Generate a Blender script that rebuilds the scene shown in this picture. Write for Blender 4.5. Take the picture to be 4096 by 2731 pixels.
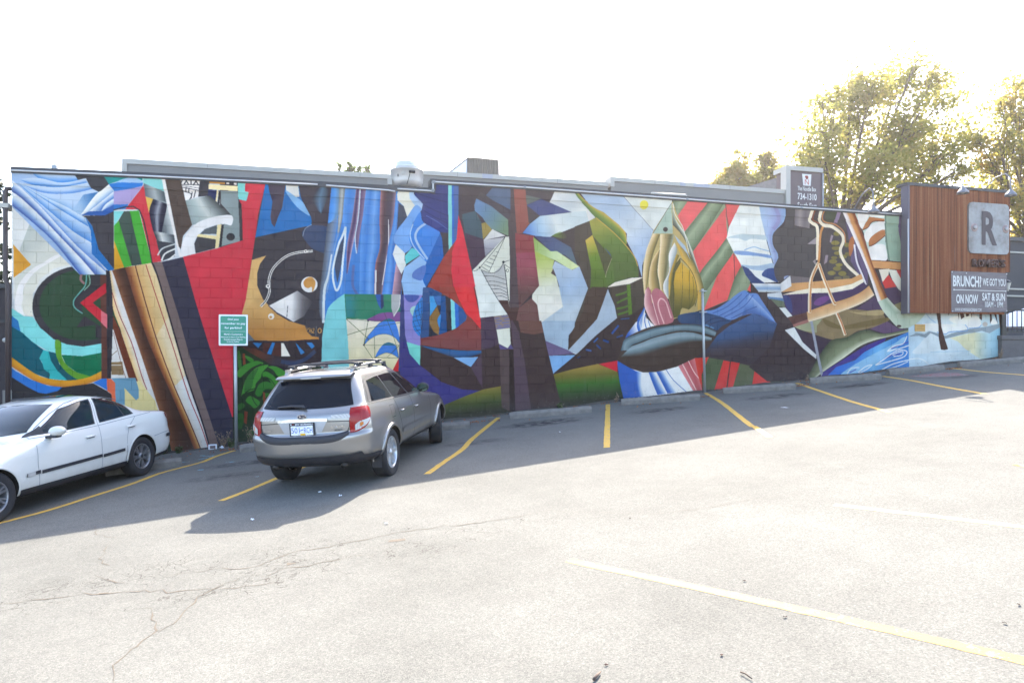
import bpy, bmesh, math, random
import numpy as np
from mathutils import Vector, Matrix
for o in list(bpy.data.objects): bpy.data.objects.remove(o)
SC = bpy.context.scene
COL = SC.collection
rad = math.radians
# ------------------------------------------------------------------ camera, sky, sun, exposure
EYE = 1.848                                   # metres above the lot where it meets the wall at X = 0
YAW = math.atan(2731 / 9780); PERP = 14.888   # the wall stands on Y = 0, the camera 14.9 m before it
cam = bpy.data.cameras.new('camera'); camo = bpy.data.objects.new('camera', cam); COL.objects.link(camo)
camo.location = (0, -PERP, EYE); camo.rotation_euler = (rad(90), 0, -YAW)
cam.sensor_width = 36; cam.lens = 24.0; cam.shift_y = 24.5 / 4096; cam.clip_start = .1; cam.clip_end = 2000
SC.camera = camo
SUN_AZ, SUN_EL = rad(26), rad(39.3)           # azimuth from the wall's normal towards +X
w = bpy.data.worlds.new('World'); SC.world = w; w.use_nodes = True
nt = w.node_tree; bg = nt.nodes['Background']
sky = nt.nodes.new('ShaderNodeTexSky'); sky.sky_type = 'NISHITA'; sky.sun_disc = False
sky.sun_elevation = SUN_EL; sky.sun_rotation = SUN_AZ; sky.air_density = .8; sky.dust_density = 2.0; sky.ozone_density = 0.0
nt.links.new(sky.outputs[0], bg.inputs[0]); bg.inputs[1].default_value = .15
sun = bpy.data.lights.new('sun', 'SUN'); suno = bpy.data.objects.new('sun', sun); COL.objects.link(suno)
sun.energy = 3.35; sun.angle = rad(.5); sun.color = (1, .92, .80)
sdir = Vector((math.sin(SUN_AZ)*math.cos(SUN_EL), math.cos(SUN_AZ)*math.cos(SUN_EL), math.sin(SUN_EL)))
suno.rotation_euler = sdir.to_track_quat('Z', 'Y').to_euler()
SC.view_settings.view_transform = 'Standard'; SC.view_settings.look = 'None'
SC.view_settings.exposure = 2.5; SC.view_settings.gamma = 1.0; SC.view_settings.use_curve_mapping = False
SC.render.engine = 'CYCLES'; SC.cycles.use_denoising = True; SC.cycles.max_bounces = 5; SC.cycles.diffuse_bounces = 3; SC.cycles.glossy_bounces = 3; SC.cycles.transmission_bounces = 2; SC.cycles.volume_bounces = 0
SC.cycles.use_adaptive_sampling = True; SC.cycles.adaptive_threshold = .02
SC.cycles.sample_clamp_indirect = 6.0
# ------------------------------------------------------------------ where things stand
FPX = 2731.0
FWD = np.array([math.sin(YAW), math.cos(YAW), 0]); RGT = np.array([math.cos(YAW), -math.sin(YAW), 0])
EYEP = np.array([0, -PERP, EYE])
def _ray(x, y): return FWD + RGT*(x-2048)/FPX + np.array([0, 0, 1.])*(1390-y)/FPX
def wp(x, y, Y=0.0):                          # measured point of the photo on the upright plane Y -> world
    d = _ray(x, y); return EYEP + d*((Y-EYEP[1])/d[1])
GX, GY = .0843, .002
def gp(x, y):                                 # measured point of the photo on the sloping lot -> world
    d = _ray(x, y); t = (GY*EYEP[1]-EYEP[2])/(d[2]-GX*d[0]-GY*d[1]); return EYEP + d*t
def _soft(x):                                 # the slope levels out beyond the lot
    lo, hi = -14.0, 21.0
    if x > hi: return hi + 8*(1-math.exp(-(x-hi)/8))
    if x < lo: return lo - 8*(1-math.exp((x-lo)/8))
    return x
def gz(x, y): return GX*_soft(x) + GY*max(-40, min(20, y))
# ------------------------------------------------------------------ helpers
def obj(name, me, mats=(), parent=None, loc=None):
    o = bpy.data.objects.new(name, me); COL.objects.link(o)
    if me is not None and mats:
        for m in (mats if isinstance(mats, (list, tuple)) else [mats]):
            if len(me.materials) < (len(mats) if isinstance(mats, (list, tuple)) else 1): me.materials.append(m)
    if parent is not None: o.parent = parent
    if loc is not None: o.location = loc
    return o
def tag(o, label=None, cat=None, group=None, kind=None):
    if label: o['label'] = label
    if cat: o['category'] = cat
    if group: o['group'] = group
    if kind: o['kind'] = kind
    return o
def empty(name, loc=(0, 0, 0), rot=None):
    o = bpy.data.objects.new(name, None); COL.objects.link(o); o.location = loc
    if rot is not None: o.rotation_euler = rot
    o.empty_display_size = .2
    return o
class MB:                                     # collects shapes into one mesh
    def __init__(s): s.v, s.f, s.m, s.sm = [], [], [], []
    def add(s, vs, fs, mi=0, smooth=False):
        n = len(s.v); s.v += [tuple(map(float, a)) for a in vs]
        for f in fs: s.f.append(tuple(n+i for i in f)); s.m.append(mi); s.sm.append(smooth)
        return s
    def box(s, a, b, mi=0, M=None):
        x0, y0, z0 = a; x1, y1, z1 = b
        vs = [(x0,y0,z0),(x1,y0,z0),(x1,y1,z0),(x0,y1,z0),(x0,y0,z1),(x1,y0,z1),(x1,y1,z1),(x0,y1,z1)]
        if M is not None: vs = [tuple(M @ Vector(v)) for v in vs]
        return s.add(vs, [(0,3,2,1),(4,5,6,7),(0,1,5,4),(1,2,6,5),(2,3,7,6),(3,0,4,7)], mi)
    def cbox(s, a, b, c=.01, mi=0):           # box with chamfered edges
        bm = bmesh.new(); bmesh.ops.create_cube(bm, size=1)
        for v in bm.verts: v.co = Vector([a[i]+(v.co[i]+.5)*(b[i]-a[i]) for i in range(3)])
        bmesh.ops.bevel(bm, geom=list(bm.edges), offset=c, segments=2, affect='EDGES', profile=.6)
        bm.verts.index_update(); s.add([v.co for v in bm.verts], [[v.index for v in f.verts] for f in bm.faces], mi); bm.free(); return s
    def tube(s, pts, r, n=8, mi=0, cap=True):
        pts = [Vector(p) for p in pts]; rs = r if isinstance(r, (list, tuple)) else [r]*len(pts)
        vs, fs = [], []; up = None
        for i, p in enumerate(pts):
            d = (pts[min(i+1, len(pts)-1)]-pts[max(i-1, 0)]).normalized()
            if up is None: up = Vector((0,0,1)) if abs(d.z) < .9 else Vector((1,0,0))
            a = d.cross(up).normalized(); b = d.cross(a).normalized(); up = -b if b.length else up
            up = a.cross(d)
            for k in range(n):
                t = 2*math.pi*k/n; vs.append(p+a*math.cos(t)*rs[i]+up*math.sin(t)*rs[i])
        for i in range(len(pts)-1):
            for k in range(n): fs.append((i*n+k, i*n+(k+1)%n, (i+1)*n+(k+1)%n, (i+1)*n+k))
        if cap: fs += [tuple(range(n))[::-1], tuple((len(pts)-1)*n+k for k in range(n))]
        return s.add(vs, fs, mi, True)
    def lathe(s, prof, n=32, M=None, mi=0, cap=True):   # prof: (r, z) about Z
        vs, fs = [], []
        for r, z in prof:
            for k in range(n):
                t = 2*math.pi*k/n; v = Vector((r*math.cos(t), r*math.sin(t), z)); vs.append(M @ v if M else v)
        for i in range(len(prof)-1):
            for k in range(n): fs.append((i*n+k, i*n+(k+1)%n, (i+1)*n+(k+1)%n, (i+1)*n+k))
        if cap: fs += [tuple(range(n))[::-1], tuple((len(prof)-1)*n+k for k in range(n))]
        return s.add(vs, fs, mi, True)
    def grid(s, P, mi=0, smooth=True, flip=False):      # P[i][j] points
        nI, nJ = len(P), len(P[0]); fs = []
        for i in range(nI-1):
            for j in range(nJ-1):
                q = (i*nJ+j, (i+1)*nJ+j, (i+1)*nJ+j+1, i*nJ+j+1); fs.append(q[::-1] if flip else q)
        return s.add([p for r in P for p in r], fs, mi, smooth)
    def prism(s, poly, y0, y1, mi=0):                   # polygon in XZ pushed along Y
        n = len(poly); vs = [(x, y0, z) for x, z in poly]+[(x, y1, z) for x, z in poly]
        a = sum(poly[i][0]*poly[(i+1)%n][1]-poly[(i+1)%n][0]*poly[i][1] for i in range(n))
        fr = tuple(range(n)); fs = [fr, tuple(n+i for i in fr)[::-1]]+[(i, n+i, n+(i+1)%n, (i+1)%n) for i in range(n)]
        if a < 0: fs = [f[::-1] for f in fs]
        return s.add(vs, fs, mi)
    def mesh(s, name):
        me = bpy.data.meshes.new(name); me.from_pydata(s.v, [], s.f)
        me.polygons.foreach_set('material_index', s.m); me.polygons.foreach_set('use_smooth', s.sm); me.update(); return me
    def build(s, name, mats, parent=None, loc=None): return obj(name, s.mesh(name), mats, parent, loc)
def text_mesh(txt, x0, x1, z0, z1, depth=.004, bold=0.0):   # lettering fitted into a rectangle of the XZ plane, facing -Y
    c = bpy.data.curves.new('lettering', 'FONT'); c.body = txt; c.size = 1; c.align_x = 'LEFT'; c.offset = bold; c.resolution_u = 3
    o = bpy.data.objects.new('lettering', c); COL.objects.link(o)
    dg = bpy.context.evaluated_depsgraph_get(); me = bpy.data.meshes.new_from_object(o.evaluated_get(dg))
    bpy.data.objects.remove(o); bpy.data.curves.remove(c)
    n = len(me.vertices); a = np.zeros(n*3); me.vertices.foreach_get('co', a); a = a.reshape(n, 3)
    lo, hi = a[:, :2].min(0), a[:, :2].max(0); s = np.maximum(hi-lo, 1e-6)
    out = np.stack([x0+(a[:, 0]-lo[0])/s[0]*(x1-x0), np.full(n, -depth), z0+(a[:, 1]-lo[1])/s[1]*(z1-z0)], 1)
    me.vertices.foreach_set('co', out.ravel()); me.update(); return me
# ------------------------------------------------------------------ materials
def lin(c):
    if isinstance(c, str): c = [int(c[i:i+2], 16)/255 for i in (1, 3, 5)]
    return [v/12.92 if v <= .04045 else ((v+.055)/1.055)**2.4 for v in c]
class NT:
    def __init__(s, name):
        s.m = bpy.data.materials.new(name); s.m.use_nodes = True; s.t = s.m.node_tree; s.b = s.t.nodes['Principled BSDF']; s.out = s.t.nodes['Material Output']
    def n(s, t, ins=None, **kw):
        a = s.t.nodes.new('ShaderNode'+t)
        for k, v in kw.items(): setattr(a, k, v)
        for k, v in (ins or {}).items(): s.set(a, k, v)
        return a
    def set(s, a, k, v):
        i = a.inputs[k]
        if isinstance(v, bpy.types.NodeSocket): s.t.links.new(v, i)
        elif isinstance(v, bpy.types.Node): s.t.links.new(v.outputs[0], i)
        else: i.default_value = v
    def pos(s): return s.n('NewGeometry').outputs['Position']
    def noise(s, vec, scale, detail=4, rough=.55): return s.n('TexNoise', {'Vector': vec, 'Scale': scale, 'Detail': detail, 'Roughness': rough}).outputs[0]
    def ramp(s, f, stops):
        r = s.n('ValToRGB', {0: f}); e = r.color_ramp.elements
        while len(e) < len(stops): e.new(.5)
        for q, (p, c) in zip(e, stops): q.position = p; q.color = (*c, 1) if len(c) == 3 else c
        return r.outputs[0]
    def math(s, op, a, b=0.0, clamp=False):
        m = s.n('Math', operation=op, use_clamp=clamp); s.set(m, 0, a); s.set(m, 1, b); return m.outputs[0]
    def mix(s, f, a, b, mode='MIX'):
        m = s.n('Mix', data_type='RGBA', blend_type=mode); s.set(m, 0, f)
        for i, v in ((6, a), (7, b)): s.set(m, i, v if not isinstance(v, (list, tuple)) else (*v[:3], 1))
        return m.outputs[2]
    def bump(s, h, strength=.3, dist=.01):
        b = s.n('Bump', {'Height': h, 'Strength': strength, 'Distance': dist}); s.set(s.b, 'Normal', b.outputs[0])
def mat(name, col, rough=.6, metal=0.0, var=.12, scale=4.0, bump=0.0, bscale=60, coat=0.0, spec=None, obj_space=True):
    k = NT(name); c = lin(col)
    vec = k.n('TexCoord').outputs['Object'] if obj_space else k.pos()
    n = k.noise(vec, scale)
    k.set(k.b, 'Base Color', k.mix(n, [v*(1-var) for v in c], [min(1, v*(1+var)) for v in c]))
    r = k.noise(vec, scale*3)
    k.set(k.b, 'Roughness', k.math('ADD', k.math('MULTIPLY', r, .16), max(0.02, rough-.08), True)); k.b.inputs['Metallic'].default_value = metal
    if coat: k.b.inputs['Coat Weight'].default_value = coat; k.b.inputs['Coat Roughness'].default_value = .04
    if spec is not None: k.b.inputs['Specular IOR Level'].default_value = spec
    if bump: k.bump(k.noise(vec, bscale), bump, .004)
    return k.m
# ------------------------------------------------------------------ the mural: painted shapes, drawn in wall metres
MURAL = """
O 0 600 2.613
P #c9d4e4 100,215 2300,330 2300,3300 100,3300
P #dfe5ec 125,560 900,1300 140,1560
G #b9c4c6,#d3d9d8,#e2e4de 250,900 640,1180 320,745 760,1190 560,1240 420,1350 345,1500 345,1745 150,1700 150,1340 325,1200 205,1050
S #eef0f8 690,1075 560,1110 450,1180 340,1240 250,1330 190,1420 158,1560 155,1640 200,1720 262,1740 225,1640 240,1560 250,1440 320,1330 400,1250 500,1190 600,1130
P #dca03a 140,990 325,1200 145,1335
E #3a3a42 870,1632 533,423
E #2f4a38 872,1622 462,372
P #9dbbe8 118,215 800,235 1035,440 845,680 890,700 950,830 960,1085 1145,1300 835,1305 128,600
B #b9d0f0,#a3c2ee,#3f86dc 330,225 500,228 780,240 895,300 | 330,235 400,295 520,340 650,345 780,330 895,300
B #c5d8f2,#9fbfea,#3d82da 205,312 400,296 650,347 895,300 | 205,312 330,365 480,385 620,390 760,375 910,345
B #cadcf4,#b0cbf0,#4c86da 205,345 330,367 620,392 910,347 | 205,360 330,410 450,450 600,465 760,455 970,410
B #bcd2f2,#b3cdf0,#86aee0 205,350 450,450 760,455 970,410 1030,440 | 205,355 480,500 680,590 845,680 1000,470
G #9dbfe8,#3f78b8 800,520 960,480 870,470 1030,440 845,680 760,630
B #3a58a8,#7fa2da,#c9dbf2,#e8f0f9 128,585 330,750 560,960 740,1180 835,1303 | 124,440 215,500 430,700 650,930 860,1150 990,1303
B #41559f,#6f92d4,#b6cdee,#e6eef8 124,440 215,500 430,700 650,930 860,1150 990,1303 | 124,318 230,410 420,590 640,830 840,1040 1140,1303
B #5f86d0,#8fb2e6,#a8c4ee,#cfe0f5 124,318 230,410 420,590 640,830 840,1040 1140,1303 | 124,318 350,500 560,680 760,850 955,970 962,1085
B #4f8ad8,#8db6ec,#bdd4f2 200,360 350,500 560,680 760,850 955,970 | 200,350 400,480 620,620 925,805
B #3f7fd0,#9cc0ee,#d0e2f6 200,350 400,480 620,620 925,805 | 200,350 480,500 680,590 845,685 890,700
P #1f6fc0 890,700 965,800 1000,930 1030,1040 1192,1250 1142,1275 960,1085 950,850
P #3c3b45 855,690 1095,685 1188,640 1192,1248 1030,1040 1000,930 965,800 900,710
B #f2f7fb,#dbe8f5,#7fa6dc 845,680 1000,470 1140,362 | 935,640 1060,540 1187,438
B #e9f1f9,#9dbce8,#3d6dc0 935,640 1060,540 1187,438 | 1060,635 1100,570 1187,510
B #e8f2fa,#bcd3ee,#5f88cc 1060,635 1120,560 1187,515 | 1075,640 1130,605 1187,575
P #2d5db0 848,685 930,645 1070,637 1187,575 1187,642 1095,687
P #3b3e48 770,240 1070,250 1142,360 1035,442 950,400 900,300 815,318
P #1f8f96 1066,250 1492,265 1492,325 1350,290 1220,335 1140,360
S #9cc4f0 1215,345 1300,303 1400,290 1480,322 1498,350 1350,350
P #2b7ad6 1138,360 1240,342 1497,348 1490,378 1400,402 1195,434
P #a99ed6 1188,434 1400,402 1492,378 1342,572 1188,572
P #2d74cc 1187,572 1342,570 1310,622 1187,622
P #c83848 1500,372 1525,490 1690,1165 1590,1180 1455,625 1308,622
P #7fd3dc 1190,640 1297,643 1192,797
P #3b4f4b 1295,643 1357,640 1485,1197 1375,1212 1240,738
P #43a638 1355,640 1450,635 1590,1180 1483,1197
P #45a83a 1240,738 1378,1212 1295,1230 1192,950 1192,795
P #d39f2c 1192,945 1297,1228 1192,1254
P #86cfd6 1497,265 1690,270 1712,435 1600,400 1500,350
P #8a96a0 1500,350 1720,440 1829,880 1829,1100 1690,1160
B #5b6672,#a8b4bc,#4a5560 1500,350 1520,490 | 1712,437 1735,545
P #d6b55c 1520,488 1602,515 1555,655
B #23233a,#3a3d55,#9aa2b4,#2a2a40,#23233a 1600,515 1560,650 1600,850 | 1742,565 1742,600 1690,862
G #5a6572,#c9d3da 1690,800 1800,780 1745,598 1822,885 1690,862
B #2e3440,#d5dde3,#8a95a0,#3a424e 1600,848 1640,952 | 1817,890 1829,975
P #3a3f4a 1635,950 1829,978 1829,1110 1685,1165
L 16 #dfe6ec 1690,1155 1725,1085 1829,1035
L 14 #c5ced6 1650,1100 1700,1030 1829,985
L 14 #e8edf2 1760,1150 1829,1095
B #e6c48c,#e2d2b4,#dadbe2,#dadbe2 1143,1262 1165,1455 1180,1660 1270,1907 1360,2187 1440,2420 1700,3100 | 1180,1255 1190,1307 1330,1727 1480,2157 1650,2677 1715,2875 1790,3150
L 7 #8a2f38 1160,1450 1250,1727 1380,2027 1480,2357 1535,2502
B #8a5a40,#5f3e30,#4a3028,#3e2a26 1170,1258 1190,1307 1330,1727 1480,2157 1650,2677 1715,2875 1800,3160 | 1305,1228 1330,1307 1430,1637 1530,1947 1660,2257 1829,2640 1980,3000 2040,3160
B #6f4030,#8f5636,#b98550,#d6b07a 1305,1228 1330,1307 1430,1637 1530,1947 1660,2257 1829,2640 1980,3000 2040,3160 | 1415,1210 1440,1307 1530,1627 1630,1957 1720,2207 1829,2487 1998,2875 2108,3150
B #d2aa70,#dcc190,#e6d4ac 1415,1210 1440,1307 1530,1627 1630,1957 | 1585,1180 1643,1307 1700,1500 1768,1737
B #d8ba88,#e3d6ba,#e8dcc0 1628,1950 1720,2207 1829,2487 | 1766,1730 1860,2057 1948,2357
B #d9d4cc,#dfe4ec,#dfe4ec 1822,2470 1998,2875 2108,3150 | 1946,2350 2113,2837 2198,3150
L 9 #55282c 1415,1210 1440,1307 1530,1627 1630,1957 1720,2207 1829,2487 1998,2875 2108,3150
L 8 #a03a3c 1525,1200 1560,1310 1668,1637 1818,2087 1968,2557 2098,2875 2188,3140
O 600 1100 2.613
P #77686a 20,-131 130,-136 165,0 300,430 400,800 560,1300 740,1800 625,1840 545,1530 380,1050 200,430 75,0
P #34344a 125,-136 345,-186 400,0 500,310 620,720 760,1150 858,1465 880,1840 740,1840 560,1300 400,800 300,430 165,0
L 15 #2c2430 20,-131 75,0 200,430 380,1050 545,1530 635,1840
O 0 600 2.613
L 12 #33333b 1187,629 1457,631 1590,1182
L 15 #33303a 1590,1182 1643,1307
O 0 1100 2.613
P #6a3526 1180,420 1270,610 1360,880 1440,1110 1340,1085 1180,560
P #d9dbe0 1160,560 1185,570 1345,1078 1160,1080
P #8a7355 1165,910 1280,905 1295,1045 1165,1040
L 8 #e4e4e6 1165,940 1280,940
L 6 #7a5a40 1165,840 1220,795
L 4 #6a3a38 1185,600 1260,900 1315,1075
P #33303a 1108,-45 1145,-45 1172,160 1182,420 1160,1082 1118,1082
P #5d3a34 1047,0 1110,0 1122,1082 1058,1082
P #38363e 950,0 1050,0 1047,130 845,290 868,400 780,340 770,250 850,180 930,100
P #3a3740 800,548 880,430 1058,540 1058,660 1000,655 1000,520
L 12 #5fa8a8 905,0 900,70 880,130 820,200 770,270 780,340 860,400
L 22 #8f6e74 850,0 845,50 880,90
L 10 #7fb0a4 930,0 940,90 880,160
P #c2283a 838,290 1105,80 1112,185 970,290 1060,370 1062,502
P #d8707f 1055,370 1120,412 1120,562 1055,497
P #7fd6dd 112,340 250,430 345,440 420,550 560,670 700,725 870,748 1060,715 1060,812 900,848 700,838 500,795 330,695 220,595 112,430
P #2a78c0 112,415 190,480 215,592 112,540
P #0f5a6e 112,535 230,600 330,692 455,782 410,870 460,950 525,1030 515,1085 350,1025 112,870
P #35b6bf 455,780 510,800 530,880 600,1000 715,1102 515,1085 522,1030 460,985 440,910 410,870
P #0d5566 508,798 580,815 620,930 700,1020 825,1092 710,1104 600,1000 530,890
P #0f6e4e 640,833 860,848 1060,812 1060,1008 940,1062 800,1015 690,935
S #5d9a2e 580,680 635,700 640,800 645,850 690,930 800,1015 940,1060 820,1092 680,1000 600,880 578,780
B #dd9f2c,#d8982b,#c07832 112,850 350,1020 500,1080 700,1100 900,1075 1060,1003 | 112,950 330,1090 500,1150 700,1172 900,1142 1060,1082
P #2f78d6 112,960 160,1000 330,1095 500,1155 652,1172 600,1212 480,1240 400,1228 280,1165 112,1065
P #33333a 112,1060 280,1165 400,1228 480,1240 600,1212 652,1172 900,1142 970,1128 1120,1212 1168,1250 1168,1900 112,1900
G #33333a,#3f5a36,#33333a 400,1250 440,1420 165,1240 1165,1270 1165,1420 165,1420
P #3277d8 972,1125 1060,1083 1117,1083 1122,1205 1040,1157
P #dd6d4e 1115,1083 1160,1083 1207,1130 1212,1340 1170,1310 1165,1245 1120,1207
P #e6d9a0 1300,1170 1455,1100 1530,1200 1620,1310 1720,1620 1500,1900 1310,1640 1210,1500 1210,1330
P #6c9cbc 1163,1078 1417,1076 1452,1200 1450,1282 1422,1307 1302,1180 1307,1600 1210,1560 1205,1130
P #24382c 1210,1560 1500,1560 1730,1560 1850,2100 1210,2100
O 600 600 2.613
P #e6e8ef 115,275 150,275 230,640 300,1000 335,1118 305,1118 262,940 185,620 150,430
P #4f4340 150,270 315,275 380,560 442,785 345,900 322,1040 300,1010 230,660
P #e8e9f0 313,275 527,285 503,490 370,532
L 9 #2f2f37 325,350 350,290
L 10 #2f2f37 360,290 402,362
L 10 #2f2f37 402,290 358,362
L 10 #2f2f37 432,290 430,368
L 10 #2f2f37 455,290 508,370
L 10 #2f2f37 512,290 452,370
L 7 #2f2f37 322,362 520,372
L 7 #2f2f37 332,392 515,428
L 5 #5a5a62 330,377 516,402
L 8 #2f2f37 338,430 432,462 415,520
L 8 #2f2f37 380,395 372,440
L 8 #2f2f37 410,402 402,448
L 8 #2f2f37 440,440 430,505
L 8 #2f2f37 475,430 458,500
P #3a3b46 525,285 627,290 605,482 503,492
P #c08c48 625,295 787,300 787,362 619,354
P #2f3038 785,300 914,306 914,372 785,363
P #e6e6ec 800,305 828,305 828,363 800,362
P #e6e6ec 880,308 906,310 906,369 877,366
P #efe2b5 612,362 917,380 917,437 611,410
P #27305f 609,413 702,425 692,545 603,478
P #84959d 738,430 918,440 942,957 748,1007 752,780 855,690 738,560
L 15 #efe4b8 707,425 688,570
L 20 #2f3038 728,432 712,600
B #8fa1a8,#a3b4ba,#c6d0d4,#7d898f,#3e4347 370,530 440,787 | 625,478 857,692
S #e4e8f2 857,688 720,690 600,720 500,760 420,830 360,915 330,1010 325,1070 342,1118 400,1100 477,1082 462,1020 470,945 510,880 580,822 680,787 780,776 852,787
P #55606a 572,830 700,785 702,880 520,882
P #3f4049 497,900 692,935 682,1030 477,1082 462,980
P #ebe0b0 508,880 697,900 692,937 488,906
P #ebe0b0 705,783 747,779 716,1020 680,1030
P #32333c 748,785 772,782 747,1007 718,1020
E #2e2f38 843,910 44,40
P #33343c 928,565 957,570 970,942 938,957
P #c9364a 998,310 1215,325 1130,680 1100,915 1062,1155 1000,1568 960,1710 900,2300 870,2790 858,2790 600,1990 470,1568 345,1118 700,1030 970,945 957,570 925,520 1005,535 1030,445 990,435
P #7fd0d4 915,308 998,312 992,435 1032,445 1007,537 923,517
P #1d6cb8 1212,325 1422,330 1560,345 1692,700 1687,792 1100,917
P #463f52 1225,325 1422,332 1382,600 1340,700 1302,808 1270,770 1258,700 1280,540 1250,450
P #d7dbdf 1420,335 1547,342 1562,490 1500,500 1420,420
S #7fb2e6 1415,425 1520,490 1600,550 1675,690 1560,620 1480,530
P #3d3947 1545,342 1900,355 1900,810 1700,812 1682,700 1580,510
B #3a3947,#55799c,#3d4658 1780,370 1700,500 1740,620 1790,670 | 1829,370 1860,430 1840,540 1790,670
P #3d3b45 1100,915 1630,800 1905,820 1905,2100 1640,2000 1450,1780 1330,1716 1200,1580 1122,1420 1118,1290 1150,1190 1215,1105 1065,1152
S #35466a 1588,870 1630,812 1700,788 1905,830 1905,1075 1720,1045 1620,945
L 5 #8fa3bd 1597,905 1622,825 1692,782
P #d3ad74 1065,1150 1215,1105 1150,1190 1120,1290 1122,1420 1180,1560 1250,1636 1330,1716 1450,1786 1620,1836 1640,1896 1690,1946 1765,1956 1765,1988 1100,1998 1020,1910 960,1710 1000,1568
G #c99a5c00,#c08a4c 1150,1500 1200,1900 960,1710 1150,1500 1250,1636 1330,1716 1450,1786 1620,1836 1640,1896 1690,1946 1765,1956 1765,1988 1100,1998 1020,1910
O 600 1100 2.613
G #e8eaf0,#e8eaf0,#e0e2ea,#6a6972,#3d3b45 1260,340 1700,370 1245,320 1540,166 1640,235 1700,280 1610,430 1500,492 1420,442 1330,392
L 9 #4a4560 1240,320 1330,400 1440,462
L 5 #3d3b45 1430,440 1440,320
L 24 #e9ecf0 1695,-248 1560,-236 1450,-206 1360,-146 1280,-56 1245,44 1245,120 1245,190 1210,270 1160,325
L 8 #33323a 1695,-248 1560,-236 1450,-206 1360,-146 1280,-56 1245,44 1245,120 1245,190 1210,270 1160,325
E #e8ecf0 1232,118 22,20
E #33323a 1234,118 9,9
E #e8ecf0 1627,-246 18,18
E #33323a 1627,-246 8,8
E #dfe3ec 1665,100 86,82
S #c8934f 1605,70 1640,32 1690,25 1728,70 1720,130 1695,178 1690,125 1650,140 1612,115
E #e8e8e8 1267,433 32,32
E #c8934f 1262,440 15,13
P #6a7a8a 1025,605 1100,690 1025,690
L 6 #c99a5c 1640,548 1642,580
L 6 #c99a5c 1672,555 1655,562 1672,580 1660,600
E #c99a5c 1683,572 10,12
E #c99a5c 1686,594 11,13
E #3d3b45 1683,572 5,6
E #3d3b45 1686,594 5,7
L 6 #c99a5c 1700,565 1713,560 1712,580 1700,604 1716,606
L 3 #9aa4b0 1738,535 1732,645
E #c99a5c 1773,582 22,28
E #3d3b45 1773,582 12,19
S #332b33 1020,692 1400,690 1830,690 1830,940 1560,965 1300,955 1150,890 1020,800
G #5a2f2800,#5f3428,#38323f 950,700 1300,920 930,740 1080,760 1300,860 1560,900 1560,960 1300,955 1120,880
P #4a2c2c 1180,712 1270,708 1225,820 1290,850 1180,800
P #4a2c2c 1310,710 1370,710 1370,850 1270,840
L 40 #323f62 1380,905 1500,920 1620,880 1720,800
P #2f7ac4 1072,708 1172,710 1130,764
P #2f7ac4 1277,704 1307,710 1265,832 1222,822
P #eeeeec 1372,710 1395,710 1467,850 1372,850
P #2f7ac4 1518,703 1618,810 1577,832
P #2f7ac4 1633,704 1690,705 1722,745 1690,772
P #1d3322 870,740 930,740 1060,820 1200,900 1300,955 1560,965 1830,945 1830,2000 870,2000
O 900 1400 3.733
P #2a2630 560,200 700,235 930,390 800,520 1120,520 1120,240 900,245
S #3c8434 180,330 260,240 420,170 500,165 580,200 480,230 380,290 300,370 230,410 180,380
S #3f8a36 260,660 240,700 270,560 320,420 420,300 520,240 650,225 560,330 530,420 460,500 440,590 330,630
S #2f6a30 330,400 420,310 500,270 430,420 400,560 300,640 290,520
S #3f8a36 640,250 760,245 880,310 940,390 860,430 780,380 720,300
S #37802f 560,340 620,320 720,380 790,470 790,520 740,560 700,500 640,420 570,400
S #2f6e2f 480,560 520,500 600,470 700,500 740,590 660,580 580,600 540,680 490,690 450,650
S #347a30 310,760 350,690 420,700 520,770 500,830 440,870 380,820
S #2d6a2b 560,740 640,690 700,660 600,640 560,700
S #2a5c2a 190,820 260,790 300,830 250,880 200,900
S #275427 190,960 250,940 280,1000 260,1150 200,1180 190,1060
S #2d6a2b 450,960 520,900 560,860 620,940 560,1050 480,1040
S #255026 330,1230 400,1180 440,1200 440,1290 360,1310
S #2f6a2c 185,30 220,20 240,160 245,250 200,260
P #7a3d2c 262,50 300,55 308,210 268,225
P #7a3d2c 565,620 600,640 606,800 575,860
P #6f3526 288,905 340,920 322,1110 285,1080
S #37802f 300,80 400,120 430,160 380,180 320,130
L 12 #1c2a20 300,640 360,600 450,570
L 14 #1c2a20 240,410 330,330 420,260 540,210
L 10 #1c2a20 530,430 600,400 690,450 750,540
L 10 #1c2a20 400,700 440,780 480,830
O 1200 680 2.613
P #3f7fd2 330,155 1040,195 1120,480 1000,650 985,750 1060,1090 1060,1305 460,1305 240,1590 200,1480 230,1150 290,560
B #4e5668,#6a7f9c,#5d86c4 288,560 250,880 205,1300 200,1480 235,1600 | 400,500 340,880 270,1300 250,1600
B #3b86e0,#5a9ae4,#6a88a4 330,158 320,400 292,562 | 415,165 400,470 330,545
B #7a838c,#aab4ba,#6d7680 413,165 400,480 390,660 | 475,170 447,480 400,700
B #5a97e4,#3f7fd2,#4f86d0 475,170 447,480 470,700 445,1000 420,1300 | 590,175 545,530 500,800 480,1080 470,1300
P #3d4a66 405,800 462,690 442,950 390,1185 358,1000
L 20 #cfe0ee 475,600 440,700 400,790 345,1030 350,1170 385,1262 430,1150 447,950 470,740 475,600
L 26 #c9d8e6 335,890 300,1100 255,1260 245,1590
L 14 #6a93cc 400,660 350,860 320,1060 280,1280
B #9c86a6,#4f4168,#5c4a78,#c7b8cc 590,175 540,530 490,800 485,1080 | 630,175 600,530 545,830 494,1090
B #5c4a74,#6a5a82,#8a7aa0 630,175 610,450 575,650 585,870 | 692,178 662,450 632,620 597,880
L 11 #bcd8f0 630,175 612,470 577,700 590,872
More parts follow.
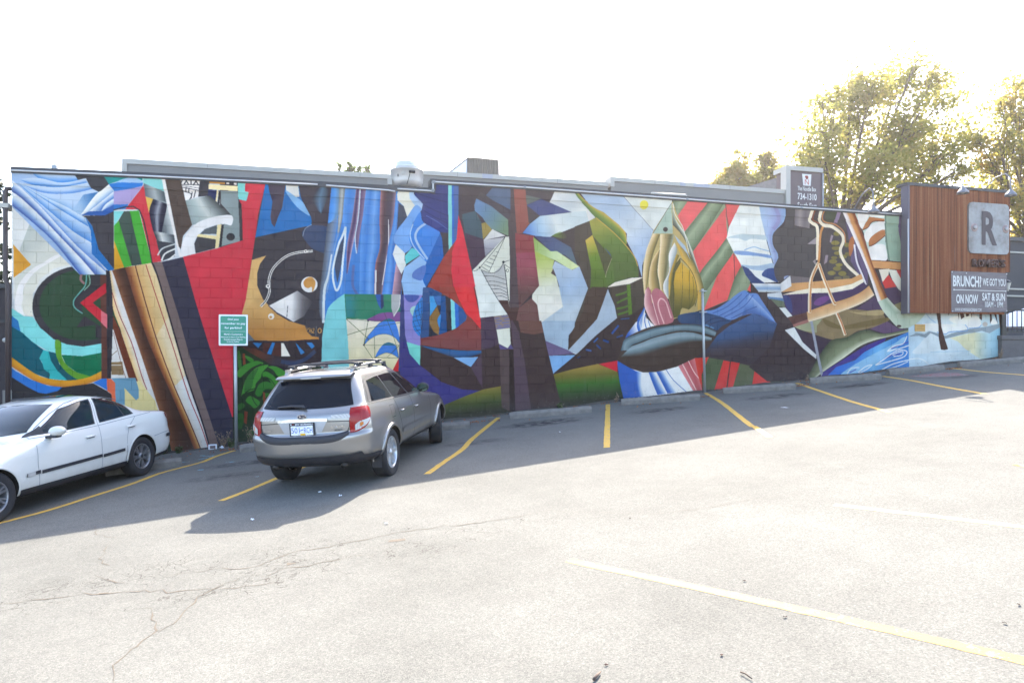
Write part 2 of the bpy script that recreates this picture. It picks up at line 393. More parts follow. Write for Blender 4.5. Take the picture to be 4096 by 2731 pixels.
B #5a9ae8,#3f7ed4,#6aa4ea,#3a74c8 692,178 655,500 630,800 620,1300 | 845,186 828,520 825,800 785,1000 780,1300
L 26 #5570b0 560,1000 550,1200 600,1300
B #a5787c,#5a4450,#4a4152,#4d4458,#8f7f98 845,186 830,520 835,800 785,1000 778,1300 | 1007,195 977,520 922,800 892,1050 857,1300
L 16 #d9dde6 792,1050 788,1298
L 8 #e0e4ee 925,520 925,800 900,950 860,1200
B #3f80d8,#5a98e4,#3a6cc0 1007,195 977,520 922,800 892,1050 857,1300 | 1040,195 1020,600 975,850 985,1000 960,1300
P #3f4860 1030,345 1085,380 1120,490 1030,600 1012,640
B #c9a0b4,#8f7690,#5a4a62 1005,960 962,1302 | 1062,1090 1055,1305
P #dfe2dc 1035,195 1142,200 1147,300 1207,370 1120,492 1085,380 1020,320 1014,260
P #a8c8f2 1140,203 1187,205 1192,260 1287,350 1272,417 1200,370 1145,300
S #6ea2e6 1207,370 1270,410 1250,450 1180,560 1140,680 1170,800 1095,872 1060,840 990,770 985,690 1030,610 1120,492
S #3b80da 1258,440 1290,550 1466,656 1400,800 1325,962 1240,880 1155,775 1142,660 1182,560
L 24 #9fc0ea 1310,562 1235,620 1205,700 1245,800 1330,930
L 12 #a9c8ee 1180,570 1150,680 1190,800 1300,930
P #1f62b8 1465,658 1486,720 1500,910 1320,1222 1280,1182 1285,1060 1325,960
P #d8e0e6 1000,778 1097,870 1092,940 1110,987 1060,1092 1020,1010 968,880
P #56c3d0 1170,813 1217,840 1252,892 1105,987 1095,900
P #8cb6ea 1252,898 1322,965 1310,1000 1280,1080 1285,1160 1317,1225 1280,1312 1085,1307 1060,1160 1090,1020
S #5377c4 1315,998 1200,1050 1170,1110 1200,1140 1282,1147
P #2d3a80 1188,205 1422,215 1422,120 1547,120 1547,662 1470,652 1290,552 1263,460 1287,360 1200,270
L 7 #1f2858 1230,250 1350,290 1545,340
L 7 #1f2858 1300,370 1420,430 1545,480
L 9 #4a62ac 1320,480 1430,540 1540,620
L 7 #1f2858 1300,430 1420,500 1545,560
P #3a3844 1470,654 1550,660 1557,832 1500,912 1485,720
P #3f3a48 1655,130 1830,140 1830,1005 1780,995 1720,700 1652,470
P #3d5060 1690,500 1830,420 1830,680 1740,700
P #7fd4d8 1546,125 1587,127 1592,832 1553,836
P #2f66c8 1585,128 1612,129 1612,760 1590,810
P #3d62a4 1608,129 1662,131 1655,480 1640,722 1610,765
P #9c3c38 1635,728 1590,850 1580,1000 1600,1250 1690,1410 1520,1312 1333,1222 1500,913
P #d8334a 1655,472 1700,620 1782,990 1829,1200 1829,1575 1700,1432 1605,1250 1580,1050 1590,850 1637,718
O 1240 1150 4.237
P #2f7d66 583,112 1380,118 1380,330 1530,330 1525,570 1380,572 600,528
G #2a8088,#2f7d6600 700,330 900,330 600,150 880,150 880,500 620,500
P #7cccd8 583,108 612,525 640,860 668,1420 190,1420 205,850 235,640 270,470 300,360 350,290 460,190
G #dcd9d0,#dfd8b4 800,560 800,1300 610,527 1525,572 1505,1420 668,1420 640,860
S #7d4f92 985,562 1060,495 1180,440 1320,420 1450,420 1530,425 1525,575
P #2d5cb0 1106,118 1242,118 1252,320 1208,378 1150,280
P #2b3a66 1200,118 1242,118 1252,320 1208,378 1195,300
P #aab0b8 1378,118 1540,122 1510,350 1420,508 1378,350
L 16 #d6dae0 1530,130 1510,330 1420,480
S #3f7fdc 915,970 960,850 1050,740 1180,600 1280,560 1400,550 1450,600 1500,760 1518,940 1440,850 1340,800 1240,790 1130,810 1010,880
S #2a6a88 1240,565 1340,525 1430,570
S #3f7fdc 1110,1182 1150,1080 1230,980 1330,930 1440,970 1480,1060 1500,1190 1400,1130 1290,1105 1190,1140
S #2a6a88 1230,978 1330,928 1440,972
L 7 #3a4a2c 612,530 985,868
L 7 #3a4a2c 985,565 910,975
L 7 #3a4a2c 632,805 900,720 1150,660 1520,600
L 6 #3a4a2c 910,978 1515,980
L 6 #3a4a2c 910,975 1070,1215
L 6 #3a4a2c 1100,1185 1500,1195
L 6 #3a4a2c 1090,840 1100,1185
L 6 #3a4a2c 1260,430 1340,640 1420,850 1480,1060 1500,1190
L 6 #3a4a2c 1300,1188 1510,985
L 5 #3a4a2c 612,527 985,562 1525,575
L 5 #30402c 915,970 960,850 1050,740 1180,600 1280,560
L 5 #30402c 915,970 1010,880 1130,810 1240,790 1340,800 1440,850 1518,940
L 5 #30402c 1110,1182 1190,1140 1290,1105 1400,1130 1500,1190
E #3a3040 985,562 16,14
E #3a3040 910,973 16,14
E #3a3040 1103,1187 12,11
E #30405c 987,869 17,16
E #3f7fdc 987,869 10,9
P #c42f38 1502,1200 1502,1420 1390,1420
P #37407c 1535,120 1590,120 1610,800 1640,920 1690,1110 1880,1330 1500,1420 1525,575
P #8a86d0 1588,120 1905,128 1860,250 1740,480 1750,700 1868,820 1868,1000 1640,920 1610,800
S #4257a8 1612,130 1840,135 1820,200 1740,250 1660,235 1620,190
S #a5d6d8 1800,325 1730,330 1695,390 1720,450 1750,480
S #2d7fd8 1905,170 1830,250 1770,370 1740,520 1740,660 1790,760 1868,818 1890,600 1905,400
L 6 #26323f 1880,200 1890,420 1870,640
L 6 #26323f 1830,250 1850,430 1900,560
L 6 #26323f 1780,380 1820,560 1885,700
L 6 #26323f 1745,560 1800,700 1870,790
L 6 #26323f 1905,230 1830,260 1800,300
L 6 #26323f 1900,340 1780,410
L 6 #26323f 1895,450 1745,510
L 6 #26323f 1892,540 1740,580
L 6 #26323f 1885,640 1745,670
L 6 #26323f 1880,710 1770,745
O 1600 1150 2.613
P #2a4f8a 240,0 340,0 440,60 430,92 305,92 302,522 212,527 232,400 236,92
P #2a4f88 236,60 430,60 430,92 236,92
P #3f9ae0 308,90 347,90 387,190 312,302
P #2f68b0 347,90 432,90 427,190 390,185
P #2b3040 300,390 350,460 402,495 300,522
P #8a6a3c 385,198 422,290 387,340 412,420 407,497 350,462 310,382 308,310
P #2b2a36 395,185 430,190 425,285
P #1f4f90 430,90 482,90 492,465 405,497 420,300
S #2f8ee0 425,280 392,330 398,385 416,420 424,350
P #2b2a38 475,90 532,125 547,447 490,467
P #7fd6e0 528,118 572,150 582,427 540,447
P #2f6fd0 570,150 612,180 617,415 580,427
P #28569a 610,180 660,230 698,300 682,362 615,417
P #3f3236 210,612 850,640 1030,590 1145,215 1250,205 1440,160 1620,900 1700,1270 1140,1335 470,1400 400,1200 210,815
G #8f3b36,#7a4448 500,120 500,600 295,-5 570,-5 610,120 690,270 848,440 848,658 650,658 400,632 213,602 213,530 400,497 580,432 688,345 697,300 655,222 530,118 420,50
P #d8323c 565,-5 783,-5 822,200 842,310 848,442 760,340 690,270 610,120
L 6 #2f2428 213,602 400,632 650,657 848,657
P #dfe4e8 783,-5 937,-5 1000,120 1125,280 840,312 825,200
L 10 #33282e 775,-5 818,200 842,312
P #46384f 842,312 982,300 1007,440 1032,592 940,632 850,652
P #8a7a78 980,300 1142,285 1157,420 1005,442
L 7 #4a66c0 990,325 1040,320
L 7 #4a66c0 1065,305 1125,300
L 7 #4a66c0 1010,350 1060,348
L 7 #4a66c0 1090,335 1140,330
L 7 #4a66c0 1000,378 1040,375
L 7 #4a66c0 1065,368 1140,362
L 7 #4a66c0 1015,405 1060,402
L 7 #4a66c0 1085,395 1145,390
L 7 #4a66c0 1010,428 1150,408
P #dde3dc 1008,440 1147,423 1157,590 1125,634 1033,587
P #57508a 1033,592 1125,636 1160,592 1187,642 1045,647
B #2f5f9a,#2f5f9a,#28466f 213,605 400,635 650,660 848,657 | 330,652 560,727 700,730 852,688
P #7fb2ec 560,732 818,725 740,830
P #4f3f52 740,832 852,690 862,1052
P #3c3a80 208,812 330,905 430,985 650,1065 845,1075 690,1132 470,1222 400,1300 0,1300 0,560 60,570 100,690
P #74d0cc 68,568 212,610 210,817 100,692
P #55484c 1040,648 1142,648 1147,1292 1060,1252
P #2f2528 1140,648 1192,648 1207,1287 1145,1292
P #544555 1185,640 1150,300 1240,460 1300,760 1372,1282 1205,1287
P #6a4a46 1230,320 1390,160 1440,180 1505,470 1400,490 1260,470
G #8a7a40,#5f6632,#3c4a28,#2a2e22 870,1040 900,1300 690,1130 870,1063 1052,1030 1062,1252 1147,1292 1145,1340 440,1400 470,1222
P #dde2e6 1383,75 1440,-5 1662,-5 1702,190 1480,367 1430,190 1383,130
P #a3bcd8 1660,-5 1900,-5 1850,300 1829,420 1762,500 1757,657 1520,557 1480,367 1702,190
P #6a5f8a 1518,555 1757,655 1840,690 1555,712
P #7fb0e8 1556,712 1835,705 1602,902
P #c0ccd4 1757,655 1829,560 1940,430 1940,640 1835,700
O 1800 680 2.613
P #403a46 88,130 662,165 692,650 682,900 622,900 360,910 230,1050 212,980 150,700 128,460 88,440
P #3d5566 125,465 262,430 335,560 345,722 155,660
P #44364e 155,660 345,722 370,900 240,1050 205,930
P #4d6488 368,275 440,190 632,200 642,425
P #474350 320,230 600,425 632,490 608,525 280,300
G #5f83b0,#66889c,#74907a 300,400 590,600 275,300 430,380 607,522 612,692 400,602 340,500 260,430 253,370
P #96864a 328,560 372,548 442,627 345,725
P #d9dde4 442,620 580,690 350,735
G #c9ccd8,#8f93a8 430,720 420,880 350,733 575,705 368,905
P #dfe6e0 575,700 618,698 628,1020 622,1442 600,1362 505,1362 330,1052 233,1052
P #dde6ea 233,1055 322,1050 502,1352 605,1512 313,1545 280,1300
G #b8bcc2,#cfd2d6 440,1080 440,1360 330,1050 400,1075 460,1075 557,980 582,1100 607,1362 500,1362 420,1220 350,1100
L 4 #222630 575,702 310,1022 235,1052
L 4 #222630 575,702 405,1072
L 4 #222630 320,1040 400,1072 460,1075 520,1040 558,965
L 4 #222630 330,1010 410,1062
L 4 #222630 355,985 430,1022
L 4 #222630 382,960 455,985
L 4 #222630 415,925 472,945
L 4 #222630 445,895 490,905
L 4 #222630 480,855 512,865
L 4 #222630 558,965 580,1100 608,1362
L 4 #222630 570,985 622,1430
L 4 #222630 350,1110 460,1112 580,1148
L 4 #222630 378,1165 470,1165 585,1195
L 4 #222630 400,1205 500,1212 590,1242
L 4 #222630 425,1245 520,1245 595,1285
L 4 #222630 450,1290 530,1285 600,1312
L 4 #222630 478,1325 540,1318 602,1345
L 5 #222630 330,1052 420,1220 505,1362 605,1512
L 4 #222630 558,965 622,945
L 4 #222630 575,990 622,1025
E #22252e 558,963 13,13
E #22252e 310,1022 10,10
E #22252e 600,1052 15,17
E #dfe6e0 600,1052 10,12
P #4a3436 503,1362 607,1362 622,1442 692,1430 720,1440 900,1420 935,1570 625,1570 605,1512
P #8f5350 660,168 787,175 830,560 757,662 688,662
P #4e434c 632,168 662,168 697,662 687,900 722,1432 620,1442 627,900 608,520 632,480
P #8c3f48 680,660 877,690 887,862 688,872
G #9a4560,#8a4a58,#5f4548 780,870 780,1300 690,870 887,860 932,1212 720,1442
P #6a4a4c 720,1442 860,1330 912,1412 938,1575 690,1575
P #453f4a 785,178 1112,198 1042,340 950,480 822,555
P #5f6a6c 788,265 950,300 805,367
P #404e86 803,370 950,305 1277,440 940,482
G #d5dbe2,#c3cfdc,#dde4e4 1150,230 1350,500 1105,200 1297,215 1417,380 1452,540 1380,560 1275,445 1040,340
G #4f7fd0,#9fbfe0,#d5dfe6,#c5d4de 770,650 1250,480 758,660 835,565 940,483 1275,443 1420,430 1452,542 1005,717
P #453e42 1005,717 1452,540 1487,680 1415,735 1470,1010 1470,1300 1345,1575 1380,1480 1442,1240 1345,1010 1265,810 1080,700
G #6a8a4000,#5f7a3c 1200,640 1100,680 1060,690 1150,645 1300,690 1180,720
G #404a78,#4f5f86,#5a7080 900,700 1300,950 880,690 1080,705 1265,810 1332,1002 1200,890 1050,850
G #8fb060,#c5dcb0,#d5e4b0 880,760 1300,1020 870,703 1050,850 1120,850 1352,1010 1270,1047 1090,942 885,852
G #a9c060,#c9d49c,#d9dfd6,#e0e2e0 900,900 1000,1400 885,850 1092,945 1070,1020 1110,1110 1182,1430 1000,1575 935,1575 912,1410 858,1350 860,1300 932,1210
G #b9cbe4,#9db8dc,#b5c6d8 1100,980 1250,1500 1095,953 1275,1047 1352,1010 1444,1240 1397,1480 1345,1575 980,1575 1182,1430 1165,1300 1110,1110 1070,1020
P #55464a 1055,1080 1078,1030 1112,1115
G #a9c0e0,#8fb0e0,#cfd8e4,#c5cfdc 1380,280 1700,420 1340,215 1835,245 1835,660 1740,520 1600,430 1420,325
P #d9dce2 1417,380 1520,500 1452,540
B #c9a24a,#8fa040,#5f7a38,#4f6a34 1300,215 1420,325 1600,425 1740,520 1835,650 | 1290,215 1415,380 1525,500 1690,640 1835,825
G #7a8a3c,#4f6a34,#445634 1560,540 1720,1000 1450,540 1525,498 1690,640 1835,830 1835,1150 1720,1172 1692,920 1590,760 1487,690
G #c0a048,#6f8a34,#557030 1430,720 1540,1050 1413,737 1487,678 1530,800 1627,1120 1642,1232 1480,1312 1468,1010
P #4a5a30 1500,690 1692,915 1627,1120
G #557034,#465a30 1690,940 1690,1150 1692,920 1724,1172 1645,1225 1630,1120
P #44508a 1560,740 1640,830 1692,905
P #4a3a38 1345,1575 1470,1305 1642,1228 1540,1575
P #a9bfd8 1647,1248 1748,1575 1533,1575
P #3f3a34 1648,1228 1835,1200 1835,1575 1748,1575
P #e0ddd6 1645,1227 1725,1175 1835,1148 1835,1202
O 2300 720 2.613
G #a9c0e0,#c5d3e4,#9db6de 400,250 700,800 60,105 1015,185 1010,240 820,540 700,900 700,1025 650,850 540,640 540,560 460,470 300,340 150,270
P #d3dce0 480,148 1015,188 1010,240 820,532
L 4 #6a6a78 482,150 822,532
E #e0d84a 720,262 44,47
B #c9a850,#8a9a44,#66803c,#55703a 5,110 60,170 150,255 330,370 450,465 530,560 540,660 | -20,110 30,190 120,290 220,400 330,480 400,540 530,690
P #4a4440 -5,490 150,430 182,575 110,635 167,930 160,1170 100,1350 0,1510 -5,1500 137,1130 50,900 -5,800
G #9a9a48,#5f7a3a,#4f6634 300,420 480,900 150,430 222,393 400,540 530,670 622,800 662,920 664,1015 560,1022 420,1065 385,820 190,592
L 9 #c9a850 222,398 400,548 530,685 622,805 655,900
G #c9b050,#6b8a34,#557030 140,620 270,1000 108,632 182,576 330,1010 342,1112 180,1212 158,1170 170,930
P #4f5238 190,590 387,815 320,1005
P #557038 387,818 417,1062 335,1105 320,1005
P #44508a 300,700 360,760 387,815
L 4 #c9c8b0 385,820 330,960 320,1015
P #a9bcd4 345,1138 432,1442 300,1575 130,1575 235,1440
P #493a36 342,1125 345,1140 235,1440 130,1575 -5,1575 -5,1510 100,1350 180,1210
P #453f3a 345,1122 570,1085 712,1022 727,1312 640,1470 440,1445 400,1250
P #e6e2dc 340,1120 415,1070 590,1024 717,1018 570,1087
P #557a2a 540,1095 577,1092 597,1402 560,1412
L 20 #4f742c 430,1205 500,1185 560,1160
L 20 #4f742c 440,1285 510,1250 570,1225
L 20 #4f742c 440,1345 520,1330 590,1295
L 20 #4f742c 452,1405 520,1385 590,1355
P #86987f 1020,185 1745,235 1600,500 1585,610 1650,740 1740,890 1829,1040 1829,1150 1600,1260 1350,1362 1340,1140 1290,960 1150,560
B #6a7b66,#8fa18a,#7a8b74 1020,185 1030,300 1075,390 | 1195,195 1130,290 1072,388
P #df6068 1195,195 1410,210 1140,547 1068,385
B #5a6b55,#93a58e,#7f927a,#5a6b55 1407,210 1270,390 1140,555 | 1567,225 1400,500 1235,747
P #dd5c62 1572,285 1592,602 1295,987 1233,748
P #d95a60 1562,222 1742,235 1607,497 1572,290
L 12 #8a4a50 1568,240 1590,400 1605,495
B #5a6b55,#93a58e,#6a7b64,#5a6b55 1590,598 1480,745 1298,985 1330,1100 | 1652,745 1580,900 1480,1010 1345,1200
P #dd5a5e 1655,763 1667,1022 1592,1257 1345,1365 1480,1010
P #d5585c 1660,768 1742,890 1672,1027
L 9 #6a3a3c 1660,770 1668,1020 1655,1180
B #5a6b55,#8b9d86,#7a8b74 1742,893 1667,1030 1590,1262 | 1829,1040 1800,1150 1660,1205
P #e2e9ec 1738,235 1835,242 1835,910 1740,890 1650,740 1585,610 1605,500
S #c2d0dc 1600,570 1700,560 1835,580 1835,620 1780,640 1700,600 1620,620
S #8fb0dc 1660,740 1740,730 1835,750 1835,785 1740,790 1680,780
P #d05a5c 1800,1150 1835,1080 1835,1170
P #b9a874 815,540 760,700 715,850 705,1000 720,1180 760,1300 980,1240 1030,1455 1090,1432 1340,1352 1352,1200 1302,980 1240,800 1160,600 1017,225
P #a5bdb4 1007,240 1022,562 812,562
L 5 #6a6468 1005,245 815,560
E #4a4244 945,518 25,24
B #e9dcc0,#d2bd90,#a08c5c,#5f5c3c 815,560 740,750 712,1000 725,1190 | 890,570 810,800 772,1000 752,1130
B #efe2c8,#cdb88a,#a0906a,#6a6a4a,#a3aca0 890,568 888,700 862,950 897,1165 | 1037,568 992,780 987,900 932,1130
B #e5d2ae,#b89e68,#8a7a50,#55563a 882,720 802,850 772,1000 778,1140 | 885,740 862,950 882,1080 892,1155
B #d9b04a,#cfae60,#a08a50,#5d5f3c 1060,660 1110,800 1200,950 1270,1150 1282,1355 | 1100,660 1262,880 1312,1010 1347,1150 1345,1355
P #5f5c3a 985,950 1100,820 1120,1000 1120,1340 1025,1450 985,1240
G #d0a93e,#c9a23c,#8a7a38,#55562e 1150,880 1130,1380 1110,858 1050,960 1030,1080 1040,1200 1020,1445 1090,1432 1112,1335 1150,1342 1190,1355 1252,1300 1277,1200 1252,1050 1190,940
B #e2bc58,#b8963c,#6a6434 1035,760 1000,900 978,1000 985,1200 | 1090,790 1050,890 1022,1000 990,1230
L 7 #4a4c34 1100,820 1050,900 1025,1010 1035,1200 1020,1430
L 7 #4a4c34 1100,820 1180,900 1250,1030 1278,1200 1255,1320
L 5 #4f5030 1120,862 1125,1100 1110,1340
L 5 #4f5030 1195,942 1197,1340
L 5 #4f5030 1230,1010 1240,1200 1190,1350
B #eef0f4,#c5ccd2,#8a98a0 1040,655 980,780 985,950 925,1080 930,1170 975,1245 | 1060,700 1062,765 1000,950 977,1050 977,1245
B #e3e8e8,#8a9890,#4f4f48 1018,230 1045,400 1150,560 1230,760 1302,980 | 1020,470 1112,570 1182,700 1202,780 1292,965
L 7 #dfe6e6 1022,250 1050,370 1120,480 1160,620 1190,760
P #a9bed8 1040,578 1150,690 1212,852 1170,770 1080,660
B #d0a0aa,#b8707f,#a05a6a,#c08590 795,1190 820,1300 890,1524 | 840,1132 950,1220 987,1300 1032,1462
S #b26c7c 800,1190 840,1132 900,1155 955,1222 990,1310 1032,1465 960,1508 890,1524 820,1320
B #ecccd2,#c58a96,#a86070 735,1150 722,1300 770,1430 840,1535 | 765,1115 795,1170 805,1280 892,1524
L 15 #e0b4be 930,1500 880,1360 870,1280 900,1240 950,1280 990,1400 1005,1440
L 10 #e6c4cc 795,1200 830,1340 880,1510
B #2a5cc0,#3f70cc,#b9ceee 720,1330 655,1450 640,1575 | 735,1350 705,1470 700,1575
P #e8eef8 640,1480 600,1530 565,1590 640,1590
P #e8eef8 725,1360 745,1440 845,1538 745,1575 690,1575 705,1470
L 10 #2f62c0 740,1400 728,1470 750,1570
L 8 #4a78cc 765,1470 790,1545
O 2400 1100 2.613
P #3a2f33 -5,600 175,452 330,420 460,345 380,480 270,640 220,790 180,895 -5,925
L 22 #2f4f98 130,640 160,600 190,570
L 18 #3a62b0 50,700 90,670
L 18 #2f4f98 200,640 240,680
L 14 #2a427c 40,610 60,560
L 10 #4a72b8 150,650 185,575
L 10 #2a427c -5,760 20,740
P #6f6660 145,800 250,795 210,850 150,850
P #c8283c -5,930 182,893 182,1008
G #2b56b4,#e6ecf6 285,620 400,560 262,660 300,580 390,480 400,560 420,590
B #2a5cc0,#4a78cc,#e6ecf6 390,480 385,540 400,590 | 470,400 420,480 440,585
P #3a3440 1040,800 1220,590 1480,470 1600,400 1829,490 2020,900 2230,1090 1980,1090 1780,1005 1460,918 1130,862
G #3d5f98,#34507f,#35304200 1480,440 1530,800 1100,810 1215,640 1350,530 1480,465 1600,402 1829,488 1960,600 2120,800 1900,900 1300,850
S #2c4a78 815,432 900,400 1080,385 1250,430 1375,475 1280,530 1210,580 1060,530 850,505
L 9 #1f3358 1100,500 1200,450 1300,460
L 9 #1f3358 1140,520 1260,480 1350,480
P #4f86c0 1090,530 1110,515 1145,530 1130,550
P #4f86c0 1140,550 1160,535 1195,552 1180,568
S #5f88cf 1085,382 1200,360 1330,280 1430,200 1510,160 1560,190 1640,195 1700,280 1829,490 1700,420 1580,405 1470,435 1370,470 1250,430
B #8fb0e6,#5f88cf,#3f62a8 1560,205 1660,300 1835,490 | 1480,430 1600,402 1835,500
L 8 #3a5aa0 1180,400 1330,330 1480,200
L 8 #3a5aa0 1250,425 1420,330 1560,190
L 8 #3a5aa0 1300,440 1500,330 1600,210
L 8 #3a5aa0 1370,455 1540,370 1640,330
S #413634 180,885 225,760 260,670 400,590 600,525 870,510 1080,528 1222,590 1205,660 1120,760 1040,830 900,925 700,995 500,1018 350,992 230,935
B #3f5a6c,#7d97a8,#6d8798,#4f6676 218,790 245,680 400,612 600,547 870,518 1060,530 1217,592 | 330,785 325,735 450,690 560,650 800,585 1000,590 1202,640
B #7d97a8,#8fa5b4,#5f7684,#413634 328,745 450,702 560,657 800,602 950,600 1060,625 1167,655 | 205,865 400,845 560,805 750,745 950,705 1080,695 1165,690
L 7 #2c2626 330,738 450,690 560,650 800,588 960,592 1070,615 1205,645
P #e6ecf6 180,895 300,970 450,1018 600,1013 800,958 992,868 1068,1202 430,1275 235,1290
P #2f5fc0 178,893 300,965 380,1005 388,1150 412,1275 235,1290 200,1080
B #2f5fc0,#8fb0e4,#e6ecf6 375,1003 385,1150 410,1275 | 440,1015 432,1150 462,1268
B #2f5fc0,#3f6cc4,#8fb0e4,#e6ecf6 508,1015 550,1130 600,1250 | 570,1013 640,1150 705,1238
B #2f5fc0,#3f6cc4,#8fb0e4,#e6ecf6 588,1010 640,1110 705,1238 | 660,1000 730,1120 800,1228
L 6 #2f55a8 690,988 770,1100 900,1218
B #d98a94,#c06a74,#b8545f,#d0808a 818,950 900,1090 975,1212 | 992,868 1032,1050 1068,1205
L 13 #e9c4c8 862,932 930,1060 1005,1200
L 11 #e9c4c8 925,900 980,1010 1042,1090
P #d04038 990,868 1137,858 1062,1040 1068,1205 1022,1040
P #4f5f48 1132,863 1292,890 1195,1200 1078,1210 1060,1060
P #d03a3c 1290,890 1360,905 1320,1180 1193,1200
P #c93a3c 1365,903 1462,920 1390,1168 1330,1180
P #3f2f32 1358,903 1368,903 1332,1180 1318,1180
P #56614a 1463,923 1622,965 1590,1155 1388,1170
P #cf3e3e 1620,963 1787,1005 1777,1140 1588,1155
P #3f4c42 1785,1003 1995,1080 1975,1130 1775,1140
P #cc3c3c 1938,1055 1995,1078 1990,1100 1930,1105
O 2100 1150 2.613
P #493a36 640,60 700,-5 840,-5 862,25 800,200 755,332 450,657 470,490 600,280
P #a9bcd4 865,18 937,190 962,318 740,502 540,692 448,657 470,640 750,332 800,200
P #3a2f33 960,320 1110,290 1250,190 1160,360 1040,520 1000,660 960,765 760,800 500,852 298,905 300,895 540,695 740,505
L 22 #2f4f98 910,480 950,430 975,400
L 16 #2f5fb0 720,570 760,530
L 22 #2a4788 820,550 870,570
L 18 #34569c 640,650 690,660
L 18 #2a4788 750,600 790,640
L 16 #2a4788 960,520 1020,500
L 12 #2a427c 550,735 575,720
L 10 #34569c 1000,330 1090,322
P #c8283c 770,798 967,763 967,882
G #9a8444,#6a6a32,#3a6a2c,#2c4a26,#262e22 600,830 620,1190 298,907 500,852 760,797 967,882 1030,1165 385,1260
O 2900 760 2.451
P #e3eaee 155,120 325,130 412,520 470,730 545,900 262,918 160,740 80,600 15,470 40,370
S #b9cbd8 20,470 150,435 280,440 410,450 410,490 260,480 200,500 130,475
S #7f9fd4 90,600 200,600 320,620 445,640 450,670 330,650 180,640 105,630
S #a5bfe0 150,735 300,745 400,730 470,720 475,770 380,790 260,780
L 9 #8fb0dc 190,590 280,560 350,580 430,600
B #a5c0e6,#9fb4e0,#8a98c8,#86a8d8 325,130 380,380 480,740 540,905 | 588,150 585,300 480,420 470,530 525,650 490,760 640,835
L 40 #8a8fc0 490,170 530,290 480,380
P #2d4078 165,742 230,770 300,850 400,920 262,918 200,830
S #2d4a8c 360,835 400,780 480,765 520,780 520,900 430,870
S #47464e 605,150 690,160 680,350 840,378 907,400 890,680 902,720 880,800 845,852 700,857 640,840 580,850 580,900 550,910 500,870 480,760 525,650 470,540 468,440 510,390 580,350 597,250
P #47464e 600,148 692,152 692,240 596,240
B #6a6670,#8f8a94,#6a6670,#85808a 685,155 680,350 | 845,170 828,378
P #6f6870 645,842 830,860 850,900 650,917
P #46424a 930,180 1145,190 1200,400 1230,600 1312,832 1150,880 1000,887 958,700 945,400
P #3f4a3c 970,195 1110,200 1060,330 985,310
P #8a7a9e 1105,190 1145,192 1100,330 1065,330
E #7a7440 1095,430 32,22
E #837c44 1080,520 42,22
E #777040 1090,572 45,20
E #7f7842 1105,620 38,18
E #767040 1070,665 32,15
E #7f7842 1155,655 40,20
E #7a7340 1060,702 40,22
E #837c44 1118,735 35,17
E #777040 1100,772 42,22
E #7f7842 1045,815 40,22
E #7a7340 1150,820 40,25
E #6a6650 1188,862 35,22
E #6a6650 1105,866 40,18
E #7a7340 1195,540 28,22
E #6d683c 1200,630 26,20
P #9a95a0 805,532 900,460 892,532
P #9a95a0 860,700 885,680 895,745
P #8f8598 1040,440 1062,450 1040,520 1025,510
P #8f8598 985,640 1012,640 1000,710 970,730
P #5c5078 1180,300 1215,500 1240,460 1235,640 1230,700 1312,835 1400,940 1400,800 1300,560
P #c5dcdc 1250,200 1560,220 1572,500 1590,640 1510,705 1425,695 1360,420
S #eceef4 1365,460 1370,420 1420,350 1500,315 1562,308 1568,390 1480,430 1410,510 1380,500
S #eceef4 1300,230 1410,240 1400,270 1345,380 1310,320
P #eef2f4 1410,220 1562,225 1562,270 1420,265
P #b5764a 1343,392 1412,265 1562,285 1562,310 1450,312 1390,382
L 8 #5a3028 1345,395 1400,370 1450,312 1560,308
S #b5764a 1412,548 1425,470 1530,395 1575,402 1572,445 1460,540
L 8 #5a3028 1412,550 1470,530 1570,448
S #eceef4 1412,570 1500,530 1580,550 1592,640 1575,695 1440,695 1418,630
P #8fada0 1560,220 1707,235 1700,400 1730,560 1785,665 1790,715 1600,692 1578,560
L 14 #5f7a70 1570,240 1582,480 1610,690
P #5a4a78 1705,235 1790,242 1790,680 1730,560 1700,400
S #a86a44 1225,655 1212,540 1235,465 1265,470 1262,560
L 20 #dcdff0 1268,540 1290,700 1340,820 1382,925
L 6 #3a2a4a 1285,560 1310,700 1395,930
L 34 #e9e4d4 868,165 830,285 855,325 903,365 908,500 906,680
L 14 #8a4a30 893,170 858,285 930,330 985,345
L 26 #c98f58 960,360 935,440 925,620 915,730
L 34 #e6e0d0 952,170 925,280 965,345 1050,362 1140,430 1160,500 1130,600 1180,720 1300,835
L 14 #b87f50 985,180 950,265 985,318 1080,340 1165,415 1180,520
L 5 #4a3028 1000,185 970,270 1010,310 1090,325 1180,400 1195,520
B #e9e8f4,#e9e8f4,#d9cfd0,#c8905a,#c8905a,#b57a4a,#7a4028,#8a4a30 1135,188 1300,560 1400,800 1498,1097 | 1260,200 1375,500 1460,760 1592,1057
P #cf9a68 1435,692 1790,715 1790,787 1460,765
L 7 #6a3a28 1435,690 1790,714
L 7 #6a3a28 1460,768 1790,790
P #4a3a5a 1560,965 1690,940 1790,1045 1790,1072 1660,1122 1590,1052 1530,900 1510,785
P #c83a3c 1542,902 1602,828 1682,947 1570,967
P #c83a3c 1675,785 1790,793 1790,915 1730,882
P #e2e6e0 1600,778 1680,788 1730,880 1790,922 1790,1045 1700,972 1640,882
P #e6e2d8 1508,780 1612,773 1602,832 1545,902
P #8a8464 1658,1125 1790,1072 1795,1132 1720,1195
P #4a3558 1718,1197 1800,1130 1800,1205
P #40305c 560,1028 850,1008 1060,1003 1250,973 1360,903 1397,950 1300,1022 1100,1092 900,1152 830,1192 650,1232 590,1152
S #6a3f86 870,1120 900,1070 980,1040 1040,1050 1000,1090 930,1130
S #36407e 570,1040 640,1060 660,1200 610,1160
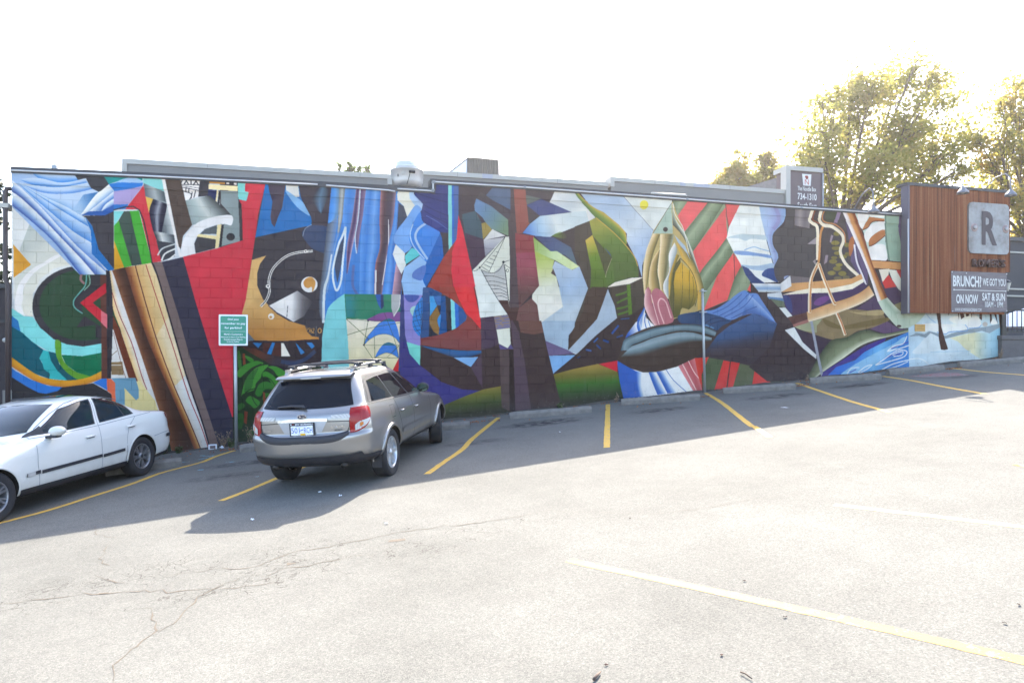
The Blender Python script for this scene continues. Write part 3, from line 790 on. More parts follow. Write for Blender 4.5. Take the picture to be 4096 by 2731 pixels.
P #cf9e6c 548,1002 650,915 850,900 1100,880 1240,868 1335,822 1352,872 1240,922 1050,962 830,968 700,992
P #e9e4d6 553,1030 700,990 830,966 1050,962 1240,923 1352,870 1362,902 1250,972 1060,1007 850,1012
P #d9e0ec 262,915 540,920 640,838 652,942 550,1002 420,1002 300,962
B #cfdcea,#7f9fcc,#d9e4ec 280,935 400,930 545,935 | 330,1000 430,1000 550,1000
P #cdd9e8 415,1015 550,1003 560,1030 570,1060 415,1050
P #5f86b8 415,1045 570,1060 580,1100 430,1070
P #5f6f60 440,1065 575,1090 590,1150 520,1145
P #d5e0e8 530,1155 590,1152 660,1235 610,1250
B #c99a6c,#d2a87c,#d9b48c,#ece2d0 800,1195 1000,1122 1200,1062 1330,1002 1412,938 | 815,1297 1000,1242 1200,1172 1360,1102 1465,1030
P #5a3c3c 612,1250 802,1198 812,1267 665,1322
P #9a6a68 663,1320 812,1266 822,1297 675,1342
P #85765a 678,1342 820,1298 1000,1243 1200,1170 1530,1175 1592,1290 1480,1342 1300,1382 1200,1440 1050,1467 900,1432
P #9aa084 680,1342 820,1298 960,1260 900,1330 900,1400 760,1380
P #4a3a5e 1285,1170 1465,1045 1512,1120 1542,1170 1400,1182
S #aa9a74 1200,1185 1300,1200 1450,1180 1545,1180 1540,1225 1350,1225
S #70623f 960,1262 1060,1300 1150,1330 1350,1290 1590,1250 1590,1290 1400,1340 1150,1365 1000,1330
L 38 #e9e0d0 912,725 850,860 832,1010 830,1195
L 18 #c48a55 912,725 856,860 838,1010 836,1195
L 38 #ece4d4 922,735 980,900 1060,1090 1080,1110
L 18 #c48a55 926,735 986,900 1064,1090 1084,1110
L 34 #ece4d4 1095,1210 1140,1310 1176,1415
L 16 #c07a50 1102,1210 1146,1310 1180,1412
B #c5d6ca,#b9ccc0,#9db4a6,#c9d4c8 1500,1095 1545,1180 1610,1260 1700,1350 1795,1352 | 1592,1055 1665,1135 1725,1190 1760,1205 1845,1185
P #b9ccc0 1680,1215 1760,1205 1845,1185 1860,1250 1800,1352 1700,1350
E #4a3a3a 1706,1334 22,12
P #5f4a72 1420,1362 1592,1288 1700,1358 1800,1362 1640,1408 1560,1408
O 3000 1100 2.613
P #3a2f44 458,548 640,610 850,678 720,842 690,832 550,702
P #352c36 290,490 440,520 560,770 690,875 720,845 740,900 590,1110 180,1110 -10,960 200,760
B #3f4a3c,#6a765e,#7f8a70,#d9e0d0 590,1085 720,850 850,682 1000,652 1200,572 1400,612 1660,560 | 690,1070 800,985 1000,852 1150,742 1300,682 1420,652 1660,592
P #d5dde6 363,575 462,545 550,702 692,832 692,877 560,772
L 32 #9aa2b8 642,490 700,800 757,1062
G #2f6fd8,#3f86e0,#6fb4ec,#3f86dc 1000,760 1450,1000 735,1090 800,1050 900,962 1100,887 1200,800 1400,700 1660,593 1665,1090
S #8fc4f0 940,1045 1100,930 1300,820 1500,720 1600,650 1630,670 1500,790 1350,900 1150,1010 1050,1040
P #3f3490 768,1012 1000,868 1200,742 1422,653 1412,692 1200,802 1100,882 900,962 800,1060 735,1080
L 10 #4a48b0 1400,882 1480,840 1570,825
L 10 #4a48b0 1480,768 1560,735 1655,700
L 9 #4a48b0 1040,1020 1110,985
L 11 #e4eef8 1435,795 1500,745 1600,715 1640,640
L 11 #e4eef8 1435,797 1560,770 1660,735
L 11 #e4eef8 1312,938 1400,880 1500,810 1580,785 1640,800 1620,845 1560,872 1430,910 1315,940
L 9 #e4eef8 1490,835 1560,805 1600,805 1580,840 1500,850
L 11 #e4eef8 1370,995 1480,935 1600,900 1665,888
L 9 #e4eef8 1370,997 1520,960 1650,905
L 9 #e4eef8 1015,1030 1060,975 1140,965
L 9 #e4eef8 1130,1020 1200,960 1275,938 1220,985 1140,1025
O 3450 1200 3.0155
G #bcd9f2,#d4e6f6,#c9e0f2,#b5d4ea 600,500 1650,500 553,340 640,250 760,100 1760,100 1760,760 562,860
S #e6eef6 700,300 820,280 960,290 1150,290 1240,310 1265,360 1140,370 1050,380 980,410 900,390 800,370 720,390
S #e9f0f8 1050,220 1200,180 1380,190 1430,280 1400,330 1280,345 1240,300 1100,280
S #e9f0f8 1540,260 1580,225 1630,280 1560,295
G #dfe2c4,#dfe2c4,#a8cce0,#7fb8dc 1150,560 1690,560 1050,458 1250,412 1350,392 1530,402 1650,335 1760,350 1760,760 1450,730 1250,600 1150,500
S #c5dcee 1080,740 1130,660 1250,625 1340,680 1410,730 1400,790 1100,800
S #d6e6f4 600,640 700,520 800,400 850,390 910,450 940,590 800,640
P #8d9fb0 553,442 650,397 750,412 802,376 900,400 1000,432 1080,402 1180,370 1280,352 1500,320 1648,288 1652,332 1530,402 1440,372 1350,392 1250,402 1100,442 1000,467 900,437 822,397 762,457 680,432
L 9 #6f9fe0 900,388 1000,412 1040,388 1140,378 1250,375 1268,340 1240,300
L 8 #8fb4e4 765,165 820,230 880,272
L 8 #6f9fe0 1280,342 1400,330 1432,300
L 9 #e9f2fa 560,715 680,705 760,740 815,805
L 7 #a9cbe8 820,628 1000,622 1300,615
E #b5b3b4 1478,292 32,28
P #b9ccc0 548,340 500,330 548,130 780,120 740,190 690,250 640,290
P #4a3432 883,120 937,120 952,330 990,460 1032,592 985,603 945,597 920,460 915,300
P #4a3432 1148,130 1168,130 1160,237
P #4a3432 1165,130 1217,130 1228,205 1190,232
P #4a3432 1240,130 1292,130 1282,190 1250,202
P #4a3432 1303,130 1322,130 1316,222
P #4a3432 1408,130 1442,130 1442,247 1410,222
P #4a3432 1530,130 1552,130 1562,240 1540,282
P #4a3432 1570,130 1607,130 1632,287
P #55382f 1635,130 1712,130 1722,350 1660,357
P #4a3432 1030,130 1050,130 1038,190
P #4a3432 805,130 832,130 822,170
"""
MPX = 150.0
MX0, MX1, MZ0, MZ1 = -5.9, 19.0, -0.9, 5.75
def _hex(c):
    v = [int(c[i:i+2], 16) / 255 for i in range(1, len(c), 2)]
    return np.array(v + [1.0] * (4 - len(v)))
def _smooth(p, closed):
    n = len(p)
    if n < 3: return p
    out = []
    rng = range(n if closed else n - 1)
    for i in rng:
        if closed: a, b, c, d = p[i-1], p[i], p[(i+1) % n], p[(i+2) % n]
        else: a, b, c, d = p[max(i-1, 0)], p[i], p[i+1], p[min(i+2, n-1)]
        for t in (0, .25, .5, .75):
            out.append(.5*((2*b) + (c-a)*t + (2*a-5*b+4*c-d)*t*t + (3*b-a-3*c+d)*t**3))
    if not closed: out.append(p[-1])
    return np.array(out)
def draw_mural(to_wall):
    W, H = int((MX1-MX0)*MPX), int((MZ1-MZ0)*MPX)
    img = np.zeros((H, W, 3), np.float32); img[:] = (.23, .2, .23)
    def px(p):                               # photo pixels -> image pixels, by way of wall metres
        q = np.array([to_wall(a, b) for a, b in p])
        return np.stack([(q[:, 0]-MX0)*MPX, (q[:, 1]-MZ0)*MPX], 1)
    def fill(p, col):
        x, y = p[:, 0], p[:, 1]
        x2, y2 = np.roll(x, -1), np.roll(y, -1)
        r0, r1 = max(0, int(np.ceil(y.min()-.5))), min(H-1, int(np.floor(y.max()-.5)))
        dy = np.where(y2 == y, 1e-9, y2-y)
        for r in range(r0, r1+1):
            c = r+.5
            m = ((y <= c) & (y2 > c)) | ((y2 <= c) & (y > c))
            if not m.any(): continue
            xs = np.sort(x[m] + (c-y[m])/dy[m]*(x2[m]-x[m]))
            for k in range(0, len(xs)-1, 2):
                a, b = max(0, int(xs[k]+.5)), min(W, int(xs[k+1]+.5))
                if b > a:
                    if callable(col):
                        v = col(np.arange(a, b)+.5, c); img[r, a:b] += (v[:, :3]-img[r, a:b])*v[:, 3:4]
                    else: img[r, a:b] = col[:3]
    def strip(p, w, col):
        for i in range(len(p)-1):
            d = p[i+1]-p[i]; l = np.hypot(*d) or 1e-6; n = np.array([-d[1], d[0]])/l*w/2; e = d/l*w*.25
            fill(np.array([p[i]+n-e, p[i+1]+n+e, p[i+1]-n+e, p[i]-n-e]), col)
    ox = oy = 0; s = 1
    P = lambda t: np.array([[float(v) for v in q.split(',')] for q in t])
    conv = lambda a: px(np.stack([ox+a[:, 0]/s, oy+a[:, 1]/s], 1))
    for ln in MURAL.strip().splitlines():
        t = ln.split(); k = t[0]
        if k == 'O': ox, oy, s = float(t[1]), float(t[2]), float(t[3])
        elif k in 'PS':
            a = P(t[2:]); fill(conv(_smooth(a, True) if k == 'S' else a), _hex(t[1]))
        elif k == 'E':
            c, r = P(t[2:])
            w = np.linspace(0, 2*np.pi, 40, endpoint=False)
            fill(conv(np.stack([c[0]+r[0]*np.cos(w), c[1]+r[1]*np.sin(w)], 1)), _hex(t[1]))
        elif k == 'G':
            cs = np.array([_hex(c) for c in t[1].split(',')]); a = P(t[2:]); q = conv(a)
            p0, d = q[0], q[1]-q[0]; L2 = (d*d).sum(); st = np.linspace(0, 1, len(cs))
            def shade(xs, y):
                u = np.clip(((xs-p0[0])*d[0]+(y-p0[1])*d[1])/L2, 0, 1)
                return np.stack([np.interp(u, st, cs[:, i]) for i in range(4)], 1)
            fill(q[2:], shade)
        elif k == 'L':
            w = float(t[1]); a = _smooth(P(t[3:]), False); q = conv(a)
            m = a.mean(0); e = conv(np.array([m, m+[0, w]])); strip(q, np.hypot(*(e[1]-e[0])), _hex(t[2]))
        elif k == 'B':
            cs = np.array([_hex(c) for c in t[1].split(',')]); st = np.linspace(0, 1, len(cs))
            j = t.index('|')
            def res(a):
                a = _smooth(a, False); l = np.r_[0, np.cumsum(np.hypot(*np.diff(a, axis=0).T))]
                u = np.linspace(0, l[-1], 26); return conv(np.stack([np.interp(u, l, a[:, 0]), np.interp(u, l, a[:, 1])], 1))
            A, B = res(P(t[2:j])), res(P(t[j+1:])); N = 16
            for i in range(N):
                u0, u1 = i/N, min(1, (i+1.35)/N); um = (i+.5)/N
                fill(np.r_[A*(1-u0)+B*u0, (A*(1-u1)+B*u1)[::-1]], np.array([np.interp(um, st, cs[:, c]) for c in range(4)]))
    pad = np.pad(img, ((1, 1), (1, 1), (0, 0)), mode='edge')       # soften the drawn edges a little
    img = (pad[:-2, 1:-1]+pad[2:, 1:-1]+pad[1:-1, :-2]+pad[1:-1, 2:]+4*img)/8
    rng = np.random.default_rng(5)                                  # uneven brushwork
    g = np.zeros((H, W), np.float32)
    for n, amp in ((12, .03), (40, .02), (160, .025)):
        m = rng.normal(0, 1, (max(2, n*H//W)+2, n+2)); yy = np.linspace(0, m.shape[0]-1.01, H); xx = np.linspace(0, m.shape[1]-1.01, W)
        i, j = yy.astype(int)[:, None], xx.astype(int)[None]; fy, fx = (yy % 1)[:, None], (xx % 1)[None]
        g += amp*((m[i, j]*(1-fx)+m[i, j+1]*fx)*(1-fy)+(m[i+1, j]*(1-fx)+m[i+1, j+1]*fx)*fy)
    return np.clip(img*(1+g)[..., None], 0, 1)
# ------------------------------------------------------------------ painted wall
def _to_wall(x, y):
    q = wp(x, y); return q[0], q[2]
_im = draw_mural(_to_wall)
_H, _W = _im.shape[:2]
mural_px = bpy.data.images.new('mural_paint', _W, _H)
_rgba = np.ones((_H, _W, 4), np.float32); _rgba[..., :3] = _im
mural_px.pixels.foreach_set(_rgba.ravel()); mural_px.update(); mural_px.pack()
def mural_mat(name, dark=1.0):
    k = NT(name); p = k.pos(); s = k.n('SeparateXYZ', {0: p})
    u = k.math('DIVIDE', k.math('SUBTRACT', s.outputs[0], MX0), MX1-MX0)
    v = k.math('DIVIDE', k.math('SUBTRACT', s.outputs[2], MZ0), MZ1-MZ0)
    uv = k.n('CombineXYZ', {0: u, 1: v})
    im = k.n('TexImage', {'Vector': uv.outputs[0]}); im.image = mural_px; im.extension = 'EXTEND'; im.interpolation = 'Linear'
    fine = k.noise(p, 45, 4, .65); big = k.noise(p, 1.7, 3)
    f = k.math('ADD', k.math('MULTIPLY', fine, .24*dark), k.math('ADD', k.math('MULTIPLY', big, .12), .80*dark))
    rnd = k.n('ObjectInfo').outputs['Random']
    f = k.math('MULTIPLY', f, k.math('ADD', k.math('MULTIPLY', rnd, .05), .975))
    grey = k.n('CombineColor', {0: f, 1: f, 2: f})
    c = k.mix(1.0, k.mix(1.0, k.n('HueSaturation', {'Saturation': 1.0, 'Value': .87, 'Color': im.outputs[0]}).outputs[0], [1.13, .95, .74], 'MULTIPLY'), grey.outputs[0], 'MULTIPLY')
    # scuffs and dust that gather along the foot of the wall and where water runs
    sc = k.n('Mapping', {'Vector': p, 'Scale': (3.2, 1, .35)}); run = k.noise(sc.outputs[0], 2.4, 5, .6)
    foot = k.math('SUBTRACT', s.outputs[2], k.math('MULTIPLY', s.outputs[0], GX))
    ft = k.n('MapRange', {0: foot, 1: 0.0, 2: .55, 3: .55, 4: 0.0}).outputs[0]
    chip = k.math('GREATER_THAN', k.math('ADD', k.noise(p, 16, 5, .7), k.math('MULTIPLY', ft, .16)), .69)
    c = k.mix(k.math('MULTIPLY', chip, .5), c, [.16, .15, .14])
    c = k.mix(k.n('MapRange', {0: run, 1: .58, 2: .8, 3: 0.0, 4: .14}).outputs[0], c, [.14, .13, .13])
    c = k.mix(k.math('MULTIPLY', ft, k.math('MULTIPLY', k.noise(p, 5, 4), .5)), c, [.17, .155, .14])
    k.set(k.b, 'Base Color', c); k.b.inputs['Roughness'].default_value = .75; k.b.inputs['Specular IOR Level'].default_value = .12
    k.bump(k.noise(p, 60, 3, .75), .4, .006); return k.m
M_PAINT = mural_mat('painted_block'); M_JOINT = mural_mat('painted_mortar', .95)
M_BLACKMETAL = mat('black_metal', '#2b2a2e', .45, .0, .2, 6)
M_CONDUIT = mat('pale_conduit', '#c9c5c2', .4, .2, .1, 5)
M_GREYMETAL = mat('grey_metal', '#8d9094', .45, .6, .15, 6)
WX0, WX1 = -5.61, 18.72; STEP = wp(1727, 740)[0]
ZL = [wp(x, y)[[0, 2]] for x, y in ((46, 668), (600, 692), (1300, 728), (1723, 753))]; ZL[0][0] = WX0; ZL[-1][0] = STEP
ZR = [wp(x, y)[[0, 2]] for x, y in ((1727, 716.5), (2096, 739), (2744, 787), (3200, 821), (3622, 851))]; ZR[0][0] = STEP
ZR.append(np.array([WX1, ZR[-1][1]-.01]))
def ztop(x): 
    L = ZL if x < STEP else ZR; return float(np.interp(x, [p[0] for p in L], [p[1] for p in L]))
wall = empty('mural_building', (0, 0, 0))
tag(wall, 'long concrete block building covered by a colourful abstract mural', 'building')
# body behind the blocks: front face is the painted joint plane
FL = .115                                   # depth of the black cap flashing
mb = MB()
xs = sorted(set([round(float(v), 4) for v in list(np.linspace(WX0+.012, WX1-.012, 50))+[STEP-.001, STEP+.001]]))
for a, b in zip(xs[:-1], xs[1:]):
    za, zb = ztop(a)-FL, ztop(b)-FL; ga, gb = gz(a, 0)-.3, gz(b, 0)-.3
    mb.add([(a, .0045, ga), (b, .0045, gb), (b, .0045, zb), (a, .0045, za)], [(0, 1, 2, 3)])
mb.build('mortar_backing', M_JOINT, wall)
mb = MB()                                   # the rest of the building: side walls and flat roof
def _pf(x): return ztop(x)-.2
mb.box((WX0+.012, .02, gz(WX0, 0)-.8), (WX0+.25, 14, _pf(WX0+.1)))
mb.box((WX1-.26, .02, gz(WX1, 0)-.8), (WX1-.012, 14, _pf(WX1-.1)))
mb.box((WX0+.03, .03, 4.9), (STEP, 14, 5.06)); mb.box((STEP, .03, 5.1), (WX1-.03, 14, 5.25))
mb.box((WX0+.02, 13.8, gz(WX0, 0)-.8), (WX1-.02, 14, 5.0))
mb.build('roof_and_side_walls', mat('dull_stucco', '#5b5a5c', .85, 0, .15, 2, .2), wall)
# blocks
CW, CH, J = .4064, .2032, .007
def block_mesh(w, h, seed):
    rng = random.Random(seed); c = .0045; d = .014
    x0, x1, z0, z1 = -w/2+J/2, w/2-J/2, -h/2+J/2, h/2-J/2
    jt = lambda: rng.uniform(-.0012, .0012)
    o = [(x0+jt(), .0, z0+jt()), (x1+jt(), .0, z0+jt()), (x1+jt(), .0, z1+jt()), (x0+jt(), .0, z1+jt())]
    f = [(x0+c, -c*.7, z0+c), (x1-c, -c*.7, z0+c), (x1-c, -c*.7, z1-c), (x0+c, -c*.7, z1-c)]
    b = [(x, d, z) for x, _, z in o]
    vs = f+o+b; fs = [(0, 1, 2, 3)]
    for i in range(4):
        j = (i+1) % 4; fs += [(4+i, 4+j, j, i), (8+i, 8+j, 4+j, 4+i)]
    return vs, fs
B_FULL = [block_mesh(CW, CH, i) for i in range(5)]; B_HALF = [block_mesh(CW/2, CH, 9+i) for i in range(2)]
Z0 = 4.267
cells = []
for r in range(-30, 6):
    zc = Z0+(r+.5)*CH; off = (r % 2)*CW/2; i = 0
    x = WX0+.002
    first = True
    while x < WX1-.05:
        wdt = CW/2 if (first and off) else CW
        if x+wdt > WX1: wdt = CW/2
        if x+wdt > WX1+.01: break
        xc = x+wdt/2
        top = (min(ztop(x+.01), ztop(x+wdt-.01)))-FL-.205
        if zc+CH/2 <= top+.02 and zc+CH/2 > gz(xc, 0)+.02: cells.append((xc, zc, wdt < CW-.01))
        x += wdt; first = False
def _proj(x, y, z):
    d = np.array([x, y, z])-EYEP; dz = d@FWD; return 2048+FPX*(d@RGT)/dz, 1390-FPX*d[2]/dz, dz
def _hidden(px, py):
    return (px < 640 and py > 1590) or (1010 < px < 1780 and py > 1480) or (870 < px < 1000 and 1255 < py < 1385) or (3640 < px and py < 1240)
cells.sort(key=lambda c: (_hidden(*_proj(c[0], 0, c[1])[:2]), c[2], _proj(c[0], 0, c[1])[2]))
shared = [None]*7; rng = random.Random(3); rest = MB()
for i, (xc, zc, half) in enumerate(cells):
    k = (5+rng.randrange(2)) if half else rng.randrange(5); dy = rng.uniform(-.0018, .0018)
    vs, fs = (B_FULL+B_HALF)[k]
    if i < 300:
        if shared[k] is None: shared[k] = MB().add(vs, fs).mesh('block'); shared[k].materials.append(M_PAINT)
        o = bpy.data.objects.new('block', shared[k]); COL.objects.link(o); o.parent = wall; o.location = (xc, dy, zc)
    else: rest.add([(x+xc, y+dy, z+zc) for x, y, z in vs], fs)
tag(rest.build('block_courses', M_PAINT, wall), kind='stuff')
# smooth painted band under the cap, with the seam below it
mb = MB()
for L in (ZL, ZR):
    for (a, za), (b, zb) in zip(L[:-1], L[1:]):
        mb.add([(a, -.012, za-FL-.2), (b, -.012, zb-FL-.2), (b, -.012, zb-FL), (a, -.012, za-FL), (a, .01, za-FL-.2), (b, .01, zb-FL-.2)], [(0, 1, 2, 3), (4, 5, 1, 0)])
mb.build('fascia_board', M_PAINT, wall)
# black cap flashing, stepped
mb = MB()
for L in (ZL, ZR):
    for (a, za), (b, zb) in zip(L[:-1], L[1:]):
        f = -.035; d = .28
        vs = [(a, f, za-FL), (b, f, zb-FL), (b, f, zb), (a, f, za), (a, d, za-FL), (b, d, zb-FL), (b, d, zb), (a, d, za)]
        mb.add(vs, [(0, 1, 2, 3), (3, 2, 6, 7), (5, 4, 7, 6), (1, 0, 4, 5), (0, 3, 7, 4), (2, 1, 5, 6)])
mb.box((STEP-.035, -.036, ZL[-1][1]-FL), (STEP+.075, .28, ZR[0][1]-.002))
mb.build('cap_flashing', M_BLACKMETAL, wall)
# pale conduit clipped along the flashing
def cond(pts, dz=-.075): return [(x, -.052, z+dz) for x, z in pts]
segs = [cond(ZL[:2]+[ZL[2]-np.array([.15, 0])]), cond([ZL[2]+np.array([.02, -.006]), ZL[2]+np.array([1.3, -.03]), ZL[3]-np.array([.8, .055])]),
        [(ZL[3][0]-.75, -.052, ZL[3][1]-.07), (STEP+.012, -.052, ZL[3][1]-.07), (STEP+.02, -.052, ZL[3][1]-.05), (STEP+.02, -.052, ZR[0][1]-.085), (STEP+.04, -.052, ZR[0][1]-.07)]+cond(ZR[1:-1], -.07)+[(WX1-3.55, -.052, ZR[-2][1]-.07), (WX1-3.52, -.052, ZR[-2][1]-.1), (WX1-3.52, -.052, 3.0)]]
for s in segs: MB().tube(s, .017, 8).build('conduit', M_CONDUIT, wall)
for s in segs[:1]+segs[2:]:
    for q in range(1, len(s)-3, 1):
        x, y, z = s[q]; MB().box((x-.03, -.075, z-.024), (x+.03, -.034, z+.024)).build('conduit_coupling', M_GREYMETAL, wall)
for px_, py_ in ((300, 679), (820, 703), (1430, 736), (2250, 749), (2560, 772), (2900, 798), (3350, 831)):   # lapped joints of the cap
    x_ = wp(px_, py_)[0]; z_ = ztop(x_); MB().box((x_-.012, -.039, z_-FL-.004), (x_+.012, -.033, z_+.003)).build('flashing_lap', M_BLACKMETAL, wall)
# footing lip
mb = MB()
for a, b in zip(xs[:-1], xs[1:]):
    t = lambda x: gz(x, 0)+.035+.02*math.sin(x*3.1)
    mb.add([(a, -.03, gz(a, 0)-.05), (b, -.03, gz(b, 0)-.05), (b, -.022, t(b)), (a, -.022, t(a)), (b, .02, t(b)+.015), (a, .02, t(a)+.015)], [(0, 1, 2, 3), (3, 2, 4, 5)])
mb.build('footing_lip', mat('dirty_concrete', '#4c4742', .9, 0, .35, 6, .5), wall)
# ------------------------------------------------------------------ the sloping lot
def asphalt():
    k = NT('worn_asphalt'); p = k.pos(); s = k.n('SeparateXYZ', {0: p})
    g1 = k.noise(p, 150, 3, .8); g2 = k.noise(p, 50, 3, .7); g3 = k.noise(p, .55, 5, .55); g4 = k.noise(p, 3.1, 4, .6)
    v = k.n('TexVoronoi', {'Vector': p, 'Scale': 115}); vc = k.n('SeparateColor', {0: v.outputs['Color']}).outputs[0]
    b = k.math('ADD', k.math('MULTIPLY', g1, .42), k.math('ADD', k.math('MULTIPLY', g2, .28), k.math('MULTIPLY', vc, .30)))
    c = k.ramp(b, [(.26, (.092, .091, .083)), (.44, (.132, .130, .118)), (.58, (.156, .153, .138)), (.78, (.22, .214, .19))])
    lg = k.math('ADD', k.math('MULTIPLY', g3, .60), k.math('ADD', k.math('MULTIPLY', g4, .26), .57))
    c = k.mix(1.0, c, k.n('CombineColor', {0: lg, 1: lg, 2: lg}).outputs[0], 'MULTIPLY')
    # oil marks where engines have stood
    acc = None
    st = k.noise(p, 5.5, 6, .65)
    for (x, y, rx, ry, a) in STAINS:
        dx = k.math('DIVIDE', k.math('SUBTRACT', s.outputs[0], x), rx); dy = k.math('DIVIDE', k.math('SUBTRACT', s.outputs[1], y), ry)
        d = k.math('ADD', k.math('MULTIPLY', dx, dx), k.math('MULTIPLY', dy, dy))
        m = k.math('MULTIPLY', k.n('MapRange', {0: d, 1: 0.0, 2: 1.0, 3: a, 4: 0.0}).outputs[0], 1.0)
        acc = m if acc is None else k.math('MAXIMUM', acc, m)
    acc = k.math('MULTIPLY', acc, k.n('MapRange', {0: st, 1: .36, 2: .62, 3: 0.0, 4: 1.25}).outputs[0], True)
    c = k.mix(acc, c, [.035, .03, .032])
    # mesh of fine cracks over the worn patch
    wob = k.n('TexNoise', {'Vector': p, 'Scale': 2.2, 'Detail': 3}); w2 = k.n('VectorMath', {0: p, 1: wob.outputs['Color']}, operation='ADD')
    ed = k.n('TexVoronoi', {'Vector': w2.outputs[0], 'Scale': 3.4}, feature='DISTANCE_TO_EDGE'); ed2 = k.n('TexVoronoi', {'Vector': w2.outputs[0], 'Scale': 7.0}, feature='DISTANCE_TO_EDGE')
    msk = None
    for (x, y, rx, ry, ang) in CRACKED:
        ca, sa = math.cos(ang), math.sin(ang)
        ex = k.math('SUBTRACT', s.outputs[0], x); ey = k.math('SUBTRACT', s.outputs[1], y)
        ux = k.math('DIVIDE', k.math('ADD', k.math('MULTIPLY', ex, ca), k.math('MULTIPLY', ey, sa)), rx)
        uy = k.math('DIVIDE', k.math('SUBTRACT', k.math('MULTIPLY', ey, ca), k.math('MULTIPLY', ex, sa)), ry)
        d = k.math('ADD', k.math('MULTIPLY', ux, ux), k.math('MULTIPLY', uy, uy)); m = k.n('MapRange', {0: d, 1: .2, 2: 1.0, 3: 1.0, 4: 0.0}).outputs[0]
        msk = m if msk is None else k.math('MAXIMUM', msk, m)
    brk = k.n('MapRange', {0: k.noise(p, 1.3, 4, .6), 1: .40, 2: .58, 3: 0.0, 4: 1.0}).outputs[0]
    msk = k.math('MULTIPLY', msk, brk)
    l1 = k.math('LESS_THAN', ed.outputs[0], k.math('MULTIPLY', msk, .016)); l2 = k.math('MULTIPLY', k.math('LESS_THAN', ed2.outputs[0], k.math('MULTIPLY', k.math('SUBTRACT', msk, .5), .05)), .8)
    cr = k.math('MAXIMUM', l1, l2)
    c = k.mix(k.math('MULTIPLY', cr, .65), c, [.045, .04, .034])
    k.set(k.b, 'Base Color', c); k.b.inputs['Roughness'].default_value = .92; k.b.inputs['Specular IOR Level'].default_value = .1
    k.bump(k.noise(p, 120, 2, .8), .5, .007); return k.m
def _st(x, y, rx, ry, a): q = gp(x, y); return (q[0], q[1], rx, ry, a)
STAINS = [_st(1000, 1850, .9, .35, .8), _st(2180, 1690, 1.1, .5, .95), _st(2640, 1640, .8, .35, .8), _st(3110, 1585, .9, .4, .8), _st(3440, 1540, .9, .4, .9), _st(3850, 1505, .7, .4, .6), _st(900, 1905, .8, .3, .5), _st(1900, 1770, .8, .3, .5)]
CRACKED = [_st(1250, 2250, 2.2, .75, 0)[:4]+(.12,), _st(560, 2330, 2.0, .75, 0)[:4]+(.1,), _st(1700, 2180, 1.6, .5, 0)[:4]+(.2,), _st(150, 2380, 1.2, .4, 0)[:4]+(.1,)]
M_ASPHALT = asphalt()
gxs = sorted(set([-160, -110, -80, -60, -45, -36]+[round(v, 2) for v in np.arange(-30, 50.1, 1.0)]+[60, 80, 110, 150, 200]))
gys = [-120, -80, -55, -40, -30, -24, -20, -16, -12, -9, -6, -3, -1, 0, 2, 5, 10, 15, 20, 30, 45, 70, 110, 160]
mb = MB(); mb.grid([[(x, y, gz(x, y)) for y in gys] for x in gxs], 0, False, True)
ground = mb.build('parking_lot_ground', M_ASPHALT); tag(ground, 'worn grey asphalt of the sloping parking lot', kind='structure')
# painted lines
def paint(name, col, worn):
    k = NT(name); p = k.pos(); c = lin(col); n = k.noise(p, 14, 6, .7); n2 = k.noise(p, 90, 3, .7)
    a = k.n('MapRange', {0: k.math('ADD', k.math('MULTIPLY', n, .7), k.math('MULTIPLY', n2, .3)), 1: worn, 2: worn+.07, 3: 1.0, 4: 0.0}).outputs[0]
    k.set(k.b, 'Base Color', k.mix(a, k.mix(n2, [v*.82 for v in c], [min(1, v*1.08) for v in c]), [.19, .185, .18]))
    k.b.inputs['Roughness'].default_value = .75; k.bump(n2, .4, .004); return k.m
M_YELLOW = paint('yellow_line_paint', '#d2a740', .385); M_PALE = paint('worn_line_paint', '#a3945a', .38); M_YELLOWORN = paint('worn_yellow_paint', '#a17f30', .38)
def ribbon(pts, wdt, lift=.004, jit=0.0, sub=10, seed=1, taper=False):
    rng = random.Random(seed); P = [np.array(p[:2]) for p in pts]; q = []
    n = len(P)
    for i in range(n-1):
        a, b, c, d = P[max(i-1, 0)], P[i], P[i+1], P[min(i+2, n-1)]
        for t in np.linspace(0, 1, sub, endpoint=False): q.append(.5*((2*b)+(c-a)*t+(2*a-5*b+4*c-d)*t*t+(3*b-a-3*c+d)*t**3))
    q.append(P[-1]); vs, fs = [], []
    for i, p in enumerate(q):
        d = q[min(i+1, len(q)-1)]-q[max(i-1, 0)]; d = d/(np.linalg.norm(d)+1e-9); m = np.array([-d[1], d[0]])
        ww = wdt*(1+rng.uniform(-jit, jit)); 
        if taper: ww *= max(.15, math.sin(math.pi*(i+.5)/len(q))**.5)
        o = m*rng.uniform(-jit, jit)*wdt*.4
        for s in (1, -1):
            e = p+o+m*ww/2*s; vs.append((e[0], e[1], gz(e[0], e[1])+lift))
    for i in range(len(q)-1): fs.append((2*i, 2*i+1, 2*i+3, 2*i+2))
    return MB().add(vs, fs)
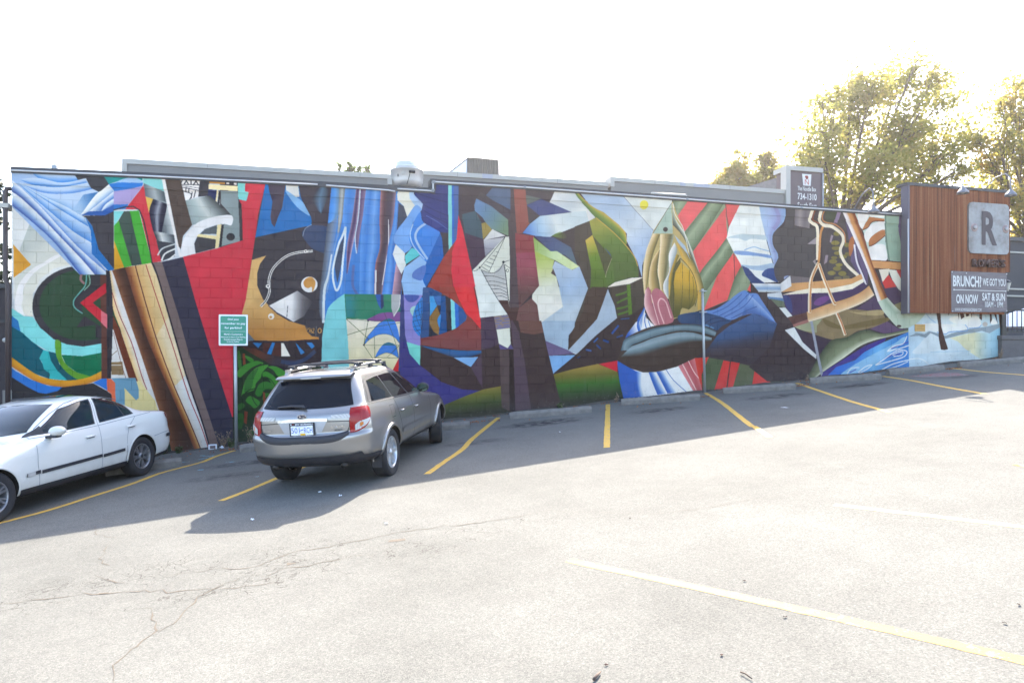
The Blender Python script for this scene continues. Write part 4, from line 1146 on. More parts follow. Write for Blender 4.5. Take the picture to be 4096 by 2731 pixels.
LINES = [
 ('beside the white sedan', [(-60, 2110), (0, 2092), (196, 2040), (388, 1979), (536, 1932), (640, 1893), (760, 1861), (814, 1846), (864, 1825), (937, 1802)], M_YELLOW),
 ('running under the silver wagon', [(883, 2003), (982, 1965), (1105, 1913), (1231, 1860), (1380, 1790), (1450, 1745)], M_YELLOW),
 ('just past the front of the silver wagon', [(1708, 1896), (1780, 1845), (1850, 1797), (1895, 1750), (1994, 1670)], M_YELLOW),
 ('pointing straight at the wall between two wheel stops', [(2427, 1790), (2428, 1750), (2430, 1690), (2432, 1617)], M_YELLOW),
 ('starting at the foot of the thin steel pole', [(2823, 1572), (2890, 1613), (2997, 1697), (3019, 1707), (3080, 1750)], M_YELLOW),
 ('under the dark painted hollow, ending at the shade edge', [(3187, 1532), (3310, 1574), (3400, 1604), (3494, 1631), (3560, 1650)], M_YELLOW),
 ('under the painted blue river', [(3531, 1505), (3639, 1521), (3780, 1548), (3941, 1576)], M_YELLOW),
 ('below the rusty panel, last before the frame edge', [(3785, 1473.6), (3825, 1475), (3947, 1488.5), (4095, 1500), (4250, 1513)], M_YELLOW),
 ('long and sunbleached across the foreground', [(2273, 2240), (2700, 2330), (3162, 2430), (3620, 2532), (4096, 2641), (4300, 2688)], M_YELLOWORN),
 ('short and sunbleached, behind the foreground line', [(3337, 2018), (3700, 2060), (4096, 2107), (4300, 2132)], M_PALE),
 ('cut off by the frame edge in the sun', [(4068, 1861), (4096, 1863), (4300, 1880)], M_PALE)]
for i, (lb, pts, m) in enumerate(LINES):
    o = ribbon([gp(*q) for q in pts], .098, .004 if m is M_YELLOW else .0018, .07, 10, i).build('parking_line', m)
    tag(o, ('pale' if m is M_PALE else 'yellow')+' parking line '+lb, 'parking line', 'painted stall lines')
# long cracks
M_CRACK = mat('crack_dirt', '#5c5348', .95, 0, .3, 20, obj_space=False)
def crack(pts, wdt, seed):
    rng = random.Random(seed); q = [gp(*p) for p in pts]; out = []
    for a, b in zip(q[:-1], q[1:]):
        n = max(2, int(np.linalg.norm(b-a)/.07))
        for t in np.linspace(0, 1, n, endpoint=False): out.append((a*(1-t)+b*t)+np.array([rng.gauss(0, .012), rng.gauss(0, .02), 0]))
    out.append(q[-1]); ribbon(out, wdt, .0025, .75, 1, seed, True).build('crack', M_CRACK, ground)
CR = [([(0, 2410), (180, 2395), (330, 2378), (450, 2370), (640, 2365), (900, 2355), (1100, 2330)], .012), ([(560, 2310), (680, 2302), (770, 2292), (850, 2275), (1010, 2270), (1120, 2225), (1200, 2205), (1350, 2175), (1490, 2152), (1620, 2125), (1800, 2105), (2048, 2070), (2210, 2040), (2260, 2048)], .010),
 ([(430, 2185), (400, 2235), (440, 2260)], .012), ([(370, 2310), (420, 2320), (500, 2330)], .01), ([(580, 2430), (610, 2460), (630, 2520), (560, 2580), (500, 2620), (455, 2660), (450, 2731)], .011),
 ([(640, 2525), (720, 2470), (790, 2390), (860, 2350), (960, 2310)], .008), ([(2210, 2045), (2400, 2050), (2620, 2055), (2800, 2035), (2960, 2005), (3150, 1980), (3200, 1975)], .004), ([(3200, 1870), (3330, 1900), (3560, 1965)], .004),
 ([(1040, 2310), (1150, 2270), (1240, 2262), (1330, 2240), (1450, 2220)], .01), ([(1140, 2255), (1180, 2250)], .05), ([(1555, 2162), (1620, 2155)], .05), ([(395, 2376), (430, 2372)], .04), ([(380, 2100), (385, 2140), (470, 2150)], .006)]
for i, (p, w_) in enumerate(CR): crack(p, w_, i+5)
# old red patch and spray marks on the asphalt
def blotch(name, pts, m, lift=.0035):
    q = [gp(*p) for p in pts]; MB().add([(a[0], a[1], gz(a[0], a[1])+lift) for a in q], [tuple(range(len(q)))]).build(name, m, ground)
M_RED = paint('faded_red_paint', '#8a3b3a', .47); M_CYAN = paint('cyan_spray_paint', '#4fb6cc', .47)
blotch('red_patch', [(3632, 1506), (3700, 1498), (3760, 1491), (3830, 1492), (3880, 1500), (3790, 1506), (3700, 1509)][::-1], M_RED)
for i, p in enumerate(([(792, 1838), (830, 1830), (858, 1822)], [(800, 1822), (835, 1824), (857, 1820)], [(788, 1880), (815, 1878)], [(720, 1850), (760, 1846)], [(900, 1850), (940, 1846)], [(1020, 1907), (1035, 1906)])):
    ribbon([gp(*q) for q in p], .035, .0036, .6, 6, i).build('spray_mark', M_CYAN, ground)
# ------------------------------------------------------------------ wheel stops
M_STOP = mat('old_concrete', '#77716a', .9, 0, .45, 9, .6, 40)
def stop(px0, px1, label):
    a, b = gp(*px0), gp(*px1); L = float(np.linalg.norm((b-a)[:2])); ang = math.atan2(b[1]-a[1], b[0]-a[0]); sl = math.atan2(b[2]-a[2], L)
    bm = bmesh.new(); n = 14; prof = [(0, -.03), (0, .09), (.025, .135), (.04, .145), (.12, .145), (.135, .135), (.16, .09), (.16, -.03)]
    rng = random.Random(int(px0[0])); rows = []
    for i in range(n+1):
        x = L*i/n + (0 if 0 < i < n else (.006 if i == 0 else -.006)); e = 1 if 0 < i < n else .93
        rows.append([bm.verts.new((x, .08+(y-.08)*e+rng.uniform(-.004, .004), z*e+rng.uniform(-.005, .005))) for y, z in prof])
    for r0, r1 in zip(rows[:-1], rows[1:]):
        for j in range(len(prof)-1): bm.faces.new((r0[j], r1[j], r1[j+1], r0[j+1]))
    bm.faces.new(rows[0]); bm.faces.new(rows[-1][::-1])
    bmesh.ops.recalc_face_normals(bm, faces=bm.faces)
    me = bpy.data.meshes.new('wheel_stop'); bm.to_mesh(me); bm.free()
    o = obj('wheel_stop', me, M_STOP, None, a); o.rotation_euler = (0, -sl, ang)
    tag(o, label, 'wheel stop', 'concrete wheel stops along the wall')
stop((420, 1905), (730, 1862), 'concrete wheel stop behind the rear of the white sedan')
stop((958, 1811), (1240, 1779), 'concrete wheel stop between the sign post and the silver wagon')
stop((1560, 1741), (1883, 1713), 'short visible end of wheel stop at the silver wagon front wheel')
stop((2038, 1677), (2372, 1651), 'concrete wheel stop below the painted dark tree trunk')
stop((2485, 1621), (2804, 1601), 'concrete wheel stop below the painted blue and white flag')
stop((2894, 1575), (3187, 1557), 'concrete wheel stop below the painted red and green stripes')
stop((3241, 1534), (3530, 1517), 'concrete wheel stop below the painted blue river')
stop((3559, 1500), (3782, 1480), 'concrete wheel stop below the painted snow and lone trunk')
stop((3843, 1470), (4160, 1446), 'concrete wheel stop nearest the black railing, cut by the frame')
# ------------------------------------------------------------------ set-back grey building and its phone-number tower
M_GREYPAINT = mat('grey_painted_block', '#7e7b76', .8, 0, .08, 1.5, .25, 30)
M_COPING = mat('pale_coping', '#a8a399', .5, .1, .10, 2.5)
M_COPPATCH = mat('grey_coping_patch', '#9a9aa2', .5, .1, .1, 3)
YB = 2.2
gb = empty('grey_parapet_building', (0, YB, 5.2)); GBO = np.array([0, YB, 5.2])
tag(gb, 'grey parapet building with pale coping rising behind the mural wall', 'building')
def up(px, py, Y=YB): q = wp(px, py, Y); return q[0], q[2]
CP = [((487, 633), (1567, 697)), ((1569, 672), (2433, 728)), ((2443, 706.5), (3156, 760))]
ch = .115
mbw, mbc = MB(), MB()
for (p0, p1) in CP:
    (xa, za), (xb, zb) = up(*p0), up(*p1)
    vs = []
    for y in (.03, .33):
        vs += [(xa+.02, y, 5.0-5.2), (xb, y, 5.0-5.2), (xb, y, zb-.06-5.2), (xa+.02, y, za-.06-5.2)]
    mbw.add(vs, [(0, 1, 2, 3), (5, 4, 7, 6), (0, 3, 7, 4), (2, 1, 5, 6), (3, 2, 6, 7)])
    vs = []
    for y in (-.0, .4):
        vs += [(xa, y, za-ch-5.2), (xb, y, zb-ch-5.2), (xb, y, zb-5.2), (xa, y, za-5.2)]
    mbc.add(vs, [(0, 1, 2, 3), (5, 4, 7, 6), (0, 3, 7, 4), (2, 1, 5, 6), (3, 2, 6, 7), (1, 0, 4, 5)])
# returns of the coping where the parapet steps and at the open left end
(xa, za) = up(487, 633); mbc.box((xa-.002, -.003, -.2), (xa+.1, .4, za-ch-5.2-.001))
for (pa, pb) in (((1567, 697), (1569, 672)), ((2437, 728), (2443, 706.5))):
    (x0, z0), (x1, z1) = up(*pa), up(*pb); mbc.box((x1-.004, -.004, z0-ch-5.2), (x1+.11, .4, z1-5.2+.003))
mbw.build('parapet_wall', M_GREYPAINT, gb); mbc.build('coping', M_COPING, gb)
for px in (830, 1200, 1440, 1830, 2230, 2620, 2920):   # butt joints of the coping
    p = [c for c in CP if c[0][0] <= px <= c[1][0]][0]; t = (px-p[0][0])/(p[1][0]-p[0][0]); (x, z) = up(px, p[0][1]+t*(p[1][1]-p[0][1]))
    MB().box((x-.004, -.006, z-ch-5.2), (x+.004, .0, z-5.2+.002)).build('coping_joint', M_GREYPAINT, gb)
for a, b in ((1929, 1971), (2720, 2742), (2774, 2838)):
    p = [c for c in CP if c[0][0] <= a <= c[1][0]][0]; f_ = lambda q: p[0][1]+(q-p[0][0])/(p[1][0]-p[0][0])*(p[1][1]-p[0][1])
    (x0, z0), (x1, z1) = up(a, f_(a)), up(b, f_(b))
    MB().add([(x0, -.004, z0-ch-5.2), (x1, -.004, z1-ch-5.2), (x1, -.004, z1-5.2), (x0, -.004, z0-5.2)], [(0, 1, 2, 3)]).build('coping_patch', M_COPPATCH, gb)
mb = MB(); (xa, za), (xb, zb) = up(500, 640), up(3150, 760)
mb.box((xa+.1, .3, -.3), (xb-.1, 9, .3)); mb.build('flat_roof', mat('roof_felt', '#55565a', .9, 0, .2, 1), gb)
(x0, z0), (x1, z1) = up(3158, 664), up(3288, 672)
tw = empty('sign_tower', (x0, YB, 5.2)); tag(tw, 'dark brown parapet tower with white phone number lettering', 'sign tower')
M_BROWN = mat('brown_painted_wall', '#5f5356', .8, 0, .08, 2, .15)
W_, H_ = x1-x0, z0-5.2
mb = MB(); mb.box((0, 0, -.3), (W_, .6, H_-.02)); mb.build('tower_wall', M_BROWN, tw)
mb = MB(); mb.box((-.09, -.05, H_-.13), (W_+.005, .62, H_)); mb.box((-.15, -.055, -.02), (-.005, .2, H_-.005)); mb.build('coping', M_COPING, tw)
MB().box((W_-.004, -.03, -.3), (W_+.04, .06, H_-.14)).build('corner_trim', M_GREYMETAL, tw)
M_WHITESIGN = mat('white_sign_vinyl', '#d2d0ca', .5, 0, .04, 5); M_REDPRINT = mat('red_print', '#b5483a', .5, 0, .1, 8)
def tpt(px, py): q = up(px, py); return q[0]-x0, q[1]-5.2
bx = [tpt(*p) for p in ((3208, 696), (3244.5, 699), (3241.5, 744.5), (3212.5, 742.5))][::-1]
MB().prism(bx, -.012, -.004).build('box_emblem', M_WHITESIGN, tw)
cxx, czz = tpt(3226.5, 710)
mb = MB(); 
for k in range(7):
    a = k*.9; mb.lathe([(.028+.01*(k % 2), 0), (.028, .004)], 10, Matrix.Translation((cxx+.05*math.cos(a*2)*(k/7), -.018, czz+.045*math.sin(a*2)*(k/7))) @ Matrix.Rotation(rad(90), 4, 'X'))
mb.build('emblem_swirl', M_REDPRINT, tw)
def tl(txt, p0, p1, m, name='lettering', bold=0.0, par=tw, f=tpt, d=.008):
    (a, c), (b, e) = f(*p0), f(*p1); me = text_mesh(txt, a, b, c, e, d, bold); return obj(name, me, m, par)
tl('N', (3218, 739), (3234, 719), M_REDPRINT, d=.018)
tl('The Noodle Box', (3190, 762), (3264, 750), M_WHITESIGN, bold=.01)
tl('734-1310', (3190, 798), (3266, 777), M_WHITESIGN, bold=.02)
tl('South East', (3190, 832), (3266, 814), M_WHITESIGN, bold=.015)
q0, q1, q2 = wp(2990, 747, 5), wp(3140, 695, 5), wp(3140, 760, 5)
o = MB().prism([(q0[0], q0[2]-.6), (q1[0]+.3, q2[2]-.6), (q1[0]+.3, q1[2]+.05), (q0[0], q0[2])], 5, 5.3).build('sloping_roof_screen', mat('grey_boarding', '#7d7672', .85, 0, .3, 9))
tag(o, 'dark weathered sloping screen wall behind the sign tower', 'screen wall')
# ------------------------------------------------------------------ roof fan
M_ALU = mat('spun_aluminium', '#cbcac7', .42, .55, .1, 3); M_DARK = mat('dark_hole', '#202024', .6)
c = wp(1628, 745, 1.15); fan = empty('roof_exhaust_fan', (c[0], 1.15, 5.08)); zb = c[2]-5.08
tag(fan, 'round spun metal exhaust fan on the roof edge', 'exhaust fan')
R_ = .375; s_ = 16.0/2731
mb = MB(); mb.lathe([(R_*.80, zb-.04), (R_*.93, zb+.03), (R_*.985, zb+.09), (R_, zb+.33), (R_*1.03, zb+.335), (R_*1.03, zb+.355), (R_*.72, zb+.385)], 40); mb.build('lower_shroud', M_ALU, fan)
mb = MB(); mb.lathe([(R_*.72, zb+.38), (R_*.73, zb+.47), (R_*.70, zb+.475), (R_*.70, zb+.49), (R_*.69, zb+.53), (R_*.60, zb+.55), (.02, zb+.56)], 40); mb.build('motor_cap', M_ALU, fan)
MB().box((-.2, -.2, -.05), (.2, .2, zb)).build('curb', M_GREYPAINT, fan)
hx = .07; mb = MB(); mb.tube([(hx-.07, -R_*.975, zb+.25), (hx+.07, -R_*.975, zb+.25)], .032, 10); mb.build('vent_slot', M_DARK, fan)
MB().tube([(hx-.04, -R_*.99, zb+.24), (hx-.07, -R_-.01, zb+.12), (hx-.12, -R_-.03, zb-.05)], .008, 6).build('cable', M_DARK, fan)
for dx, dz, sx, sz, m in ((-.24, .17, .016, .03, M_GREYPAINT), (-.13, .21, .026, .03, M_COPING)):
    ang = math.asin(dx/R_); MB().box((dx-sx, -R_*math.cos(ang)-.012, zb+dz-sz), (dx+sx, -R_*math.cos(ang)+.01, zb+dz+sz)).build('rating_plate', m, fan)
MB().box((-R_-.08, -.15, zb-.02), (-R_+.02, -.03, zb+.12)).build('junction_box', M_COPING, fan)
# ------------------------------------------------------------------ duct hood
YH = 6.5
P4 = [wp(x, y, YH) for x, y in ((1861, 700), (1989, 704), (1996, 641.5), (1871, 633.5))]; bz = 5.3
hd = empty('roof_duct_hood', (P4[0][0], YH, bz)); tag(hd, 'corrugated metal duct hood standing on the roof', 'duct hood')
L = lambda q: (q[0]-P4[0][0], q[1]-YH, q[2]-bz)
M_CORR = mat('galvanised_corrugation', '#6c655c', .5, .35, .2, 4); M_HOOD = mat('hood_sheet', '#d2d3d6', .5, .2, .1, 3)
a, b, c2, d2 = [np.array(L(q)) for q in P4]; dep = np.array([-.55, 3.2, 0])
mb = MB(); n = 19; P = []
for i in range(n*4+1):
    t = i/(n*4); dy = (.02 if (i//2) % 2 else 0); bot = a*(1-t)+b*t-np.array([0, 0, 1.6]); top = d2*(1-t)+c2*t
    P.append([(bot[0], bot[1]-dy-.35, bot[2]), (top[0], top[1]-dy, top[2])])
mb.grid(P, 0, False, True); mb.build('corrugated_face', M_CORR, hd)
mb = MB(); 
for e0, e1 in ((a, d2), (b, c2)):
    lo = e0-np.array([0, .35, 1.6]); mb.add([lo, e1, e1+dep*np.array([1, .6, 1])-np.array([0, 0, .25]), lo+dep], [(0, 1, 2, 3)])
mb.add([d2, c2, c2+dep*np.array([1, .6, 1])-np.array([0, 0, .25]), d2+dep*np.array([1, .6, 1])-np.array([0, 0, .25])], [(0, 1, 2, 3)])
mb.build('hood_sides', M_HOOD, hd)
MB().tube([tuple(d2), tuple(d2+dep*np.array([1, .6, 1])-np.array([0, 0, .25])), tuple(a+dep-np.array([0, .35, .8]))], .03, 6).build('edge_trim', M_GREYMETAL, hd)
mb = MB(); rim = [d2-np.array([.02, .03, -.01]), c2-np.array([-.02, .03, -.01]), b-np.array([-.03, .35, 1.6])]; mb.tube(rim, .022, 6); mb.tube([rim[0], a-np.array([.03, .35, 1.6])], .022, 6); mb.build('rim', mat('rim_grey', '#6f6d69', .5, .3), hd)
# ------------------------------------------------------------------ rusty sign panel
M_RUST = None
def rust():
    k = NT('rusted_corrugated_steel'); p = k.n('TexCoord').outputs['Object']
    m = k.n('Mapping', {'Vector': p, 'Scale': (11, 1, .10)}); n = k.noise(m.outputs[0], 2.6, 4, .6); n2 = k.noise(p, 30, 5, .7)
    m2 = k.n('Mapping', {'Vector': p, 'Scale': (13.3, 1, .22)}); n3 = k.noise(m2.outputs[0], 2.2, 4, .6)
    c = k.ramp(k.math('ADD', k.math('MULTIPLY', n, .8), k.math('MULTIPLY', n2, .2)), [(.34, lin('#57301f')), (.46, lin('#84492b')), (.56, lin('#9a5f3d')), (.68, lin('#ab7c55'))])
    c = k.mix(k.n('MapRange', {0: n3, 1: .66, 2: .78, 3: 0.0, 4: .55}).outputs[0], c, lin('#a99a8c'))
    k.set(k.b, 'Base Color', c); k.b.inputs['Roughness'].default_value = .75; k.b.inputs['Metallic'].default_value = .1; k.bump(n2, .3, .004); return k.m
M_RUST = rust(); M_PANELSIDE = mat('panel_side_grey', '#5a5560', .6, .1, .1, 3)
YP = -.24
pp = lambda x, y: (lambda q: (q[0]-PX0, q[2]-PZ0))(wp(x, y, YP))
q = wp(3634, 1251, YP); PX0, PZ0 = q[0], q[2]
pn = empty('rusty_sign_panel', (PX0, YP, PZ0)); tag(pn, 'tall rust brown corrugated steel sign panel at the wall end', 'sign panel')
pw = pp(4041, 1087)[0]; hl = pp(3637, 742)[1]; hr = pp(4036, 774)[1]; nx = pp(4018, 1100)[0]; nz = pp(4043, 1090)[1]
npitch = 46
mb = MB(); P = []
NS = npitch*4
for i in range(NS+1):
    x = pw*i/NS; zb_ = 0 if x < nx else nz; y = (.026, 0, -.026, 0)[i % 4]
    P.append([(x, y, zb_), (x, y, hl+(hr-hl)*x/pw)])
mb.grid(P, 0, False, True); mb.build('corrugated_sheet', M_RUST, pn)
mb = MB(); mb.box((-.03, -.02, -.02), (.025, .215, hl+.02))
mb.box((.0, .02, .05), (nx, .215, hl)); mb.box((nx, .02, nz+.03), (pw-.02, .215, hr)); mb.build('panel_frame', M_PANELSIDE, pn)
mb = MB(); mb.add([(-.06, -.04, hl), (pw+.02, -.04, hr), (pw+.02, -.04, hr+.075), (-.06, -.04, hl+.075), (-.06, .34, hl), (pw+.02, .34, hr), (pw+.02, .34, hr+.075), (-.06, .34, hl+.075)], [(0, 1, 2, 3), (3, 2, 6, 7), (5, 4, 7, 6), (1, 5, 6, 2), (4, 0, 3, 7), (0, 4, 5, 1)]); mb.build('top_cap', M_BLACKMETAL, pn)
MB().tube([(-.04, -.03, .0), (-.04, -.03, hl-.9)], .015, 6).build('corner_pipe', M_CONDUIT, pn)
# plate with the letter
def plate_mat():
    k = NT('weathered_zinc_plate'); p = k.n('TexCoord').outputs['Object']; n = k.noise(p, 3.2, 6, .65); n2 = k.noise(p, 9, 5, .7)
    c = k.ramp(n, [(.3, lin('#6f6a67')), (.5, lin('#8c8a88')), (.7, lin('#9a9a99'))]); c = k.mix(k.n('MapRange', {0: n2, 1: .56, 2: .72, 3: 0.0, 4: .5}).outputs[0], c, lin('#8a6f64'))
    k.set(k.b, 'Base Color', c); k.b.inputs['Roughness'].default_value = .5; k.b.inputs['Metallic'].default_value = .2; return k.m
(a0, c0), (a1, c1) = pp(3867, 1013), pp(4027, 822); c0 = pp(3868, 1013)[1]; c1 = pp(3867, 809)[1]
sp = empty('letter_plate_sign', (PX0, YP-.02, PZ0)); tag(sp, 'rounded grey metal plate sign with a big dark R', 'sign')
def rrect(x0, x1, z0, z1, r, n=6):
    out = []
    for cx, cz, t0 in ((x1-r, z0+r, -90), (x1-r, z1-r, 0), (x0+r, z1-r, 90), (x0+r, z0+r, 180)):
        for i in range(n+1): t = rad(t0+90*i/n); out.append((cx+r*math.cos(t), cz+r*math.sin(t)))
    return out
MB().prism(rrect(a0, a1, c0, c1, .13), -.05, -.0).build('plate', plate_mat(), sp)
M_LETTER = mat('dark_letter', '#40353a', .6, 0, .1, 4); M_BOLT = mat('bolt_steel', '#9b9694', .4, .5, .2, 12)
(b0, e0), (b1, e1) = pp(3917, 981), pp(3978, 850); obj('letter', text_mesh('R', b0, b1, e0, e1, .058, .028), M_LETTER, sp)
M_WASHER = mat('rusty_washer', '#9a8580', .6, .2, .3, 14)
for px_, py_ in ((3888, 912), (4013, 918)):
    x, z = pp(px_, py_); T = Matrix.Translation((x, -.05, z)) @ Matrix.Rotation(rad(90), 4, 'X')
    MB().lathe([(.115, .0), (.115, .008), (.095, .012)], 24, T).build('washer', M_WASHER, sp)
    MB().lathe([(.065, .01), (.065, .035), (.055, .045)], 6, T).build('bolt', M_BOLT, sp)
# separate dark letters of the name
nm = empty('metal_name_lettering', (PX0, YP-.02, PZ0)); tag(nm, "dark raised metal letters reading ROMER'S under the R plate", 'lettering')
xs_ = [3876, 3898, 3921, 3946, 3966, 3986, 3990, 4008]
for i, chh in enumerate("ROMER'S"):
    (l0, m0), (l1, m1) = pp(xs_[i]+1, 1069+i*.5), pp(xs_[i+1]-1, 1038+i*.5)
    if chh == "'": (l0, m0), (l1, m1) = pp(3986, 1050), pp(3989, 1038)
    me = text_mesh(chh, l0, l1, m0, m1, .07, .03); o = obj('letter', me, mat('rusted_letter', '#4a2f2a', .7, .1, .2, 9) if i == 0 else bpy.data.materials['rusted_letter'], nm)
    md = o.modifiers.new('depth', 'SOLIDIFY'); md.thickness = .05; md.offset = 0
# banner
def wood_print():
    k = NT('banner_print'); p = k.n('TexCoord').outputs['Object']; m = k.n('Mapping', {'Vector': p, 'Scale': (.6, 1, 7)}); n = k.noise(m.outputs[0], 3.5, 5, .6)
    k.set(k.b, 'Base Color', k.ramp(n, [(.3, lin('#5a4f50')), (.55, lin('#6f6566')), (.75, lin('#7f7678'))])); k.b.inputs['Roughness'].default_value = .55; return k.m
bn = empty('brunch_banner', (PX0, YP-.03, PZ0)); tag(bn, 'brown wood print banner with white brunch opening hours', 'banner')
Q = [pp(3800, 1249), pp(4022.5, 1248), pp(4022.5, 1093), pp(3798, 1084)]
mb = MB(); n = 12
P = [[((Q[0][0]*(1-t)+Q[1][0]*t)*(1-s)+(Q[3][0]*(1-t)+Q[2][0]*t)*s, -.012-.008*math.sin(t*9+s*3), (Q[0][1]*(1-t)+Q[1][1]*t)*(1-s)+(Q[3][1]*(1-t)+Q[2][1]*t)*s) for s in np.linspace(0, 1, 6)] for t in np.linspace(0, 1, n)]
mb.grid(P, 0, True, True); mb.build('banner_sheet', wood_print(), bn)
def zz(zx, zy): return 3500+zx/1.9128, 680+zy/1.9128
for txt, p0, p1, bd in (('BRUNCH?', (583, 892), (800, 815), .03), ('WE GOT YOU', (810, 886), (985, 836), .02), ('ON NOW', (608, 1022), (775, 955), .03), ('SAT & SUN', (806, 1000), (980, 946), .025), ('10AM - 1PM', (828, 1051), (965, 1010), .015), ('WWW.ROMERSBURGERBAR.COM', (598, 1081), (800, 1060), 0)):
    tl(txt, zz(*p0), zz(*p1), M_WHITESIGN, 'lettering', bd, bn, pp, .026)
(l0, m0), (l1, m1) = pp(*zz(590, 917)), pp(*zz(985, 917)); mb = MB(); mb.box((l0, -.027, m0-.008), (l1, -.025, m0+.008))
for x in (l0, l1): mb.lathe([(.022, 0), (.022, .002)], 12, Matrix.Translation((x, -.0285, m0)) @ Matrix.Rotation(rad(90), 4, 'X'))
mb.build('divider_line', M_WHITESIGN, bn)
for x, z in (Q[0], Q[1], Q[2], Q[3], pp(3855, 1089)): MB().lathe([(.016, 0), (.016, .006)], 10, Matrix.Translation((x+(.03 if x < Q[1][0]-.2 else -.03), -.024, z+(.03 if z < .4 else -.03))) @ Matrix.Rotation(rad(90), 4, 'X')).build('grommet', M_CONDUIT, bn)
# plaque
pq = empty('gold_plaque', tuple(wp(3658, 1325, 0))); (u0, u1) = (wp(3658, 1325), wp(3698.7, 1297)); dx, dz = u1[0]-u0[0], u1[2]-u0[2]
tag(pq, 'small gold coloured plaque on the painted snow beside the panel', 'plaque')
MB().cbox((0, -.022, 0), (dx, -.002, dz), .006).build('plate', mat('brass_plaque', '#b98f4e', .5, .3, .1, 9), pq)
M_PLQ = mat('plaque_engraving', '#7a5a2e', .6)
for i in range(3): MB().box((.05, -.0245, dz*(.74-.22*i)), (dx-.05-.06*(i % 2), -.0225, dz*(.78-.22*i))).build('engraved_line', M_PLQ, pq)
# ------------------------------------------------------------------ gooseneck lamps
M_LAMP = mat('grey_lamp_enamel', '#77777c', .4, .2, .1, 5)
def goose(base, tip, label, sag=.35):
    g = empty('gooseneck_lamp', tuple(base)); tag(g, label, 'lamp', 'gooseneck sign lamps'); b, t = Vector(base), Vector(tip); d = t-b
    pts = [Vector((0, 0, 0)), d*.45+Vector((0, 0, sag*.75)), d*.8+Vector((0, 0, sag)), d*.97+Vector((0, 0, sag*.8)), d+Vector((0, 0, sag*.2)), d]
    MB().tube(pts, .016, 8).build('arm', M_LAMP, g)
    T = Matrix.Translation(d)
    MB().lathe([(.03, .04), (.045, .0), (.09, -.05), (.135, -.10), (.145, -.15), (.13, -.15), (.08, -.07), (.02, -.03)], 24, T, 0, False).build('shade', M_LAMP, g)
    MB().lathe([(.0, -.15), (.05, -.13), (.06, -.08), (.03, -.05)], 14, T, 0, False).build('bulb', mat('unlit_bulb', '#d8d8d4', .3), g)
    MB().lathe([(.05, -.01), (.05, .015), (.02, .02)], 14).build('base_flange', M_LAMP, g)
b_ = wp(3415, 838, .12); t_ = wp(3494, 828, -.45); goose(b_, t_, 'grey gooseneck lamp on the wall top left of the rusty panel', .5)
b_ = wp(3775, 757, 0); t_ = wp(3852, 752, -.85); goose(b_, t_, 'grey gooseneck lamp over the middle of the rusty panel', .12)
b_ = wp(3938, 757, -.05); t_ = wp(4043, 762, -.85); goose(b_, t_, 'grey gooseneck lamp over the outer end of the rusty panel', .45)
# ------------------------------------------------------------------ parking sign on its post, and the bare pole
M_GALV = mat('galvanised_steel', '#a9adad', .45, .55, .15, 12)
M_GREEN = mat('green_sign_face', '#2f8a70', .4, 0, .03, 3); M_SIGNW = mat('white_sign_face', '#e3e8ea', .4, 0, .03, 3)
b0_ = gp(946, 1796); YS = b0_[1]
ps = empty('parking_sign', tuple(b0_)); tag(ps, 'green and white pay for parking sign on a steel post', 'parking sign')
s0, s1 = wp(875, 1381.5, YS-.04), wp(991, 1259, YS-.04); tp = wp(939, 1262, YS)
lean = tp-b0_
MB().tube([(0, 0, -.1), tuple(lean)], .031, 12).build('post', M_GALV, ps)
SX0, SX1, SZ0, SZ1 = s0[0]-b0_[0], s1[0]-b0_[0], s0[2]-b0_[2], s1[2]-b0_[2]
MB().prism(rrect(SX0, SX1, SZ0, SZ1, .012, 3), -.042, -.036).build('sign_plate', M_SIGNW, ps)
bw = .03; MB().prism(rrect(SX0+bw, SX1-bw, SZ0+bw, SZ1-bw, .025, 4), -.0445, -.043).build('green_field', M_GREEN, ps)
SW, SH = SX1-SX0, SZ1-SZ0
for txt, u0, u1, v0, v1, bd in (('Did you', .31, .68, .80, .88, .02), ('remember to pay', .08, .92, .66, .745, .02), ('for parking?', .20, .80, .52, .61, .02), ("Mark's Customers", .18, .82, .335, .395, .012), ('Maximum 2 Hours Free Parking', .08, .92, .24, .295, .01), ('Provide License Plate to', .18, .82, .17, .22, .01), ('In-store Cashier', .28, .71, .10, .15, .01)):
    obj('lettering', text_mesh(txt, SX0+SW*u0, SX0+SW*u1, SZ0+SH*v0, SZ0+SH*v1, .047, bd), M_SIGNW, ps)
MB().box((SX0+SW*.08, -.047, SZ0+SH*.452), (SX0+SW*.92, -.0455, SZ0+SH*.458)).build('divider_line', M_SIGNW, ps)
for v in (.08, .92): MB().lathe([(.008, 0), (.008, .004)], 8, Matrix.Translation((SX0+SW*.5, -.0445, SZ0+SH*v)) @ Matrix.Rotation(rad(90), 4, 'X')).build('bolt', M_BOLT, ps)
p0_ = gp(2820, 1570); t1 = wp(2809.5, 1155, p0_[1])
pl = empty('steel_pole', tuple(p0_)); tag(pl, 'thin bare galvanised steel pole before the striped part of the mural', 'pole')
MB().tube([(0, 0, -.1), tuple(t1-p0_)], .03, 12).build('post', M_GALV, pl)
for yy in (1164, 1248):
    c_ = wp(2812, yy, p0_[1])-p0_; mb = MB(); mb.box((c_[0]-.075, -.045, c_[2]-.012), (c_[0]+.075, .045, c_[2]+.012)); 
    for s in (-.065, .065): mb.tube([(c_[0]+s, -.06, c_[2]), (c_[0]+s, .02, c_[2])], .012, 6)
    mb.build('clamp', M_GALV, pl)
